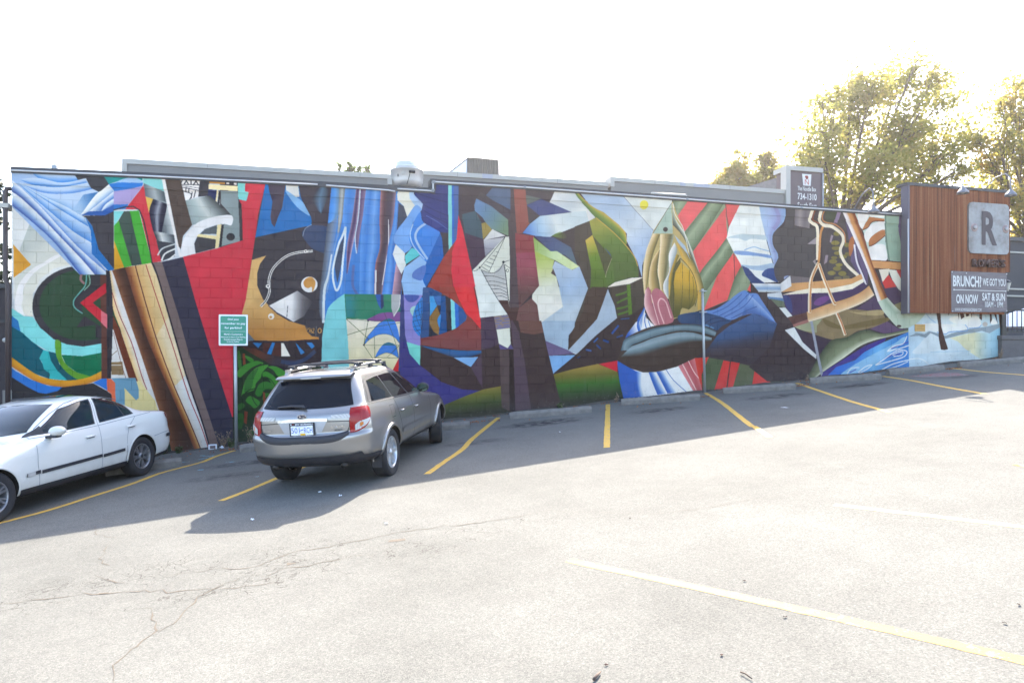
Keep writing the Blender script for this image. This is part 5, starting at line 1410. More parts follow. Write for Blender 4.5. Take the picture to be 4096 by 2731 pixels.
# ------------------------------------------------------------------ left end: downpipe, gutter end and the dark neighbour
dp = empty('downpipe', (WX0-.06, -.02, gz(WX0, 0))); tag(dp, 'brown downpipe with pale gutter end at the wall corner', 'downpipe')
M_PIPE = mat('brown_pipe', '#403534', .5, .1, .15, 6); zt = wp(40, 757)[2]-gz(WX0, 0)
MB().tube([(.06, .0, zt), (.0, .0, zt), (-.03, .0, zt-.05), (-.03, .0, 3.6), (.01, .0, 3.5), (.01, 0, .05)], .042, 10).build('pipe', M_PIPE, dp)
g_ = wp(20, 811)[2]-gz(WX0, 0); MB().prism([(-.16, g_), (-.04, g_-.02), (.03, g_-.02), (.03, g_-.1), (-.1, g_-.1), (-.14, g_-.06)], -.05, 1.5).build('gutter_end', M_COPING, dp)
nb = empty('dark_neighbour_building', (WX0-9, 2.5, gz(-10, 0))); tag(nb, 'dark brown outbuilding wall beyond the mural end, with a bulkhead light', 'building')
M_NB = mat('dark_brown_siding', '#3a3335', .8, 0, .2, 3, .2); zr = wp(30, 1150, 2.5)[2]-gz(-10, 0)
MB().box((0, 0, -.6), (9.2, 6, zr)).build('wall', M_NB, nb)
mb = MB(); zb2 = wp(30, 1290, 2.5)[2]-gz(-10, 0); mb.box((0, -.05, zb2), (9.2, -.002, zb2+.06)); mb.box((0, -.06, zr-.02), (9.2, .1, zr+.08)); mb.build('trim', M_BLACKMETAL, nb)
MB().box((7.9, -.03, -.3), (9.0, -.004, wp(30, 1560, 2.5)[2]-gz(-10, 0))).build('grey_plinth', M_GREYPAINT, nb)
lx = wp(28, 1360, 2.5); mb = MB(); mb.lathe([(.05, 0), (.06, .05), (.05, .11), (.02, .13)], 14, Matrix.Translation((lx[0]-(WX0-9), 0, lx[2]-gz(-10, 0))) @ Matrix.Rotation(rad(90), 4, 'X')); mb.build('bulkhead_light', mat('light_lens', '#b9b9b4', .3), nb)
# ------------------------------------------------------------------ right end: planter wall, railing, grey house, lantern
M_STONE = mat('planter_concrete', '#5f5a58', .9, 0, .3, 5, .5, 25)
YF = -.12
def rp(x, y, Y): return wp(x, y, Y)
p_ = rp(4008, 1440, YF); q_ = rp(4008, 1341, YF)
pw_ = empty('planter_wall', tuple(p_)); tag(pw_, 'low grey concrete planter wall under the black railing', 'planter')
mb = MB(); mb.cbox((0, 0, -.4), (7, .3, q_[2]-p_[2]-.12), .02); mb.build('wall', M_STONE, pw_)
MB().cbox((-.03, -.03, q_[2]-p_[2]-.12), (7, .33, q_[2]-p_[2]), .02).build('cap', M_STONE, pw_)
rl = empty('black_railing', (p_[0]+.1, YF+.12, q_[2])); tag(rl, 'black metal railing with upright bars above the planter', 'railing')
top = rp(4040, 1236, YF+.12)[2]-q_[2]
M_RAIL = mat('black_rail_paint', '#1f1f23', .4, .2, .1, 6)
MB().box((.12, -.02, top-.05), (6.5, .02, top)).build('top_rail', M_RAIL, rl); MB().box((.12, -.015, .08), (6.5, .015, .12)).build('bottom_rail', M_RAIL, rl)
MB().box((-.02, -.07, -.02), (.13, .07, top+.05)).build('post', M_RAIL, rl); MB().box((2.3, -.03, -.02), (2.36, .03, top)).build('post', M_RAIL, rl)
bar = MB().box((-.009, -.009, .1), (.009, .009, top-.04)).mesh('bar'); bar.materials.append(M_RAIL)
for i in range(36):
    o = bpy.data.objects.new('bar', bar); COL.objects.link(o); o.parent = rl; o.location = (.27+.17*i, 0, 0)
h0 = rp(4030, 1240, 6); gh = empty('dark_grey_house', (h0[0]-1.0, 6, gz(19, 5))); tag(gh, 'dark grey house wall beyond the railing with pale trim rails', 'building')
M_GH = mat('dark_grey_siding', '#36363b', .7, 0, .08, 2, .1)
zt_ = rp(4060, 960, 6)[2]-gz(19, 5); MB().box((0, 0, -.5), (16, 8, zt_)).build('wall', M_GH, gh)
for y_ in (1008, 1155, 1183): z_ = rp(4060, y_, 5.9)[2]-gz(19, 5); MB().box((0, -.06, z_-.03), (16, -.002, z_+.03)).build('trim_rail', M_COPING, gh)
MB().box((-.06, -.1, zt_-.05), (16.1, 8.1, zt_+.1)).build('roof_edge', M_BLACKMETAL, gh)
l0_ = rp(4030, 1150, -.1); ln = empty('wall_lantern', tuple(l0_)); tag(ln, 'small tapered lantern beside the rusty panel edge', 'lantern')
MB().lathe([(.03, -.10), (.055, .0), (.085, .12), (.09, .13)], 6).build('glass', mat('frosted_lantern', '#c9c5bd', .3), ln); MB().lathe([(.11, .13), (.05, .2), (.01, .22)], 6).build('cap', M_BLACKMETAL, ln); MB().box((-.12, -.012, -.02), (-.03, .012, .01)).build('bracket', M_BLACKMETAL, ln)
um = empty('white_patio_umbrella', tuple(rp(4100, 1330, 2.5))); tag(um, 'white patio umbrella behind the black railing', 'umbrella')
MB().lathe([(1.3, .18), (.7, .55), (.06, .8)], 8, None, 0, False).build('canopy', mat('white_canvas', '#dfe3ea', .8, 0, .05, 3), um); MB().tube([(0, 0, -1.6), (0, 0, .85)], .025, 8).build('pole', M_COPING, um)

a_, b_ = wp(2606, 778, .1), wp(2748, 786, .1); o = MB().tube([tuple((0, 0, 0)), tuple(b_-a_-np.array([.05, 0, 0])), tuple(b_-a_-np.array([0, 0, .06]))], .035, 8).build('roof_pipe', M_COPING, None, tuple(a_+np.array([0, 0, .02]))); tag(o, 'short pale pipe lying on the wall top above the painted sun', 'pipe')
a_ = wp(217, 672, .1); o = MB().box((-.04, -.03, -.02), (.05, .03, .05)).box((-.01, -.01, .04), (.01, .01, .11)).build('roof_bracket', M_GREYMETAL, None, tuple(a_)); tag(o, 'small metal bracket on the black cap near the wall corner', 'bracket')
# ------------------------------------------------------------------ cars
def pchip(xs, ys):
    xs, ys = np.array(xs, float), np.array(ys, float); h = np.diff(xs); d = np.diff(ys)/h; m = np.zeros(len(xs))
    for i in range(1, len(xs)-1):
        if d[i-1]*d[i] > 0: w1, w2 = 2*h[i]+h[i-1], h[i]+2*h[i-1]; m[i] = (w1+w2)/(w1/d[i-1]+w2/d[i])
    m[0], m[-1] = d[0], d[-1]
    def f(x):
        x = np.clip(np.asarray(x, float), xs[0], xs[-1]); i = np.clip(np.searchsorted(xs, x)-1, 0, len(h)-1); t = (x-xs[i])/h[i]
        return (2*t**3-3*t**2+1)*ys[i]+(t**3-2*t**2+t)*h[i]*m[i]+(-2*t**3+3*t**2)*ys[i+1]+(t**3-t**2)*h[i]*m[i+1]
    return f
class Shell:                                   # car body as a stack of rounded plan outlines
    def __init__(s, lv, wheels, R, rear_r, front_r, flare=.02, taper=.05):
        z = [l[0] for l in lv]; s.z0, s.z1 = z[0], z[-1]
        s.xr, s.xf, s.w = (pchip(z, [l[i] for l in lv]) for i in (1, 2, 3))
        s.rr, s.rf = pchip(*zip(*rear_r)), pchip(*zip(*front_r)); s.wheels, s.R, s.fl, s.tp = wheels, R, flare, taper
        s.xm = .5*(lv[3][1]+lv[3][2]); s.hl = .5*(lv[3][2]-lv[3][1])
    def side(s, x, z):                         # half width at (x, z)
        x = np.asarray(x, float); z = np.asarray(z, float); w = s.w(z)*(1-s.tp*np.abs((x-s.xm)/s.hl)**2.6)
        for x0, x1, r, sg in ((s.xr(z), s.xf(z), s.rr(z), 1), (s.xf(z), s.xr(z), s.rf(z), -1)):
            t = np.clip((x-x0)*sg/r, 0, 1); w = w*(1-(1-t)**2.5)**(1/2.5)
        for cx in s.wheels:
            d = np.hypot(x-cx, (z-.33)*1.0); w = w+s.fl*np.exp(-((d-s.R-.03)/.055)**2)*(z < .8)
        return w
    def rear(s, y, z): 
        y = np.abs(np.asarray(y, float)); z = np.asarray(z, float); r = s.rr(z); wmax = s.side(s.xr(z)+r*1.0, z)
        u = np.clip(y/np.maximum(wmax, 1e-6), 0, .9999); t = 1-(1-u**2.5)**(1/2.5); return s.xr(z)+r*t
    def front(s, y, z):
        y = np.abs(np.asarray(y, float)); z = np.asarray(z, float); r = s.rf(z); wmax = s.side(s.xf(z)-r*1.0, z)
        u = np.clip(y/np.maximum(wmax, 1e-6), 0, .9999); t = 1-(1-u**2.5)**(1/2.5); return s.xf(z)-r*t
    def mesh(s, nz=84, na=62):
        zs = np.r_[np.linspace(s.z0, s.z1-.06, nz-14), np.linspace(s.z1-.055, s.z1, 14)]; vs, fs = [], []; n2 = 2*na
        for z in zs:
            xr, xf, rr, rf = float(s.xr(z)), float(s.xf(z)), float(s.rr(z)), float(s.rf(z)); L = xf-xr
            ra, rb = min(rr, L*.45), min(rf, L*.45); k = na//4
            q = np.linspace(0, 1, k); xa = xr+ra*q**2.2; xb = xf-rb*(q[::-1])**2.2; xm = np.linspace(xr+ra, xf-rb, na-2*k+2)[1:-1]
            x = np.r_[xa, xm, xb]; y = s.side(x, z); y[0] = y[-1] = 0
            vs += [(a, b, z) for a, b in zip(x, y)]+[(a, -b, z) for a, b in zip(x[::-1], y[::-1])]
        m = len(zs)
        for i in range(m-1):
            for j in range(n2): fs.append((i*n2+j, i*n2+(j+1) % n2, (i+1)*n2+(j+1) % n2, (i+1)*n2+j))
        fs += [tuple(range(n2))[::-1], tuple((m-1)*n2+j for j in range(n2))]
        return vs, [f[::-1] for f in fs]
def carve(me, cutters, mats):                  # wheel arches cut with real cylinders
    o = bpy.data.objects.new('tmp', me); COL.objects.link(o)
    for m in mats: me.materials.append(m)
    tmp = []
    for c in cutters:
        co = bpy.data.objects.new('tmpc', c); COL.objects.link(co)
        for m in mats: c.materials.append(m)
        md = o.modifiers.new('b', 'BOOLEAN'); md.object = co; md.operation = 'DIFFERENCE'; md.solver = 'EXACT'; tmp.append(co)
    dg = bpy.context.evaluated_depsgraph_get(); out = bpy.data.meshes.new_from_object(o.evaluated_get(dg))
    for t in tmp: bpy.data.objects.remove(t)
    bpy.data.objects.remove(o); return out
def coons(fn, quad, off, nu=16, nv=8):         # patch of the body between four corners given in side (x,z) or end (y,z) coordinates
    a, b, c, d = [np.array(q, float) for q in quad]; P = []
    for u in np.linspace(0, 1, nu):
        row = []
        for v in np.linspace(0, 1, nv):
            q = (a*(1-u)+b*u)*(1-v)+(d*(1-u)+c*u)*v; row.append(fn(q[0], q[1], off))
        P.append(row)
    return P
def curved(fn, low, high, off, nu=22, nv=8):   # patch between two polylines
    def rs(p):
        p = np.array(p, float); p = _smooth(p, False) if len(p) > 2 else p; l = np.r_[0, np.cumsum(np.hypot(*np.diff(p, axis=0).T))]; u = np.linspace(0, l[-1], nu)
        return np.stack([np.interp(u, l, p[:, 0]), np.interp(u, l, p[:, 1])], 1)
    A, B = rs(low), rs(high); return [[fn(*(A[i]*(1-v)+B[i]*v), off) for v in np.linspace(0, 1, nv)] for i in range(nu)]
def strip_on(fn, pts, wdt, off):               # narrow seam or trim following the body
    p = np.array(pts, float); q = []
    for a, b in zip(p[:-1], p[1:]):
        n = max(2, int(np.hypot(*(b-a))/.05)); q += [a+(b-a)*t for t in np.linspace(0, 1, n, endpoint=False)]
    q.append(p[-1]); q = np.array(q); P = []
    for i in range(len(q)):
        d = q[min(i+1, len(q)-1)]-q[max(i-1, 0)]; d = d/(np.hypot(*d)+1e-9); m = np.array([-d[1], d[0]])*wdt/2; P.append([fn(*(q[i]+m), off), fn(*(q[i]-m), off)])
    return P
def car_paint(name, col, metal, flake):
    k = NT(name); c = lin(col); p = k.n('TexCoord').outputs['Object']; n = k.noise(p, 3, 3); f = k.noise(p, 900, 1)
    cc = k.mix(n, [v*.96 for v in c], [min(1, v*1.03) for v in c]); cc = k.mix(k.math('MULTIPLY', f, flake), cc, [min(1, v*1.6) for v in c])
    s = k.n('SeparateXYZ', {0: p}); dirt = k.math('MULTIPLY', k.n('MapRange', {0: s.outputs[2], 1: .2, 2: .75, 3: .42, 4: 0.0}).outputs[0], k.noise(p, 7, 5, .65))
    cc = k.mix(dirt, cc, [.2, .18, .155])
    k.set(k.b, 'Base Color', cc); k.b.inputs['Metallic'].default_value = metal; k.set(k.b, 'Roughness', k.math('ADD', .3, k.math('MULTIPLY', dirt, .5)))
    k.b.inputs['Coat Weight'].default_value = .9; k.set(k.b, 'Coat Roughness', k.math('ADD', .03, k.math('MULTIPLY', k.noise(p, 18, 4), .05))); return k.m
M_SILVER = car_paint('silver_car_paint', '#8e8c8a', .72, .3); M_WHITECAR = car_paint('white_car_paint', '#e0ded6', 0, 0)
M_TRIM = mat('black_plastic_trim', '#2c2c31', .6, 0, .12, 8, .15, 200); M_WELL = mat('dark_wheel_well', '#121214', .9)
M_TYRE = mat('tyre_rubber', '#232326', .8, 0, .2, 9, .3, 60); M_RIM = mat('alloy_rim', '#c2c4c6', .32, .75, .08, 9); M_RIM2 = mat('grey_alloy_rim', '#8f8f92', .35, .75, .1, 9)
M_CHROME = mat('chrome_trim', '#d5d8dc', .15, 1.0, .03, 5); M_SEAM = mat('panel_gap', '#2a2a2d', .9); M_SEAMW = mat('pale_panel_gap', '#7d7f84', .9)
def glass_mat(name, col, tint):
    k = NT(name); p = k.n('TexCoord').outputs['Object']; n = k.noise(p, 2.3, 3)
    c = lin(col); k.set(k.b, 'Base Color', k.mix(n, [v*.6 for v in c], [v*1.5 for v in c])); k.b.inputs['Roughness'].default_value = .03
    k.b.inputs['IOR'].default_value = 1.5; k.b.inputs['Specular IOR Level'].default_value = tint; return k.m
M_GLASS = glass_mat('tinted_car_glass', '#14161c', .16); M_GLASS2 = glass_mat('car_glass', '#1f2729', .36)
def lens(name, col, rough=.12):
    k = NT(name); p = k.n('TexCoord').outputs['Object']; c = lin(col); w_ = k.n('TexWave', {'Vector': p, 'Scale': 26.0, 'Distortion': .4}); 
    k.set(k.b, 'Base Color', k.mix(w_.outputs[1], [v*.75 for v in c], c)); k.b.inputs['Roughness'].default_value = rough; k.b.inputs['Specular IOR Level'].default_value = .25; k.b.inputs['Coat Weight'].default_value = .3; k.bump(w_.outputs[1], .15, .004); return k.m
M_REDLENS = lens('red_tail_lens', '#96080f'); M_CLEARLENS = lens('clear_lens', '#c2bfba'); M_AMBER = lens('amber_lens', '#c4752c')
def wheel(car, pos, sgn, R, Rr, wdt, rim_m, spokes, steer=0.0, double=False):
    w_ = empty('wheel', pos); w_.parent = car; w_.rotation_euler = (0, 0, steer)
    T = Matrix.Rotation(rad(-90*sgn), 4, 'X')   # lathe axis Z -> outward (+Y for sgn>0)
    h = wdt/2
    mb = MB(); mb.lathe([(Rr, -h*.9), (R*.93, -h), (R*.985, -h*.82), (R, -h*.5), (R, h*.5), (R*.985, h*.82), (R*.93, h), (R*.86, h*1.04), (Rr+.012, h*.95), (Rr-.004, h*.88)], 48, T, 0, False)
    mb.build('tyre', M_TYRE, w_)
    mb = MB(); mb.lathe([(Rr, h*.9), (Rr-.012, h*.93), (Rr-.02, h*.78), (Rr-.03, h*.2), (Rr-.035, -h*.7)], 48, T, 0, False)
    hubr = .055
    mb.lathe([(hubr, h*.45), (hubr, h*.80), (hubr*.6, h*.86), (.001, h*.87)], 20, T, 0, False)
    for i in range(spokes):
        for dd in ((-.055, .055) if double else (0,)):
            a = 2*math.pi*i/spokes+dd*1.6; a2 = 2*math.pi*i/spokes+dd*3.0; n_ = 4; r0, r1 = hubr*.7, Rr-.008; Pf = []
            sw0, sw1 = (.018, .015) if double else (.036, .030)
            for t in np.linspace(0, 1, n_):
                r = r0+(r1-r0)*t; an = a+(a2-a)*t; ww = sw0+(sw1-sw0)*t; zc = h*(.82-.10*math.sin(math.pi*t)+.04*t); c_, s_ = math.cos(an), math.sin(an)
                Pf.append([T @ Vector((r*c_-e*s_, r*s_+e*c_, zz_)) for e, zz_ in ((-ww, zc-.03), (-ww*.8, zc), (ww*.8, zc), (ww, zc-.03))])
            mb.grid(Pf, 0, False)
    mb.build('rim', rim_m, w_)
    MB().lathe([(Rr-.03, -h*.25), (.0, -h*.2)], 32, T, 0, False).build('brake_disc', mat('brake_dark', '#3f3c3a', .6, .4, .2, 8) if 'brake_dark' not in bpy.data.materials else bpy.data.materials['brake_dark'], w_)
    mb = MB(); mb.lathe([(.03, h*.86), (.026, h*.9), (.001, h*.905)], 16, T, 0, False); mb.build('hub_cap', M_TRIM if double else rim_m, w_)
    return w_
def grid_part(P, name, m, car, flip=False, parent=None, thick=None):
    mb = MB(); mb.grid(P, 0, True, flip); o = mb.build(name, m, parent or car)
    return o
def car_frame(rear, heading, label, cat, name, n=None):
    n = Vector(n or (-GX, -GY, 1)).normalized(); x = Vector(heading).normalized(); x = (x-n*x.dot(n)).normalized(); y = n.cross(x)
    M = Matrix((x, y, n)).transposed().to_4x4(); e = empty(name); e.matrix_world = Matrix.Translation(Vector(rear)) @ M; tag(e, label, cat, 'parked cars'); return e
# ---- silver estate
hv = np.array([math.cos(rad(65.9)), math.sin(rad(65.9)), 0]); rearc = np.array([.218, -4.896, gz(.218, -4.896)])
wag = car_frame(rearc, hv, 'silver grey estate car with roof racks seen from behind', 'car', 'estate_car', (-.069, -.0055, 1))
LV = [(.33, -.80, 3.30, .70), (.36, -.89, 3.50, .79), (.42, -.96, 3.60, .835), (.53, -1.02, 3.64, .858), (.66, -1.03, 3.64, .866), (.73, -1.01, 3.60, .866), (.765, -.965, 3.55, .864), (.86, -.965, 3.38, .855), (.94, -.962, 2.90, .838), (1.0, -.945, 2.42, .815), (1.05, -.895, 2.12, .79), (1.10, -.84, 1.97, .758), (1.17, -.78, 1.85, .728), (1.28, -.69, 1.64, .678), (1.39, -.59, 1.42, .62), (1.445, -.54, 1.29, .588), (1.485, -.50, 1.17, .553), (1.515, -.46, 1.02, .495), (1.535, -.39, .84, .40), (1.548, -.2, .55, .24)]
S = Shell(LV, (0, 2.67), .34, [(.3, .40), (.6, .46), (.76, .36), (.95, .34), (1.05, .26), (1.4, .22), (1.5, .25), (1.548, .3)], [(.3, .75), (.7, .85), (.95, 1.0), (1.05, .55), (1.4, .5), (1.548, .4)], .022, .06)
ZM = pchip([.2, .24, .40, .60, .70, .72, .985, 1.03, 1.44, 1.56], [.29, .33, .46, .655, .75, .77, 1.065, 1.10, 1.43, 1.56])
def cyl(cx, y0, y1, r, zc):
    T = Matrix.Translation((cx, 0, zc)) @ Matrix.Rotation(rad(-90), 4, 'X'); return MB().lathe([(r, y0), (r, y1)], 40, T).mesh('c')
vs, fs = S.mesh(); bme = MB().add(vs, fs, 0, True).mesh('body')
bme = carve(bme, [cyl(cx, y0, y1, .365, .335) for cx in (0, 2.67) for y0, y1 in ((.56, 1.2), (-1.2, -.56))], [M_SILVER, M_WELL])
nc = 0
obj('body', bme, None, wag)
for p in bme.polygons:
    c_ = p.center
    for cx in (0, 2.67):
        if math.hypot(c_.x-cx, c_.z-.335) < .366 and abs(c_.y) < S.side(c_.x, c_.z)-.004: p.material_index = 1; p.use_smooth = False
    if p.normal.z < -.6 and c_.z < .45: p.material_index = 1
def _flank(x, z, o, sg):                       # point on the flank pushed out along the plan normal
    w_ = float(S.side(x, z)); d_ = (float(S.side(x+.004, z))-float(S.side(x-.004, z)))/.008; q = math.hypot(1, d_); return (x-d_/q*o, (w_+o/q)*sg, z)
zm = lambda z: float(ZM(z)); ys = .90
def right(x, z, o): return _flank(x, zm(z), o, -1)
def left(x, z, o): return _flank(x, zm(z), o, 1)
def back(y, z, o):
    y, z = y*ys, zm(z); dz_ = (float(S.rear(y, z+.01))-float(S.rear(y, z-.01)))/.02; dy_ = (float(S.rear(y+.01, z))-float(S.rear(y-.01, z)))/.02; q = math.sqrt(1+dz_*dz_+dy_*dy_)
    return (float(S.rear(y, z))-o/q, y+dy_*o/q, z+dz_*o/q)
def fwd(y, z, o):
    y, z = y*ys, zm(z); dz_ = (float(S.front(y, z+.01))-float(S.front(y, z-.01)))/.02; dy_ = (float(S.front(y+.01, z))-float(S.front(y-.01, z)))/.02; q = math.sqrt(1+dz_*dz_+dy_*dy_)
    return (float(S.front(y, z))+o/q, y-dy_*o/q, z-dz_*o/q)
def front_end(car, z0, z1):                    # grille, lamps and lower intake
    grid_part(curved(fwd, [(-.27, z0), (.27, z0)], [(-.31, z1), (.31, z1)], .006, 14, 6), 'grille', M_TRIM, car)
    grid_part(strip_on(fwd, [(-.31, z1), (0, z1+.006), (.31, z1)], .022, .010), 'grille_surround', M_CHROME, car)
    for y in np.linspace(-.24, .24, 9): grid_part(strip_on(fwd, [(y, z0+.01), (y*1.1, z1-.01)], .010, .011), 'grille_bar', M_CHROME, car)
    for sg in (-1, 1):
        lo = [(.36*sg, z0+.01), (.55*sg, z0-.005), (.76*sg, z0+.03)]; hi = [(.37*sg, z1), (.55*sg, z1+.01), (.78*sg, z1+.005)]
        grid_part(curved(fwd, lo, hi, .007, 16, 8), 'headlight', M_CLEARLENS, car, sg < 0)
    grid_part(curved(fwd, [(-.50, z0-.27), (0, z0-.28), (.50, z0-.27)], [(-.52, z0-.17), (0, z0-.165), (.52, z0-.17)], .006, 18, 4), 'lower_intake', M_TRIM, car)
    grid_part(curved(fwd, [(-.74, z0-.11), (0, z0-.105), (.74, z0-.11)], [(-.74, z0-.06), (0, z0-.055), (.74, z0-.06)], .010, 24, 3), 'front_bumper_strip', M_TRIM, car)
for fn, fl, sn in ((right, False, -1), (left, True, 1)):
    # dark window surround, then the three panes
    low = [(-.44, 1.03), (.2, 1.005), (.9, .985), (1.5, .975), (1.86, .985)]; high = [(-.28, 1.37), (.1, 1.405), (.6, 1.42), (1.0, 1.395), (1.36, 1.30)]
    grid_part(curved(fn, [(-.54, 1.015), (.2, .988), (.9, .968), (1.5, .96), (1.93, .97)], [(-.34, 1.40), (.1, 1.43), (.6, 1.445), (1.0, 1.42), (1.40, 1.31)], .003, 30, 10), 'window_surround', M_TRIM, wag, fl)
    f = lambda t, P: tuple(np.array([np.interp(t, np.linspace(0, 1, len(P)), [q[i] for q in P]) for i in (0, 1)]))
    def pane(x0, x1, X0, X1):
        lo = [(x, float(np.interp(x, [q[0] for q in low], [q[1] for q in low]))) for x in np.linspace(x0, x1, 6)]; hi = [(x, float(np.interp(x, [q[0] for q in high], [q[1] for q in high]))) for x in np.linspace(X0, X1, 6)]
        grid_part(curved(fn, lo, hi, .006, 14, 8), 'side_window', M_GLASS, wag, fl)
    pane(-.42, .33, -.27, .20); pane(.36, 1.02, .23, .74); pane(1.07, 1.70, .79, 1.30)
    grid_part(strip_on(fn, [(-.72, 1.005), (.2, .98), (.9, .962), (1.5, .952), (1.66, .953)], .012, .007), 'beltline_trim', M_TRIM, wag, fl)
    for pts in ([(1.045, .28), (1.06, .55), (1.05, .965)], [(.36, .80), (.42, .66), (.44, .60), (.455, .5)], [(.36, .80), (.345, .97)], [(1.98, .30), (2.02, .6), (2.03, .80), (1.96, .97)], [(.5, .28), (1.98, .30)]):
        grid_part(strip_on(fn, pts, .008, .003), 'door_seam', M_SEAM, wag, fl)
    for x_, z_ in ((.52, .80), (1.22, .785)):
        z_ = zm(z_); y_ = float(S.side(x_, z_))*sn; mb = MB(); mb.tube([(x_-.075, y_+.002*sn, z_), (x_-.05, y_+.028*sn, z_+.004), (x_+.05, y_+.028*sn, z_+.004), (x_+.075, y_+.002*sn, z_)], .014, 8); mb.build('door_handle', M_SILVER, wag)
    lowm = [(.47, .475), (1.0, .48), (1.96, .49)]; him = [(.47, .545), (1.0, .55), (1.94, .555)]
    grid_part(curved(fn, lowm, him, .014, 24, 4), 'side_moulding', M_SILVER, wag, fl)
    grid_part(curved(fn, [(.40, .25), (1.2, .25), (2.24, .25)], [(.42, .315), (1.2, .32), (2.25, .325)], .012, 24, 4), 'sill_cladding', M_TRIM, wag, fl)
    # wheel arch lips and rear cladding
    for cx in (0, 2.67):
        P = []
        for a in np.linspace(rad(-8), rad(188), 30):
            P.append([_flank(cx+math.cos(a)*r_, .335+math.sin(a)*r_, o_, sn) for r_, o_ in ((.362, .0), (.368, .016), (.40, .014), (.41, .001))])
        grid_part(P, 'wheel_arch_lip', M_SILVER, wag, not fl)
    grid_part(curved(fn, [(-.86, .285), (-.65, .26), (-.40, .25)], [(-.88, .40), (-.65, .385), (-.385, .37)], .009, 14, 5), 'rear_cladding', M_TRIM, wag, fl)
    y_ = .74*sn
    if sn < 0: MB().box((-.40, y_-.07, .20), (-.385, y_+.06, .40)).build('mud_flap', M_TRIM, wag)
    # mirrors
    mr = empty('door_mirror', (1.66, (.755)*sn, 1.09)); mr.parent = wag
    mb = MB(); bmx = bmesh.new(); bmesh.ops.create_uvsphere(bmx, u_segments=18, v_segments=12, radius=1)
    for v in bmx.verts: v.co = Vector((v.co.x*.065 if v.co.x > -.3 else -.022, (v.co.y*.105+.10)*1, v.co.z*.078)); v.co.y *= sn
    bmx.verts.index_update(); mb.add([v.co for v in bmx.verts], [[v.index for v in q.verts] for q in bmx.faces], 0, True); bmx.free(); mb.build('housing', M_SILVER if sn > 0 else M_TRIM, mr)
    mb = MB(); mb.add([(-.026, (.10+.088*math.cos(t))*sn, .062*math.sin(t)) for t in np.linspace(0, 2*math.pi, 24, endpoint=False)], [tuple(range(24))]); mb.build('mirror_glass', mat('mirror_glass', '#5f6b60', .08, 1.0) if 'mirror_glass' not in bpy.data.materials else bpy.data.materials['mirror_glass'], mr)
    MB().tube([(0, -.04*sn, -.05), (0, .06*sn, -.03)], .022, 8).build('stalk', M_TRIM, mr)
    # roof rail
    yr = .47*sn; zr_ = lambda x: 1.505-.03*((x-.35)/1.0)**2
    mb = MB(); mb.tube([(-.38, yr, 1.49), (-.33, yr, 1.54), (-.22, yr, 1.565), (.3, yr, 1.582), (.8, yr, 1.57), (1.0, yr*.99, 1.54), (1.08, yr*.985, 1.46)], [.024, .022, .018, .017, .017, .018, .022], 8)
    o = mb.build('roof_rail', mat('rail_silver', '#9a9a9d', .35, .6) if 'rail_silver' not in bpy.data.materials else bpy.data.materials['rail_silver'], wag)
    for x_ in (-.31, .36, .94): MB().box((x_-.05, yr-.018, 1.46), (x_+.05, yr+.018, 1.575)).build('rail_foot', M_TRIM if x_ > 0 else M_SILVER, wag)
for x_ in (-.13, .62):
    mb = MB(); mb.tube([(x_, -.55, 1.605), (x_, -.3, 1.622), (x_, .3, 1.622), (x_, .55, 1.605)], .017, 8)
    for y_ in (-.47, .47): mb.cbox((x_-.06, y_-.035, 1.56), (x_+.06, y_+.035, 1.615), .01)
    mb.build('cross_bar', M_TRIM, wag)
# tailgate
grid_part(curved(back, [(-.69, 1.025), (-.35, 1.0), (.35, 1.0), (.69, 1.025)], [(-.555, 1.43), (-.3, 1.44), (.3, 1.44), (.555, 1.43)], .004, 30, 14), 'rear_window', M_GLASS, wag, True)
mb = MB()                                      # roof spoiler
P = [[(-.33, y, 1.524-.02*abs(y/.5)**2), (-.48, y, 1.505-.012*abs(y/.5)**2), (-.625+.07*abs(y/.53)**2.5, y, 1.470), (-.62+.07*abs(y/.53)**2.5, y, 1.452), (-.48, y, 1.45)] for y in np.linspace(-.53, .53, 25)]
mb.grid(P, 0, True, False); sp_ = mb.build('roof_spoiler', M_SILVER, wag)
mb = MB(); mb.box((-.632, -.14, 1.450), (-.615, .14, 1.470)); mb.build('brake_light', M_CLEARLENS, sp_)
grid_part(curved(back, [(-.80, .45), (-.5, .42), (.5, .42), (.80, .45)], [(-.86, .24), (-.5, .24), (.5, .24), (.86, .24)], .012, 30, 5), 'rear_valance', M_TRIM, wag, False)
P = []                                         # dark step along the bumper top
for y in np.linspace(-.60, .60, 30):
    x0 = float(S.rear(y, .70)); k_ = abs(y/.60)**6
    P.append([(x0-.006, y, .645+.10*k_), (x0-.014, y, .69+.07*k_), (x0+.005, y, .735+.055*k_), (x0+.09, y, .755+.05*k_)])
grid_part(P, 'bumper_step_pad', M_TRIM, wag, True)
for pts in ([(-.665, .99), (-.675, .9), (-.665, .78), (-.63, .715)], [(.665, .99), (.675, .9), (.665, .78), (.63, .715)], [(-.70, .835), (-.37, .845)], [(.37, .845), (.70, .835)]):
    grid_part(strip_on(back, pts, .009, .003), 'tailgate_seam', M_SEAM, wag, True)
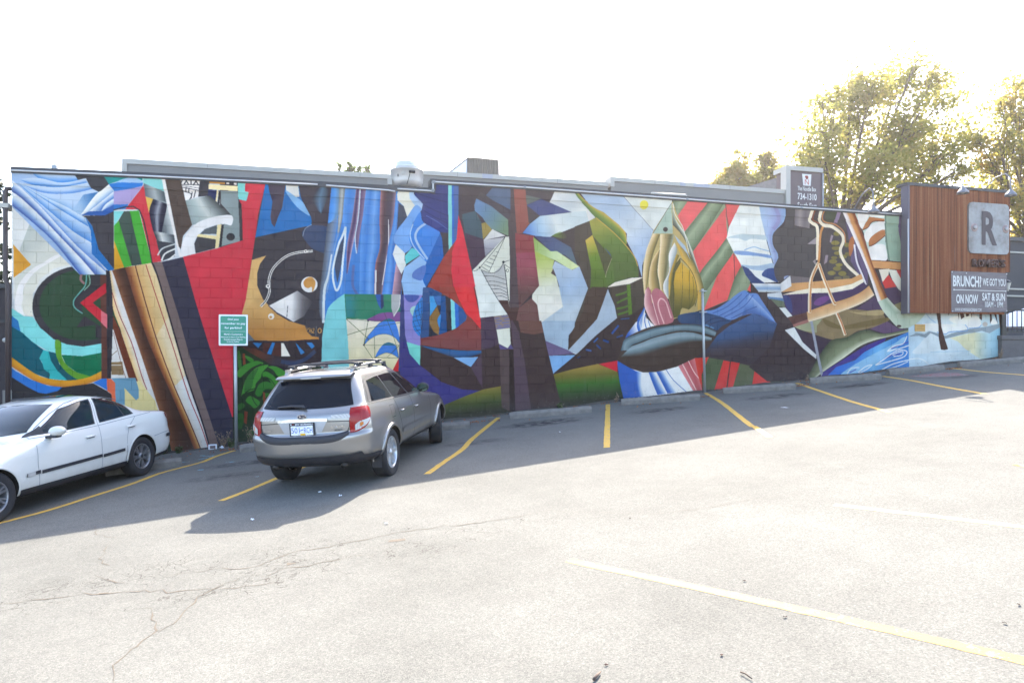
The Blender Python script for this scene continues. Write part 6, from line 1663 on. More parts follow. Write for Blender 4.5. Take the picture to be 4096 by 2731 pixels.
# plate recess, plate, frame, lettering
grid_part(curved(back, [(-.28, .735), (.28, .735)], [(-.37, .86), (.37, .86)], .004, 20, 6), 'plate_recess', mat('silver_recess', '#a4a9b2', .35, .6, .04, 3), wag, True)
grid_part(strip_on(back, [(-.37, .862), (-.2, .868), (.2, .868), (.37, .862)], .028, .014), 'chrome_strip', M_CHROME, wag, True)
def on_back(name, y0, y1, z0, z1, m, off, parent, c=.004):
    xb = float(S.rear(0, (z0+z1)/2))-off; return MB().cbox((xb-.006, y0, z0), (xb, y1, z1), c).build(name, m, parent)
M_PLATE = mat('plate_white', '#dfe3e8', .4, 0, .03, 5); M_PLBLUE = mat('plate_blue', '#3f62ae', .5, 0, .05, 5); M_STICK = mat('sticker_yellow', '#e0b02a', .5)
xb = float(S.rear(0, .77)); tilt = math.atan2(float(S.rear(0, .84))-float(S.rear(0, .70)), .14)
pe = empty('licence_plate', (float(S.rear(0, .82))-.012, 0, .737)); pe.parent = wag; pe.rotation_euler = (0, 0, rad(-90))
MB().cbox((-.17, -.006, -.005), (.17, .006, .178), .003).build('plate_frame', M_TRIM, pe)
MB().box((-.148, -.0085, .022), (.148, -.005, .142)).build('plate_face', M_PLATE, pe)
for txt, x0, x1, z0, z1, m, bd, d_ in (('501', -.142, -.03, .05, .12, M_PLBLUE, 0.0, .010), ('RCH', .03, .142, .05, .12, M_PLBLUE, 0.0, .010), ('I', -.148, -.138, .152, .170, M_PLATE, .03, .0085), ('MY SUBARU', -.085, .148, .152, .170, M_PLATE, .03, .0085), ('Beautiful', -.07, .07, .132, .145, M_PLBLUE, 0, .010), ('28', -.05, -.035, .026, .038, M_TRIM, 0, .010), ('SPECIALTY SUBARU', -.12, .12, .004, .016, M_PLATE, .0, .0085)):
    obj('lettering', text_mesh(txt, x0, x1, z0, z1, d_, bd), m, pe)
MB().box((-.025, -.0105, .022), (.045, -.009, .046)).build('sticker', M_STICK, pe)
MB().prism([(-.115, .156), (-.100, .168), (-.108, .172), (-.115, .168), (-.122, .172), (-.130, .168)], -.0095, -.0075).build('heart', M_REDLENS, pe)
MB().prism([(-.03, .075), (.025, .09), (.02, .10), (-.02, .088)], -.0105, -.009).build('flag_mark', M_PLBLUE, pe)
# emblem and badges: lettering lies on the tailgate
def badge(txt, y0, y1, z0, z1, m, bd=.02):
    y0, y1, z0, z1 = y0*ys, y1*ys, zm(z0), zm(z1); e = empty('badge', (float(S.rear((y0+y1)/2, (z0+z1)/2))-.006, 0, 0)); e.parent = wag; e.rotation_euler = (0, 0, rad(-90)); e.name = 'badge'
    yaw = math.atan2(float(S.rear(y1, z0))-float(S.rear(y0, z0)), y1-y0)
    me = text_mesh(txt, -(y1), -(y0), z0, z1, .006, bd)
    n = len(me.vertices); a = np.zeros(n*3); me.vertices.foreach_get('co', a); a = a.reshape(n, 3)
    a[:, 1] = [float(S.rear(-x, z))-float(S.rear((y0+y1)/2, (z0+z1)/2)) for x, z in zip(a[:, 0], a[:, 2])]
    me.vertices.foreach_set('co', a.ravel()); me.update(); obj('lettering', me, m, e)
badge('OUTBACK', -.60, -.42, .775, .797, M_CHROME); badge('SPECIALTY', -.575, -.465, .735, .757, M_TRIM); badge('SUBARU', .48, .62, .755, .773, M_CHROME)
em = empty('oval_emblem', (float(S.rear(0, .985))-.006, 0, .985)); em.parent = wag; em.rotation_euler = (0, 0, rad(-90))
ov = lambda a, b: [(a*math.cos(t), b*math.sin(t)) for t in np.linspace(0, 2*math.pi, 28, endpoint=False)]
MB().prism(ov(.062, .034), -.008, .004).build('ring', M_CHROME, em); MB().prism(ov(.055, .028), -.0095, -.007).build('field', mat('emblem_blue', '#1c2440', .3), em)
def star(cx, cz, r): return [(cx+r*(1 if i % 2 == 0 else .32)*math.cos(math.pi*i/4+math.pi/2), cz+r*(1 if i % 2 == 0 else .32)*math.sin(math.pi*i/4+math.pi/2)) for i in range(8)]
for cx, cz, r in ((-.022, .004, .020), (.012, .010, .009), (.030, .006, .009), (.006, -.008, .009), (.022, -.012, .009), (.040, -.006, .008)): MB().prism(star(cx, cz, r), -.011, -.009).build('star', M_CHROME, em)
# lamps
def corner(y, z, o):                          # point on the rear corner, y signed, wrapping round to the side by arc
    return back(y, z, o)
for sn in (-1, 1):
    def wrap(u, z, o, sn=sn):                 # u: 0 on the tailgate edge .. 1 on the flank
        z = zm(z)
        if u < .5: yy = (.60+.135*(u/.5)); x, y = float(S.rear(yy, z)), yy
        else: x = float(S.rear(.735, z))+(u-.5)/.5*.15; y = float(S.side(x, z))
        nx, ny = (-.75, .66) if u < .5 else (-.25, .97)
        return (x+nx*o, (y+ny*o)*sn, z)
    tl_ = empty('tail_light', (0, 0, 0)); tl_.parent = wag
    def lp(low, high, m, nm, o): mb = MB(); mb.grid(curved(lambda u, z, o_: wrap(u, z, o_), low, high, o, 26, 14), 0, True, sn < 0); return mb.build(nm, m, tl_)
    lp([(.0, .705), (.3, .712), (.6, .75), (.85, .82), (1.0, .90)], [(.0, .985), (.3, .99), (.6, .99), (.85, .975), (1.0, .945)], M_REDLENS, 'red_lens', .006)
    lp([(.22, .725), (.4, .738), (.62, .772), (.86, .835)], [(.22, .79), (.4, .82), (.62, .835), (.86, .85)], M_CLEARLENS, 'clear_lens', .010)
    lp([(.42, .765), (.55, .785)], [(.42, .81), (.55, .815)], M_AMBER, 'amber_lens', .012)
    grid_part(curved(back, [(sn*.43, .875), (sn*.68, .875)], [(sn*.42, .912), (sn*.665, .915)], .006, 10, 4), 'reflector', M_CLEARLENS, wag, sn > 0)
mb = MB(); wy = lambda y, z, o: back(y, z, o); mb.tube([wy(-.02, .99, .03), wy(.02, 1.015, .03), wy(.2, 1.03, .028), wy(.42, 1.028, .02)], [.018, .022, .018, .01], 8); mb.build('rear_wiper', M_TRIM, wag)
for y_ in (-.47, .47): MB().tube([(-.70, y_, .335), (-.86, y_, .332)], .038, 14).build('exhaust_tip', mat('exhaust_steel', '#3f3b38', .5, .6) if 'exhaust_steel' not in bpy.data.materials else bpy.data.materials['exhaust_steel'], wag)
grid_part(strip_on(right, [(.06, .76), (.22, .76), (.23, .90), (.07, .905), (.06, .76)], .006, .003), 'fuel_flap_seam', M_SEAM, wag)
grid_part(curved(fwd, [(-.62, 1.02), (0, .995), (.62, 1.02)], [(-.52, 1.40), (0, 1.42), (.52, 1.40)], .004, 24, 12), 'windscreen', M_GLASS, wag, False)
for x_, sg, st in ((0, -1, 0), (0, 1, 0), (2.67, -1, rad(18)), (2.67, 1, rad(18))): wheel(wag, (x_, .735*sg, .335), sg, .335, .222, .215, M_RIM, 7, st)
front_end(wag, .60, .70)
# ---- white saloon
LV = [(.20, -.88, 3.22, .70), (.23, -.97, 3.36, .80), (.30, -1.04, 3.46, .86), (.45, -1.10, 3.53, .893), (.60, -1.105, 3.53, .902), (.67, -1.085, 3.50, .902), (.72, -1.07, 3.45, .902), (.82, -1.07, 3.15, .892), (.90, -1.065, 2.70, .878), (.955, -1.03, 2.32, .862), (.99, -.90, 2.16, .846), (1.015, -.68, 2.08, .835), (1.05, -.46, 2.0, .818), (1.12, -.26, 1.87, .792), (1.22, -.02, 1.67, .755), (1.31, .22, 1.47, .712), (1.37, .42, 1.30, .664), (1.405, .60, 1.12, .59), (1.425, .74, .98, .45), (1.435, .84, .90, .2)]
ZM = lambda z: z
ys = 1.0
S = Shell(LV, (0, 2.715), .33, [(.2, .5), (.6, .55), (.95, .5), (1.0, .55), (1.1, .5), (1.3, .4), (1.435, .3)], [(.2, .85), (.7, .95), (.95, 1.1), (1.05, .6), (1.3, .5), (1.435, .3)], .016, .06)
lf, lr = gp(12, 2080), gp(562, 1901)
hv = np.array(lf)-np.array(lr); hv = hv/np.linalg.norm(hv); sn_ = np.array([-hv[1], hv[0], 0]); sn_ /= np.linalg.norm(sn_)
rearc = np.array(lr)-sn_*.80; rearc[2] = gz(rearc[0], rearc[1])
sed = car_frame(rearc, hv, 'white four door saloon car cut off by the frame', 'car', 'saloon_car')
vs, fs = S.mesh(); bme = MB().add(vs, fs, 0, True).mesh('body')
bme = carve(bme, [cyl(cx, y0, y1, .352, .32) for cx in (0, 2.715) for y0, y1 in ((.56, 1.2), (-1.2, -.56))], [M_WHITECAR, M_WELL])
obj('body', bme, None, sed)
for p in bme.polygons:
    c_ = p.center
    for cx in (0, 2.715):
        if math.hypot(c_.x-cx, c_.z-.32) < .353 and abs(c_.y) < S.side(c_.x, c_.z)-.004: p.material_index = 1; p.use_smooth = False
    if p.normal.z < -.6 and c_.z < .45: p.material_index = 1
for fn, fl, sn in ((right, False, -1), (left, True, 1)):
    low = [(.08, 1.04), (.5, 1.015), (1.0, .995), (1.5, .985), (1.92, .985)]; high = [(.22, 1.235), (.45, 1.335), (.75, 1.355), (1.05, 1.335), (1.35, 1.265)]
    def pane(x0, x1, X0, X1, o=.006, m=M_GLASS2, nm='side_window', e=0.0):
        lo = [(x, float(np.interp(x, [q[0] for q in low], [q[1] for q in low]))-e) for x in np.linspace(x0, x1, 8)]; hi = [(x, float(np.interp(x, [q[0] for q in high], [q[1] for q in high]))+e) for x in np.linspace(X0, X1, 8)]
        return grid_part(curved(fn, lo, hi, o, 18, 9), nm, m, sed, fl)
    pane(.06, .84, .20, .76, .0035, M_TRIM, 'window_surround', .012); pane(.93, 1.93, .82, 1.36, .0035, M_TRIM, 'window_surround', .012)
    pane(.10, .27, .24, .38); pane(.295, .82, .40, .74); pane(.95, 1.88, .85, 1.33)
    for pts in ([(.90, .24), (.90, .6), (.885, .98)], [(.885, .98), (.80, 1.36)], [(.06, .98), (.26, .85), (.335, .70), (.36, .55), (.37, .45)], [(2.03, .24), (2.06, .6), (2.04, .85), (1.97, .97)], [(.37, .27), (2.03, .27)], [(-.35, 1.0), (.06, .985), (.9, .955), (2.0, .945)], [(-.30, .60), (-.6, .625), (-1.0, .63)]):
        grid_part(strip_on(fn, pts, .007, .0025), 'door_seam', M_SEAMW, sed, fl)
    for x_, z_ in ((.22, .845), (1.10, .82)):
        y_ = float(S.side(x_, z_))*sn; grid_part(curved(fn, [(x_-.11, z_-.03), (x_+.11, z_-.035)], [(x_-.11, z_+.03), (x_+.11, z_+.025)], .004, 8, 4), 'handle_cup', M_WHITECAR, sed, fl)
        MB().tube([(x_-.09, y_, z_), (x_-.06, y_+.026*sn, z_+.005), (x_+.06, y_+.026*sn, z_+.003), (x_+.09, y_, z_)], .014, 8).build('door_handle', M_WHITECAR, sed)
        grid_part(curved(fn, [(x_-.08, z_-.024), (x_+.08, z_-.026)], [(x_-.08, z_-.012), (x_+.08, z_-.014)], .0055, 6, 3), 'handle_shadow_gap', M_SEAMW, sed, fl)
    for x0, x1 in ((.42, .89), (.91, 2.015), (2.035, 2.25)):
        grid_part(curved(fn, [(x0, .480), (x1, .470)], [(x0, .527), (x1, .517)], .014, 16, 4), 'side_moulding', M_TRIM, sed, fl)
    grid_part(curved(fn, [(2.12, .472), (2.24, .47)], [(2.12, .528), (2.24, .52)], .0165, 6, 3), 'side_marker', M_CLEARLENS, sed, fl)
    grid_part(curved(fn, [(.36, .20), (1.2, .20), (2.34, .205)], [(.37, .315), (1.2, .32), (2.35, .325)], .012, 24, 4), 'sill_cladding', M_TRIM, sed, fl)
    grid_part(curved(fn, [(-.98, .24), (-.6, .22), (-.36, .205)], [(-1.0, .32), (-.6, .30), (-.36, .285)], .008, 12, 4), 'rear_cladding', M_TRIM, sed, fl)
    grid_part(curved(fn, [(-1.02, .535), (-.8, .535), (-.62, .54)], [(-1.02, .59), (-.8, .592), (-.64, .595)], .012, 12, 4), 'bumper_strip', M_TRIM, sed, fl)
    for cx in (0, 2.715):
        P = [[fn(cx+math.cos(a)*r_, .32+math.sin(a)*r_, o_) for r_, o_ in ((.349, .0), (.354, .008), (.372, .006), (.38, .0005))] for a in np.linspace(rad(-5), rad(185), 30)]
        grid_part(P, 'wheel_arch_lip', M_WHITECAR, sed, not fl)
    # tail lamp wrapping the corner
    P = []
    for x in np.linspace(-1.0, -.70, 14):
        lo, hi = .66+max(0, (x+.90))*1.1, .945-.02*(x+.98); P.append([fn(x, z, .006) for z in np.linspace(lo, hi, 10)])
    grid_part(P, 'tail_light', M_REDLENS, sed, fl)
    P = [[fn(x, z, .0065) for z in np.linspace(.645, .70, 4)] for x in np.linspace(-.985, -.88, 6)]; grid_part(P, 'tail_light_base', M_TRIM, sed, fl)
    mr = empty('door_mirror', (1.80, .90*sn, 1.0)); mr.parent = sed
    bmx = bmesh.new(); bmesh.ops.create_uvsphere(bmx, u_segments=20, v_segments=14, radius=1)
    for v in bmx.verts: v.co = Vector((max(v.co.x, -.35)*.085, (v.co.y*.125+.10)*sn, v.co.z*.075+(.012 if v.co.z < 0 else 0)))
    bmx.verts.index_update(); mb = MB(); mb.add([v.co for v in bmx.verts], [[v.index for v in q.verts] for q in bmx.faces], 0, True); bmx.free(); mb.build('housing', M_WHITECAR, mr)
    MB().cbox((-.05, min(-.06*sn, .12*sn), -.085), (.05, max(-.06*sn, .12*sn), -.045), .015).build('mount', M_TRIM, mr)
    grid_part(curved(fn, [(1.78, .985), (2.02, .965)], [(1.74, 1.09), (1.80, 1.06)], .010, 8, 5), 'mirror_sail', M_TRIM, sed, fl)
grid_part(curved(fwd, [(-.62, 1.02), (0, .985), (.62, 1.02)], [(-.50, 1.345), (0, 1.365), (.50, 1.345)], .005, 26, 14), 'windscreen', M_GLASS2, sed, False)
grid_part(curved(back, [(-.60, 1.06), (0, 1.045), (.60, 1.06)], [(-.46, 1.34), (0, 1.36), (.46, 1.34)], .005, 26, 14), 'rear_window', M_GLASS, sed, True)
roofz = lambda x, y: 1.437-.05*(abs(y)/.6)**2.2-.06*max(0, (x-.95))**1.3-.05*max(0, .7-x)**1.3
mb = MB(); mb.grid([[(x, y, roofz(x, y)+.004) for y in np.linspace(-.34, .34, 9)] for x in np.linspace(.68, 1.0, 8)], 0, True, False); mb.build('sunroof', M_GLASS, sed)
MB().cbox((1.06, -.36, 1.425), (1.11, .36, 1.452), .008).build('wind_deflector', M_TRIM, sed)
for sn in (-1, 1):                              # roof ditch trims
    MB().tube([(.25, .665*sn, 1.295), (.6, .63*sn, 1.375), (.95, .62*sn, 1.385), (1.25, .645*sn, 1.345), (1.6, .70*sn, 1.225), (1.95, .775*sn, 1.07)], .006, 5).build('roof_trim', M_SEAMW, sed)
for x_, sg in ((0, -1), (0, 1), (2.715, -1), (2.715, 1)): wheel(sed, (x_, .775*sg, .32), sg, .32, .205, .205, M_RIM2, 7, 0, True)
front_end(sed, .60, .71)
# ------------------------------------------------------------------ trees and plants
def leaf_mat(name, cols, trans=.5):
    k = NT(name); p = k.pos(); n = k.noise(p, 1.1, 3); n2 = k.noise(p, 14, 2)
    c = k.ramp(k.math('ADD', k.math('MULTIPLY', n, .65), k.math('MULTIPLY', n2, .35)), [(.30+.4*i/(len(cols)-1), q) for i, q in enumerate(cols)])
    k.set(k.b, 'Base Color', c); k.b.inputs['Roughness'].default_value = .6; k.b.inputs['Specular IOR Level'].default_value = .25
    t = k.n('BsdfTranslucent', {'Color': c}); m = k.n('MixShader', {0: trans}); k.t.links.new(k.b.outputs[0], m.inputs[1]); k.t.links.new(t.outputs[0], m.inputs[2]); k.t.links.new(m.outputs[0], k.out.inputs[0]); return k.m
M_BARK = mat('tree_bark', '#5a4c42', .9, 0, .3, 6, .6, 20)
M_MAPLE = leaf_mat('maple_leaves', [(.13, .16, .035), (.24, .25, .05), (.34, .30, .07), (.38, .24, .08)], .68)
M_MAPLE2 = leaf_mat('maple_leaves_turning', [(.14, .16, .035), (.25, .25, .05), (.36, .28, .06), (.40, .22, .06)], .68)
M_GREENLEAF = leaf_mat('green_leaves', [(.07, .11, .03), (.12, .18, .04), (.16, .21, .06)], .55)
def leaves_mesh(pts, size, rng, flat=.5):
    n = len(pts); V = np.zeros((n*4, 3)); d = rng.normal(size=(n, 3)); d[:, 2] *= flat; d /= np.linalg.norm(d, axis=1)[:, None]
    up_ = rng.normal(size=(n, 3)); e = np.cross(d, up_); e /= np.linalg.norm(e, axis=1)[:, None]; s = size*rng.uniform(.6, 1.3, n)[:, None]; nn = np.cross(d, e)
    P = np.array(pts); V[0::4] = P-d*s*.5; V[1::4] = P+e*s*.42+nn*s*.1; V[2::4] = P+d*s*.55; V[3::4] = P-e*s*.42+nn*s*.1
    me = bpy.data.meshes.new('crown'); me.from_pydata(V.tolist(), [], [(4*i, 4*i+1, 4*i+2, 4*i+3) for i in range(n)]); me.update(); return me
def broadleaf(base, blobs, trunk_h, n, size, leafm, label, cat, seed, name='street_tree', group=None, r0=.22, stems=3, fill=.5):
    rng = np.random.default_rng(seed); base = np.array(base, float); t = empty(name, tuple(base)); tag(t, label, cat, group)
    mb = MB(); tips = []; top = np.array([0, 0, trunk_h])
    mb.tube([(0, 0, -.3), tuple(top*.5+rng.normal(0, .1, 3)), tuple(top)], [r0, r0*.85, r0*.7], 9)
    wv = np.array([b[3]**2 for b in blobs]); wv = wv/wv.sum(); pts = []
    for b in blobs:                                # limbs reach into each foliage mass
        c = np.array(b[:3])-base; R = b[3]
        mid = top+(c-top)*.5+rng.normal(0, R*.12, 3); mid[2] = max(mid[2], trunk_h)
        mb.tube([tuple(top-[0, 0, .3]), tuple(top+(mid-top)*.5+rng.normal(0, .12, 3)), tuple(mid), tuple(c)], [r0*.5, r0*.38, r0*.28, r0*.13], 6)
        k = max(5, int(5+R*3.5))
        for i in range(k):
            d = rng.normal(size=3); d /= np.linalg.norm(d); d[2] = d[2]*.8+.15; e = c+d*R*rng.uniform(.55, 1.0); s0 = mid+(c-mid)*rng.uniform(.1, 1)
            m_ = s0+(e-s0)*.5+rng.normal(0, R*.08, 3); mb.tube([tuple(s0), tuple(m_), tuple(e)], [r0*.12, r0*.08, r0*.03], 5, 0, False)
            m = int(n*b[3]**2/sum(q[3]**2 for q in blobs)/k)
            sub = 4
            for j in range(sub):                   # sprays of leaves along each twig
                cc = s0+(e-s0)*rng.uniform(.35, 1.15)+rng.normal(0, R*.13, 3); pts.append(cc+rng.normal(0, 1, (max(4, m//sub), 3))*np.array([R*.26, R*.26, R*.17]))
    mb.build('trunk', M_BARK, t); P = np.concatenate(pts)
    obj('crown', leaves_mesh(P.tolist(), size, rng), leafm, t); return t
def tp(px, py, Y): return wp(px, py, Y)
def blob(px, py, rpx, Y, dy=0.0): q = wp(px, py, Y+dy); return (q[0], q[1], q[2], rpx*float((np.array(q)-EYEP)@FWD)/FPX)
YT = 13.0
b = wp(3370, 1200, YT); B = [blob(*q) for q in ((3300, 640, 110, YT, -1), (3230, 700, 90, YT, .5), (3380, 480, 120, YT, 1), (3300, 530, 100, YT, -.5), (3480, 350, 110, YT, 0), (3400, 320, 70, YT, 1), (3600, 330, 100, YT, 1), (3680, 450, 110, YT, -1), (3770, 400, 80, YT, .5), (3560, 560, 130, YT, 0), (3700, 600, 120, YT, 1), (3480, 700, 130, YT, -1), (3620, 720, 110, YT, 0), (3400, 780, 90, YT, 1), (3780, 640, 90, YT, 0), (3320, 800, 90, YT, 0), (3670, 240, 45, YT, 0), (3830, 680, 70, YT, -1), (3290, 410, 85, YT, .5), (3210, 590, 75, YT, 0), (3850, 540, 80, YT, 0), (3740, 300, 70, YT, -.5))]
broadleaf((b[0], YT, gz(b[0], YT)), B, 5.2, 20000, .19, M_MAPLE, 'tall spreading maple behind the wall, between the sign tower and rusty panel', 'tree', 3, r0=.26)
b = wp(4120, 1200, 12); B = [blob(*q) for q in ((4050, 420, 90, 12, 0), (4120, 340, 110, 12, 1), (3990, 540, 80, 12, -.5), (4080, 600, 120, 12, 0), (4010, 720, 80, 12, 1), (4180, 520, 130, 12, 0), (4090, 800, 110, 12, -1), (4180, 760, 130, 12, 1), (3950, 650, 60, 12, 0), (4060, 950, 80, 12, .5), (3920, 760, 60, 12, 0), (3920, 570, 65, 12, 0), (3900, 860, 70, 12, .5), (4000, 400, 70, 12, 0), (4230, 900, 120, 12, 0))]
broadleaf((b[0], 12, gz(b[0], 12)), B, 5.0, 12500, .19, M_MAPLE2, 'turning maple at the frame edge behind the rusty panel', 'tree', 8, r0=.24)
b = wp(3080, 1200, 20); B = [blob(*q) for q in ((3085, 665, 60, 20, 0), (3060, 700, 60, 20, 1), (3120, 700, 50, 20, 0), (3075, 620, 35, 20, 0), (3030, 745, 60, 20, 0), (3130, 760, 60, 20, 0))]
broadleaf((b[0], 20, gz(b[0], 20)), B, 5.0, 6000, .22, M_MAPLE2, 'yellow green tree top beside the sign tower', 'tree', 11)
b = wp(2930, 1200, 21); B = [blob(*q) for q in ((2950, 680, 55, 21, 0), (2900, 715, 55, 21, 1), (2860, 740, 40, 21, 0), (2965, 650, 35, 21, 0), (2980, 735, 55, 21, 0), (2910, 760, 60, 21, 0))]
broadleaf((b[0], 21, gz(b[0], 21)), B, 5.0, 5200, .22, M_MAPLE2, 'small yellow green tree top left of the sloping screen', 'tree', 14)
b = wp(1420, 1200, 26); B = [blob(*q) for q in ((1355, 680, 12, 26, 0), (1356, 660, 7, 26, 0), (1400, 670, 18, 26, 0), (1398, 655, 8, 26, 0), (1430, 682, 16, 26, 0), (1470, 678, 14, 26, 0), (1476, 668, 8, 26, 0), (1410, 720, 50, 26, 0))]
broadleaf((b[0], 26, gz(b[0], 26)), B, 5.0, 2600, .16, M_GREENLEAF, 'far green treetop peeking over the grey parapet', 'tree', 17)
# conifer at the far left
def conifer(base, h, label, seed):
    rng = np.random.default_rng(seed); t = empty('conifer_tree', tuple(base)); tag(t, label, 'tree'); mb = MB(); mb.tube([(0, 0, -.3), (0, 0, h*.5), (0, 0, h)], [.2, .13, .02], 8); P = []; br = MB()
    for i in range(70):
        z = h*rng.uniform(.12, .98); a = rng.uniform(0, 2*math.pi); L_ = (h-z)*.36+.3; pts = [(math.cos(a)*L_*u, math.sin(a)*L_*u, z-.28*L_*u**1.5+.1*u) for u in (0, .4, .75, 1)]
        br.tube(pts, [.03, .022, .012, .005], 4)
        for u in np.linspace(.15, 1, 14):
            q = np.array([math.cos(a)*L_*u, math.sin(a)*L_*u, z-.28*L_*u**1.5+.1*u]); P.append(q+rng.normal(0, 1, (12, 3))*np.array([.10, .10, .07])-np.array([0, 0, .05]))
    mb.v, n0 = mb.v, 0; o = mb.build('trunk', M_BARK, t); br.build('branches', M_BARK, t); obj('crown', leaves_mesh(np.concatenate(P).tolist(), .15, rng, .3), leaf_mat('conifer_needles', [(.012, .022, .012), (.02, .035, .018), (.03, .05, .025)], .2), t)
q = wp(-110, 1200, 4.5); conifer((q[0], 4.5, gz(q[0], 4.5)-.5), 7.4, 'dark drooping conifer beyond the wall corner', 4)
# weeds along the foot of the wall
M_WEED = leaf_mat('weed_leaves', [(.05, .08, .03), (.09, .12, .05), (.12, .13, .07)], .3); M_DRY = mat('dry_stalk', '#8a7460', .9)
def weed(px, py, h, n, label, seed, dry=False):
    rng = np.random.default_rng(seed); g_ = gp(px, py); g_[1] = min(g_[1], -.07); g_[2] = gz(g_[0], g_[1]); t = empty('weed', tuple(g_)); tag(t, label, 'weed', 'weeds along the wall foot'); mb = MB(); P = []
    for i in range(n):
        a = rng.uniform(0, 6.28); l = h*rng.uniform(.5, 1); tip = np.array([math.cos(a)*l*.45, -abs(math.sin(a))*l*.3, l]); mid = tip*.5+rng.normal(0, .015, 3); mb.tube([(0, 0, 0), tuple(mid), tuple(tip)], [.004, .003, .0015], 4)
        for u in np.linspace(.2, 1, 9): P.append(tip*u+rng.normal(0, .018, 3))
    mb.build('stalks', M_DRY, t); obj('leaves', leaves_mesh(P, .05 if not dry else .03, rng), M_WEED if not dry else M_DRY, t)
for i, a in enumerate(((895, 1787, .34, 12, 'pale dry weed by the parking sign post, leaning on navy paint', True), (925, 1790, .22, 9, 'low weed clump right at the parking sign post foot', False), (715, 1812, .14, 8, 'small fern between the white car and the painted brown stripe', False), (658, 1815, .16, 8, 'green weed close to the white car rear bumper', False), (1012, 1790, .5, 9, 'tall thin weed left of the silver car tail light', True), (2456, 1606, .24, 5, 'spindly dry weed before the painted green hill', True), (2232, 1632, .13, 9, 'leafy weed at the foot of the painted dark trunk', False), (3215, 1520, .14, 6, 'dry grass tuft between two wheel stops under the dark painted hollow', True), (4000, 1434, .3, 9, 'reddish weed where the painted wall meets the planter', True))):
    weed(a[0], a[1], a[2], a[3], a[4], i+30, a[5])
# leaf litter swept against the wall and stops
rng = np.random.default_rng(77); P = []
for _ in range(420):
    x = rng.uniform(-3, 18.4); y = -.05-abs(rng.normal(0, .16)); 
    if rng.uniform() < .35: y = -.55-abs(rng.normal(0, .4))
    P.append((x, y, gz(x, y)+.012))
for cx in (930, 1900, 2780, 3210, 3820):
    g_ = gp(cx, 1800-(cx-930)*.112); P += [(g_[0]+rng.normal(0, .2), min(-.04, g_[1]+.1+rng.normal(0, .06)), 0) for _ in range(45)]
P = [(x, y, gz(x, y)+.012) for x, y, _ in P]
tag(obj('leaf_litter', leaves_mesh(P, .045, rng, .15), mat('dry_leaves', '#8a5a3a', .9, 0, .4, 20, obj_space=False)), 'dry brown leaf litter swept along the wall foot', kind='stuff')
# ------------------------------------------------------------------ rubbish on the lot
M_PAPER = mat('white_paper', '#dcdfe2', .8, 0, .06, 9)
def scrap(px, py, s, label, seed, m=None, name='paper_scrap', hgt=.35):
    rng_ = random.Random(seed); g_ = gp(px, py); n = 5; P = [[((i/(n-1)-.5)*s*1.6, (j/(n-1)-.5)*s, .006+abs(rng_.gauss(0, s*hgt))) for j in range(n)] for i in range(n)]
    mb = MB(); mb.grid(P, 0, False, False); o = mb.build(name, m or M_PAPER, None, (g_[0], g_[1], gz(g_[0], g_[1]))); o.rotation_euler = (0, 0, rng_.uniform(0, 6)); tag(o, label, 'litter', 'litter on the lot')
scrap(1279, 1970, 0.026, 'crumpled paper scrap in the shade behind the silver car', 1); scrap(1361, 1985, 0.022, 'small paper scrap behind the silver car right rear wheel', 2); scrap(1010, 2080, 0.030, 'folded paper scrap in the shade left of the wagon shadow tip', 3); scrap(1546, 2096, 0.022, 'white paper scrap on the sunlit asphalt below the wagon', 4)
scrap(3139, 1631, 0.080, 'flat white scrap in a shaded stall right of the steel pole', 5, hgt=.04); scrap(2240, 1728, 0.025, 'tiny white scrap near the vertical yellow line', 6, hgt=.1); scrap(887, 1793, 0.080, 'crumpled clear bag against the wall by the sign post', 7)
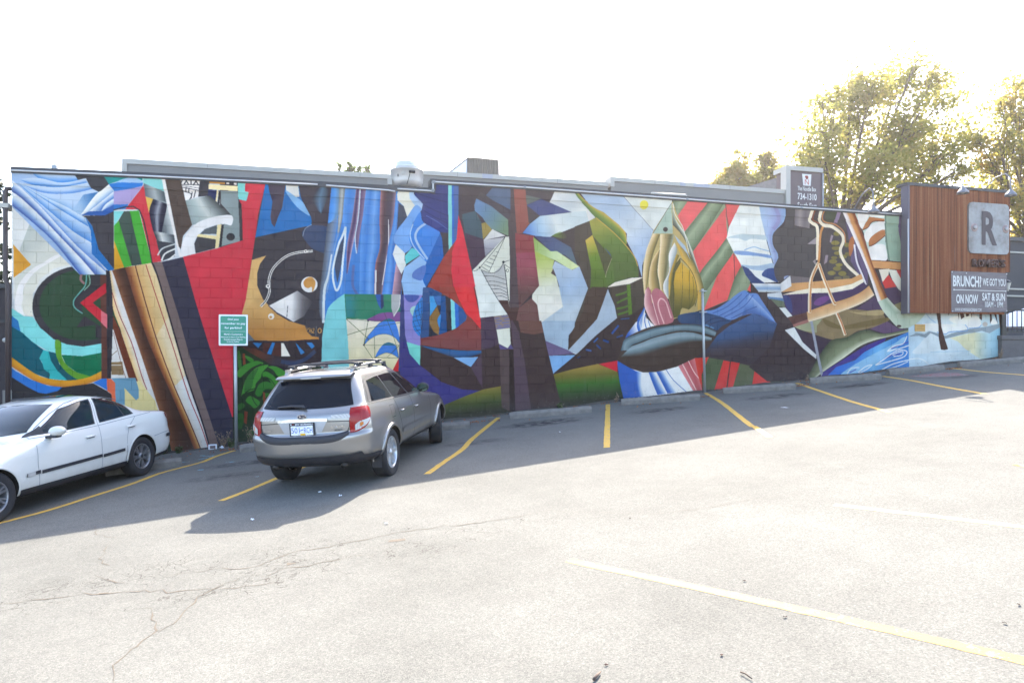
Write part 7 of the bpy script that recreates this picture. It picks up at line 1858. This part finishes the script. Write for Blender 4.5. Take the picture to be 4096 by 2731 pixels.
g_ = gp(851, 1796); cb = empty('food_carton', (g_[0], g_[1]-.02, gz(g_[0], g_[1]))); tag(cb, 'white food carton with a label lying against the wall', 'carton', 'litter on the lot'); cb.rotation_euler = (0, 0, .15)
MB().cbox((-.08, -.035, 0), (.08, .035, .10), .012).build('carton', M_PAPER, cb); MB().box((-.05, -.0375, .02), (.05, -.0355, .08)).build('printed_label', mat('carton_print', '#6a5a58', .6, 0, .5, 30), cb)
M_TWIG = mat('dead_twig', '#5b4c42', .9)
for i, (p0, p1, lb) in enumerate((((2375, 2725), (2402, 2694), 'short broken stick at the bottom of the frame'), ((2962, 2695), (3008, 2722), 'thin pale twig at the bottom right of the stick'))):
    a_, b_ = gp(*p0), gp(*p1); m_ = (a_+b_)/2; o = MB().tube([tuple(a_-m_), tuple((a_-m_)*.2+np.array([.004, .003, .003])), tuple(b_-m_)], [.009, .008, .005] if i == 0 else [.004, .004, .003], 6).build('twig', M_TWIG, None, tuple(m_+np.array([0, 0, .012]))); tag(o, lb, 'twig', 'twigs on the lot')
M_DEAD = mat('dead_leaf', '#4a3630', .9)
for i, (px, py, lb) in enumerate(((2425, 2662, 'dark curled leaf just above the broken stick'), (4075, 2420, 'dark leaf near the right frame edge above the long line'), (4018, 2495, 'dark leaf right beside the long yellow line'), (2978, 2325, 'dark fleck of leaf below the long yellow line start'), (2520, 2075, 'reddish leaf on the long crack'), (2886, 2622, 'dark leaf in the sunlit foreground right of centre'), (3140, 2470, 'tan leaf lying on the long yellow line'))):
    scrap(px, py, .014, lb, 60+i, M_DEAD, 'fallen_leaf', .25)
# ------------------------------------------------------------------ thin volume added to imitate veiling lens glare
k = NT('glare_volume'); vol = k.n('VolumePrincipled', {'Color': (1.0, .97, .92, 1), 'Density': .0007, 'Anisotropy': .78})
vol.inputs['Density Attribute'].default_value = ''; vol.inputs['Temperature Attribute'].default_value = ''; k.m.cycles.homogeneous_volume = True; k.t.nodes.remove(k.b); k.t.links.new(vol.outputs[0], k.out.inputs['Volume'])
hz = MB().box((-165, -125, -4.5), (205, 165, 24)).build('glare_haze', k.m); tag(hz, 'thin added volume imitating lens glare over the lot', kind='stuff')
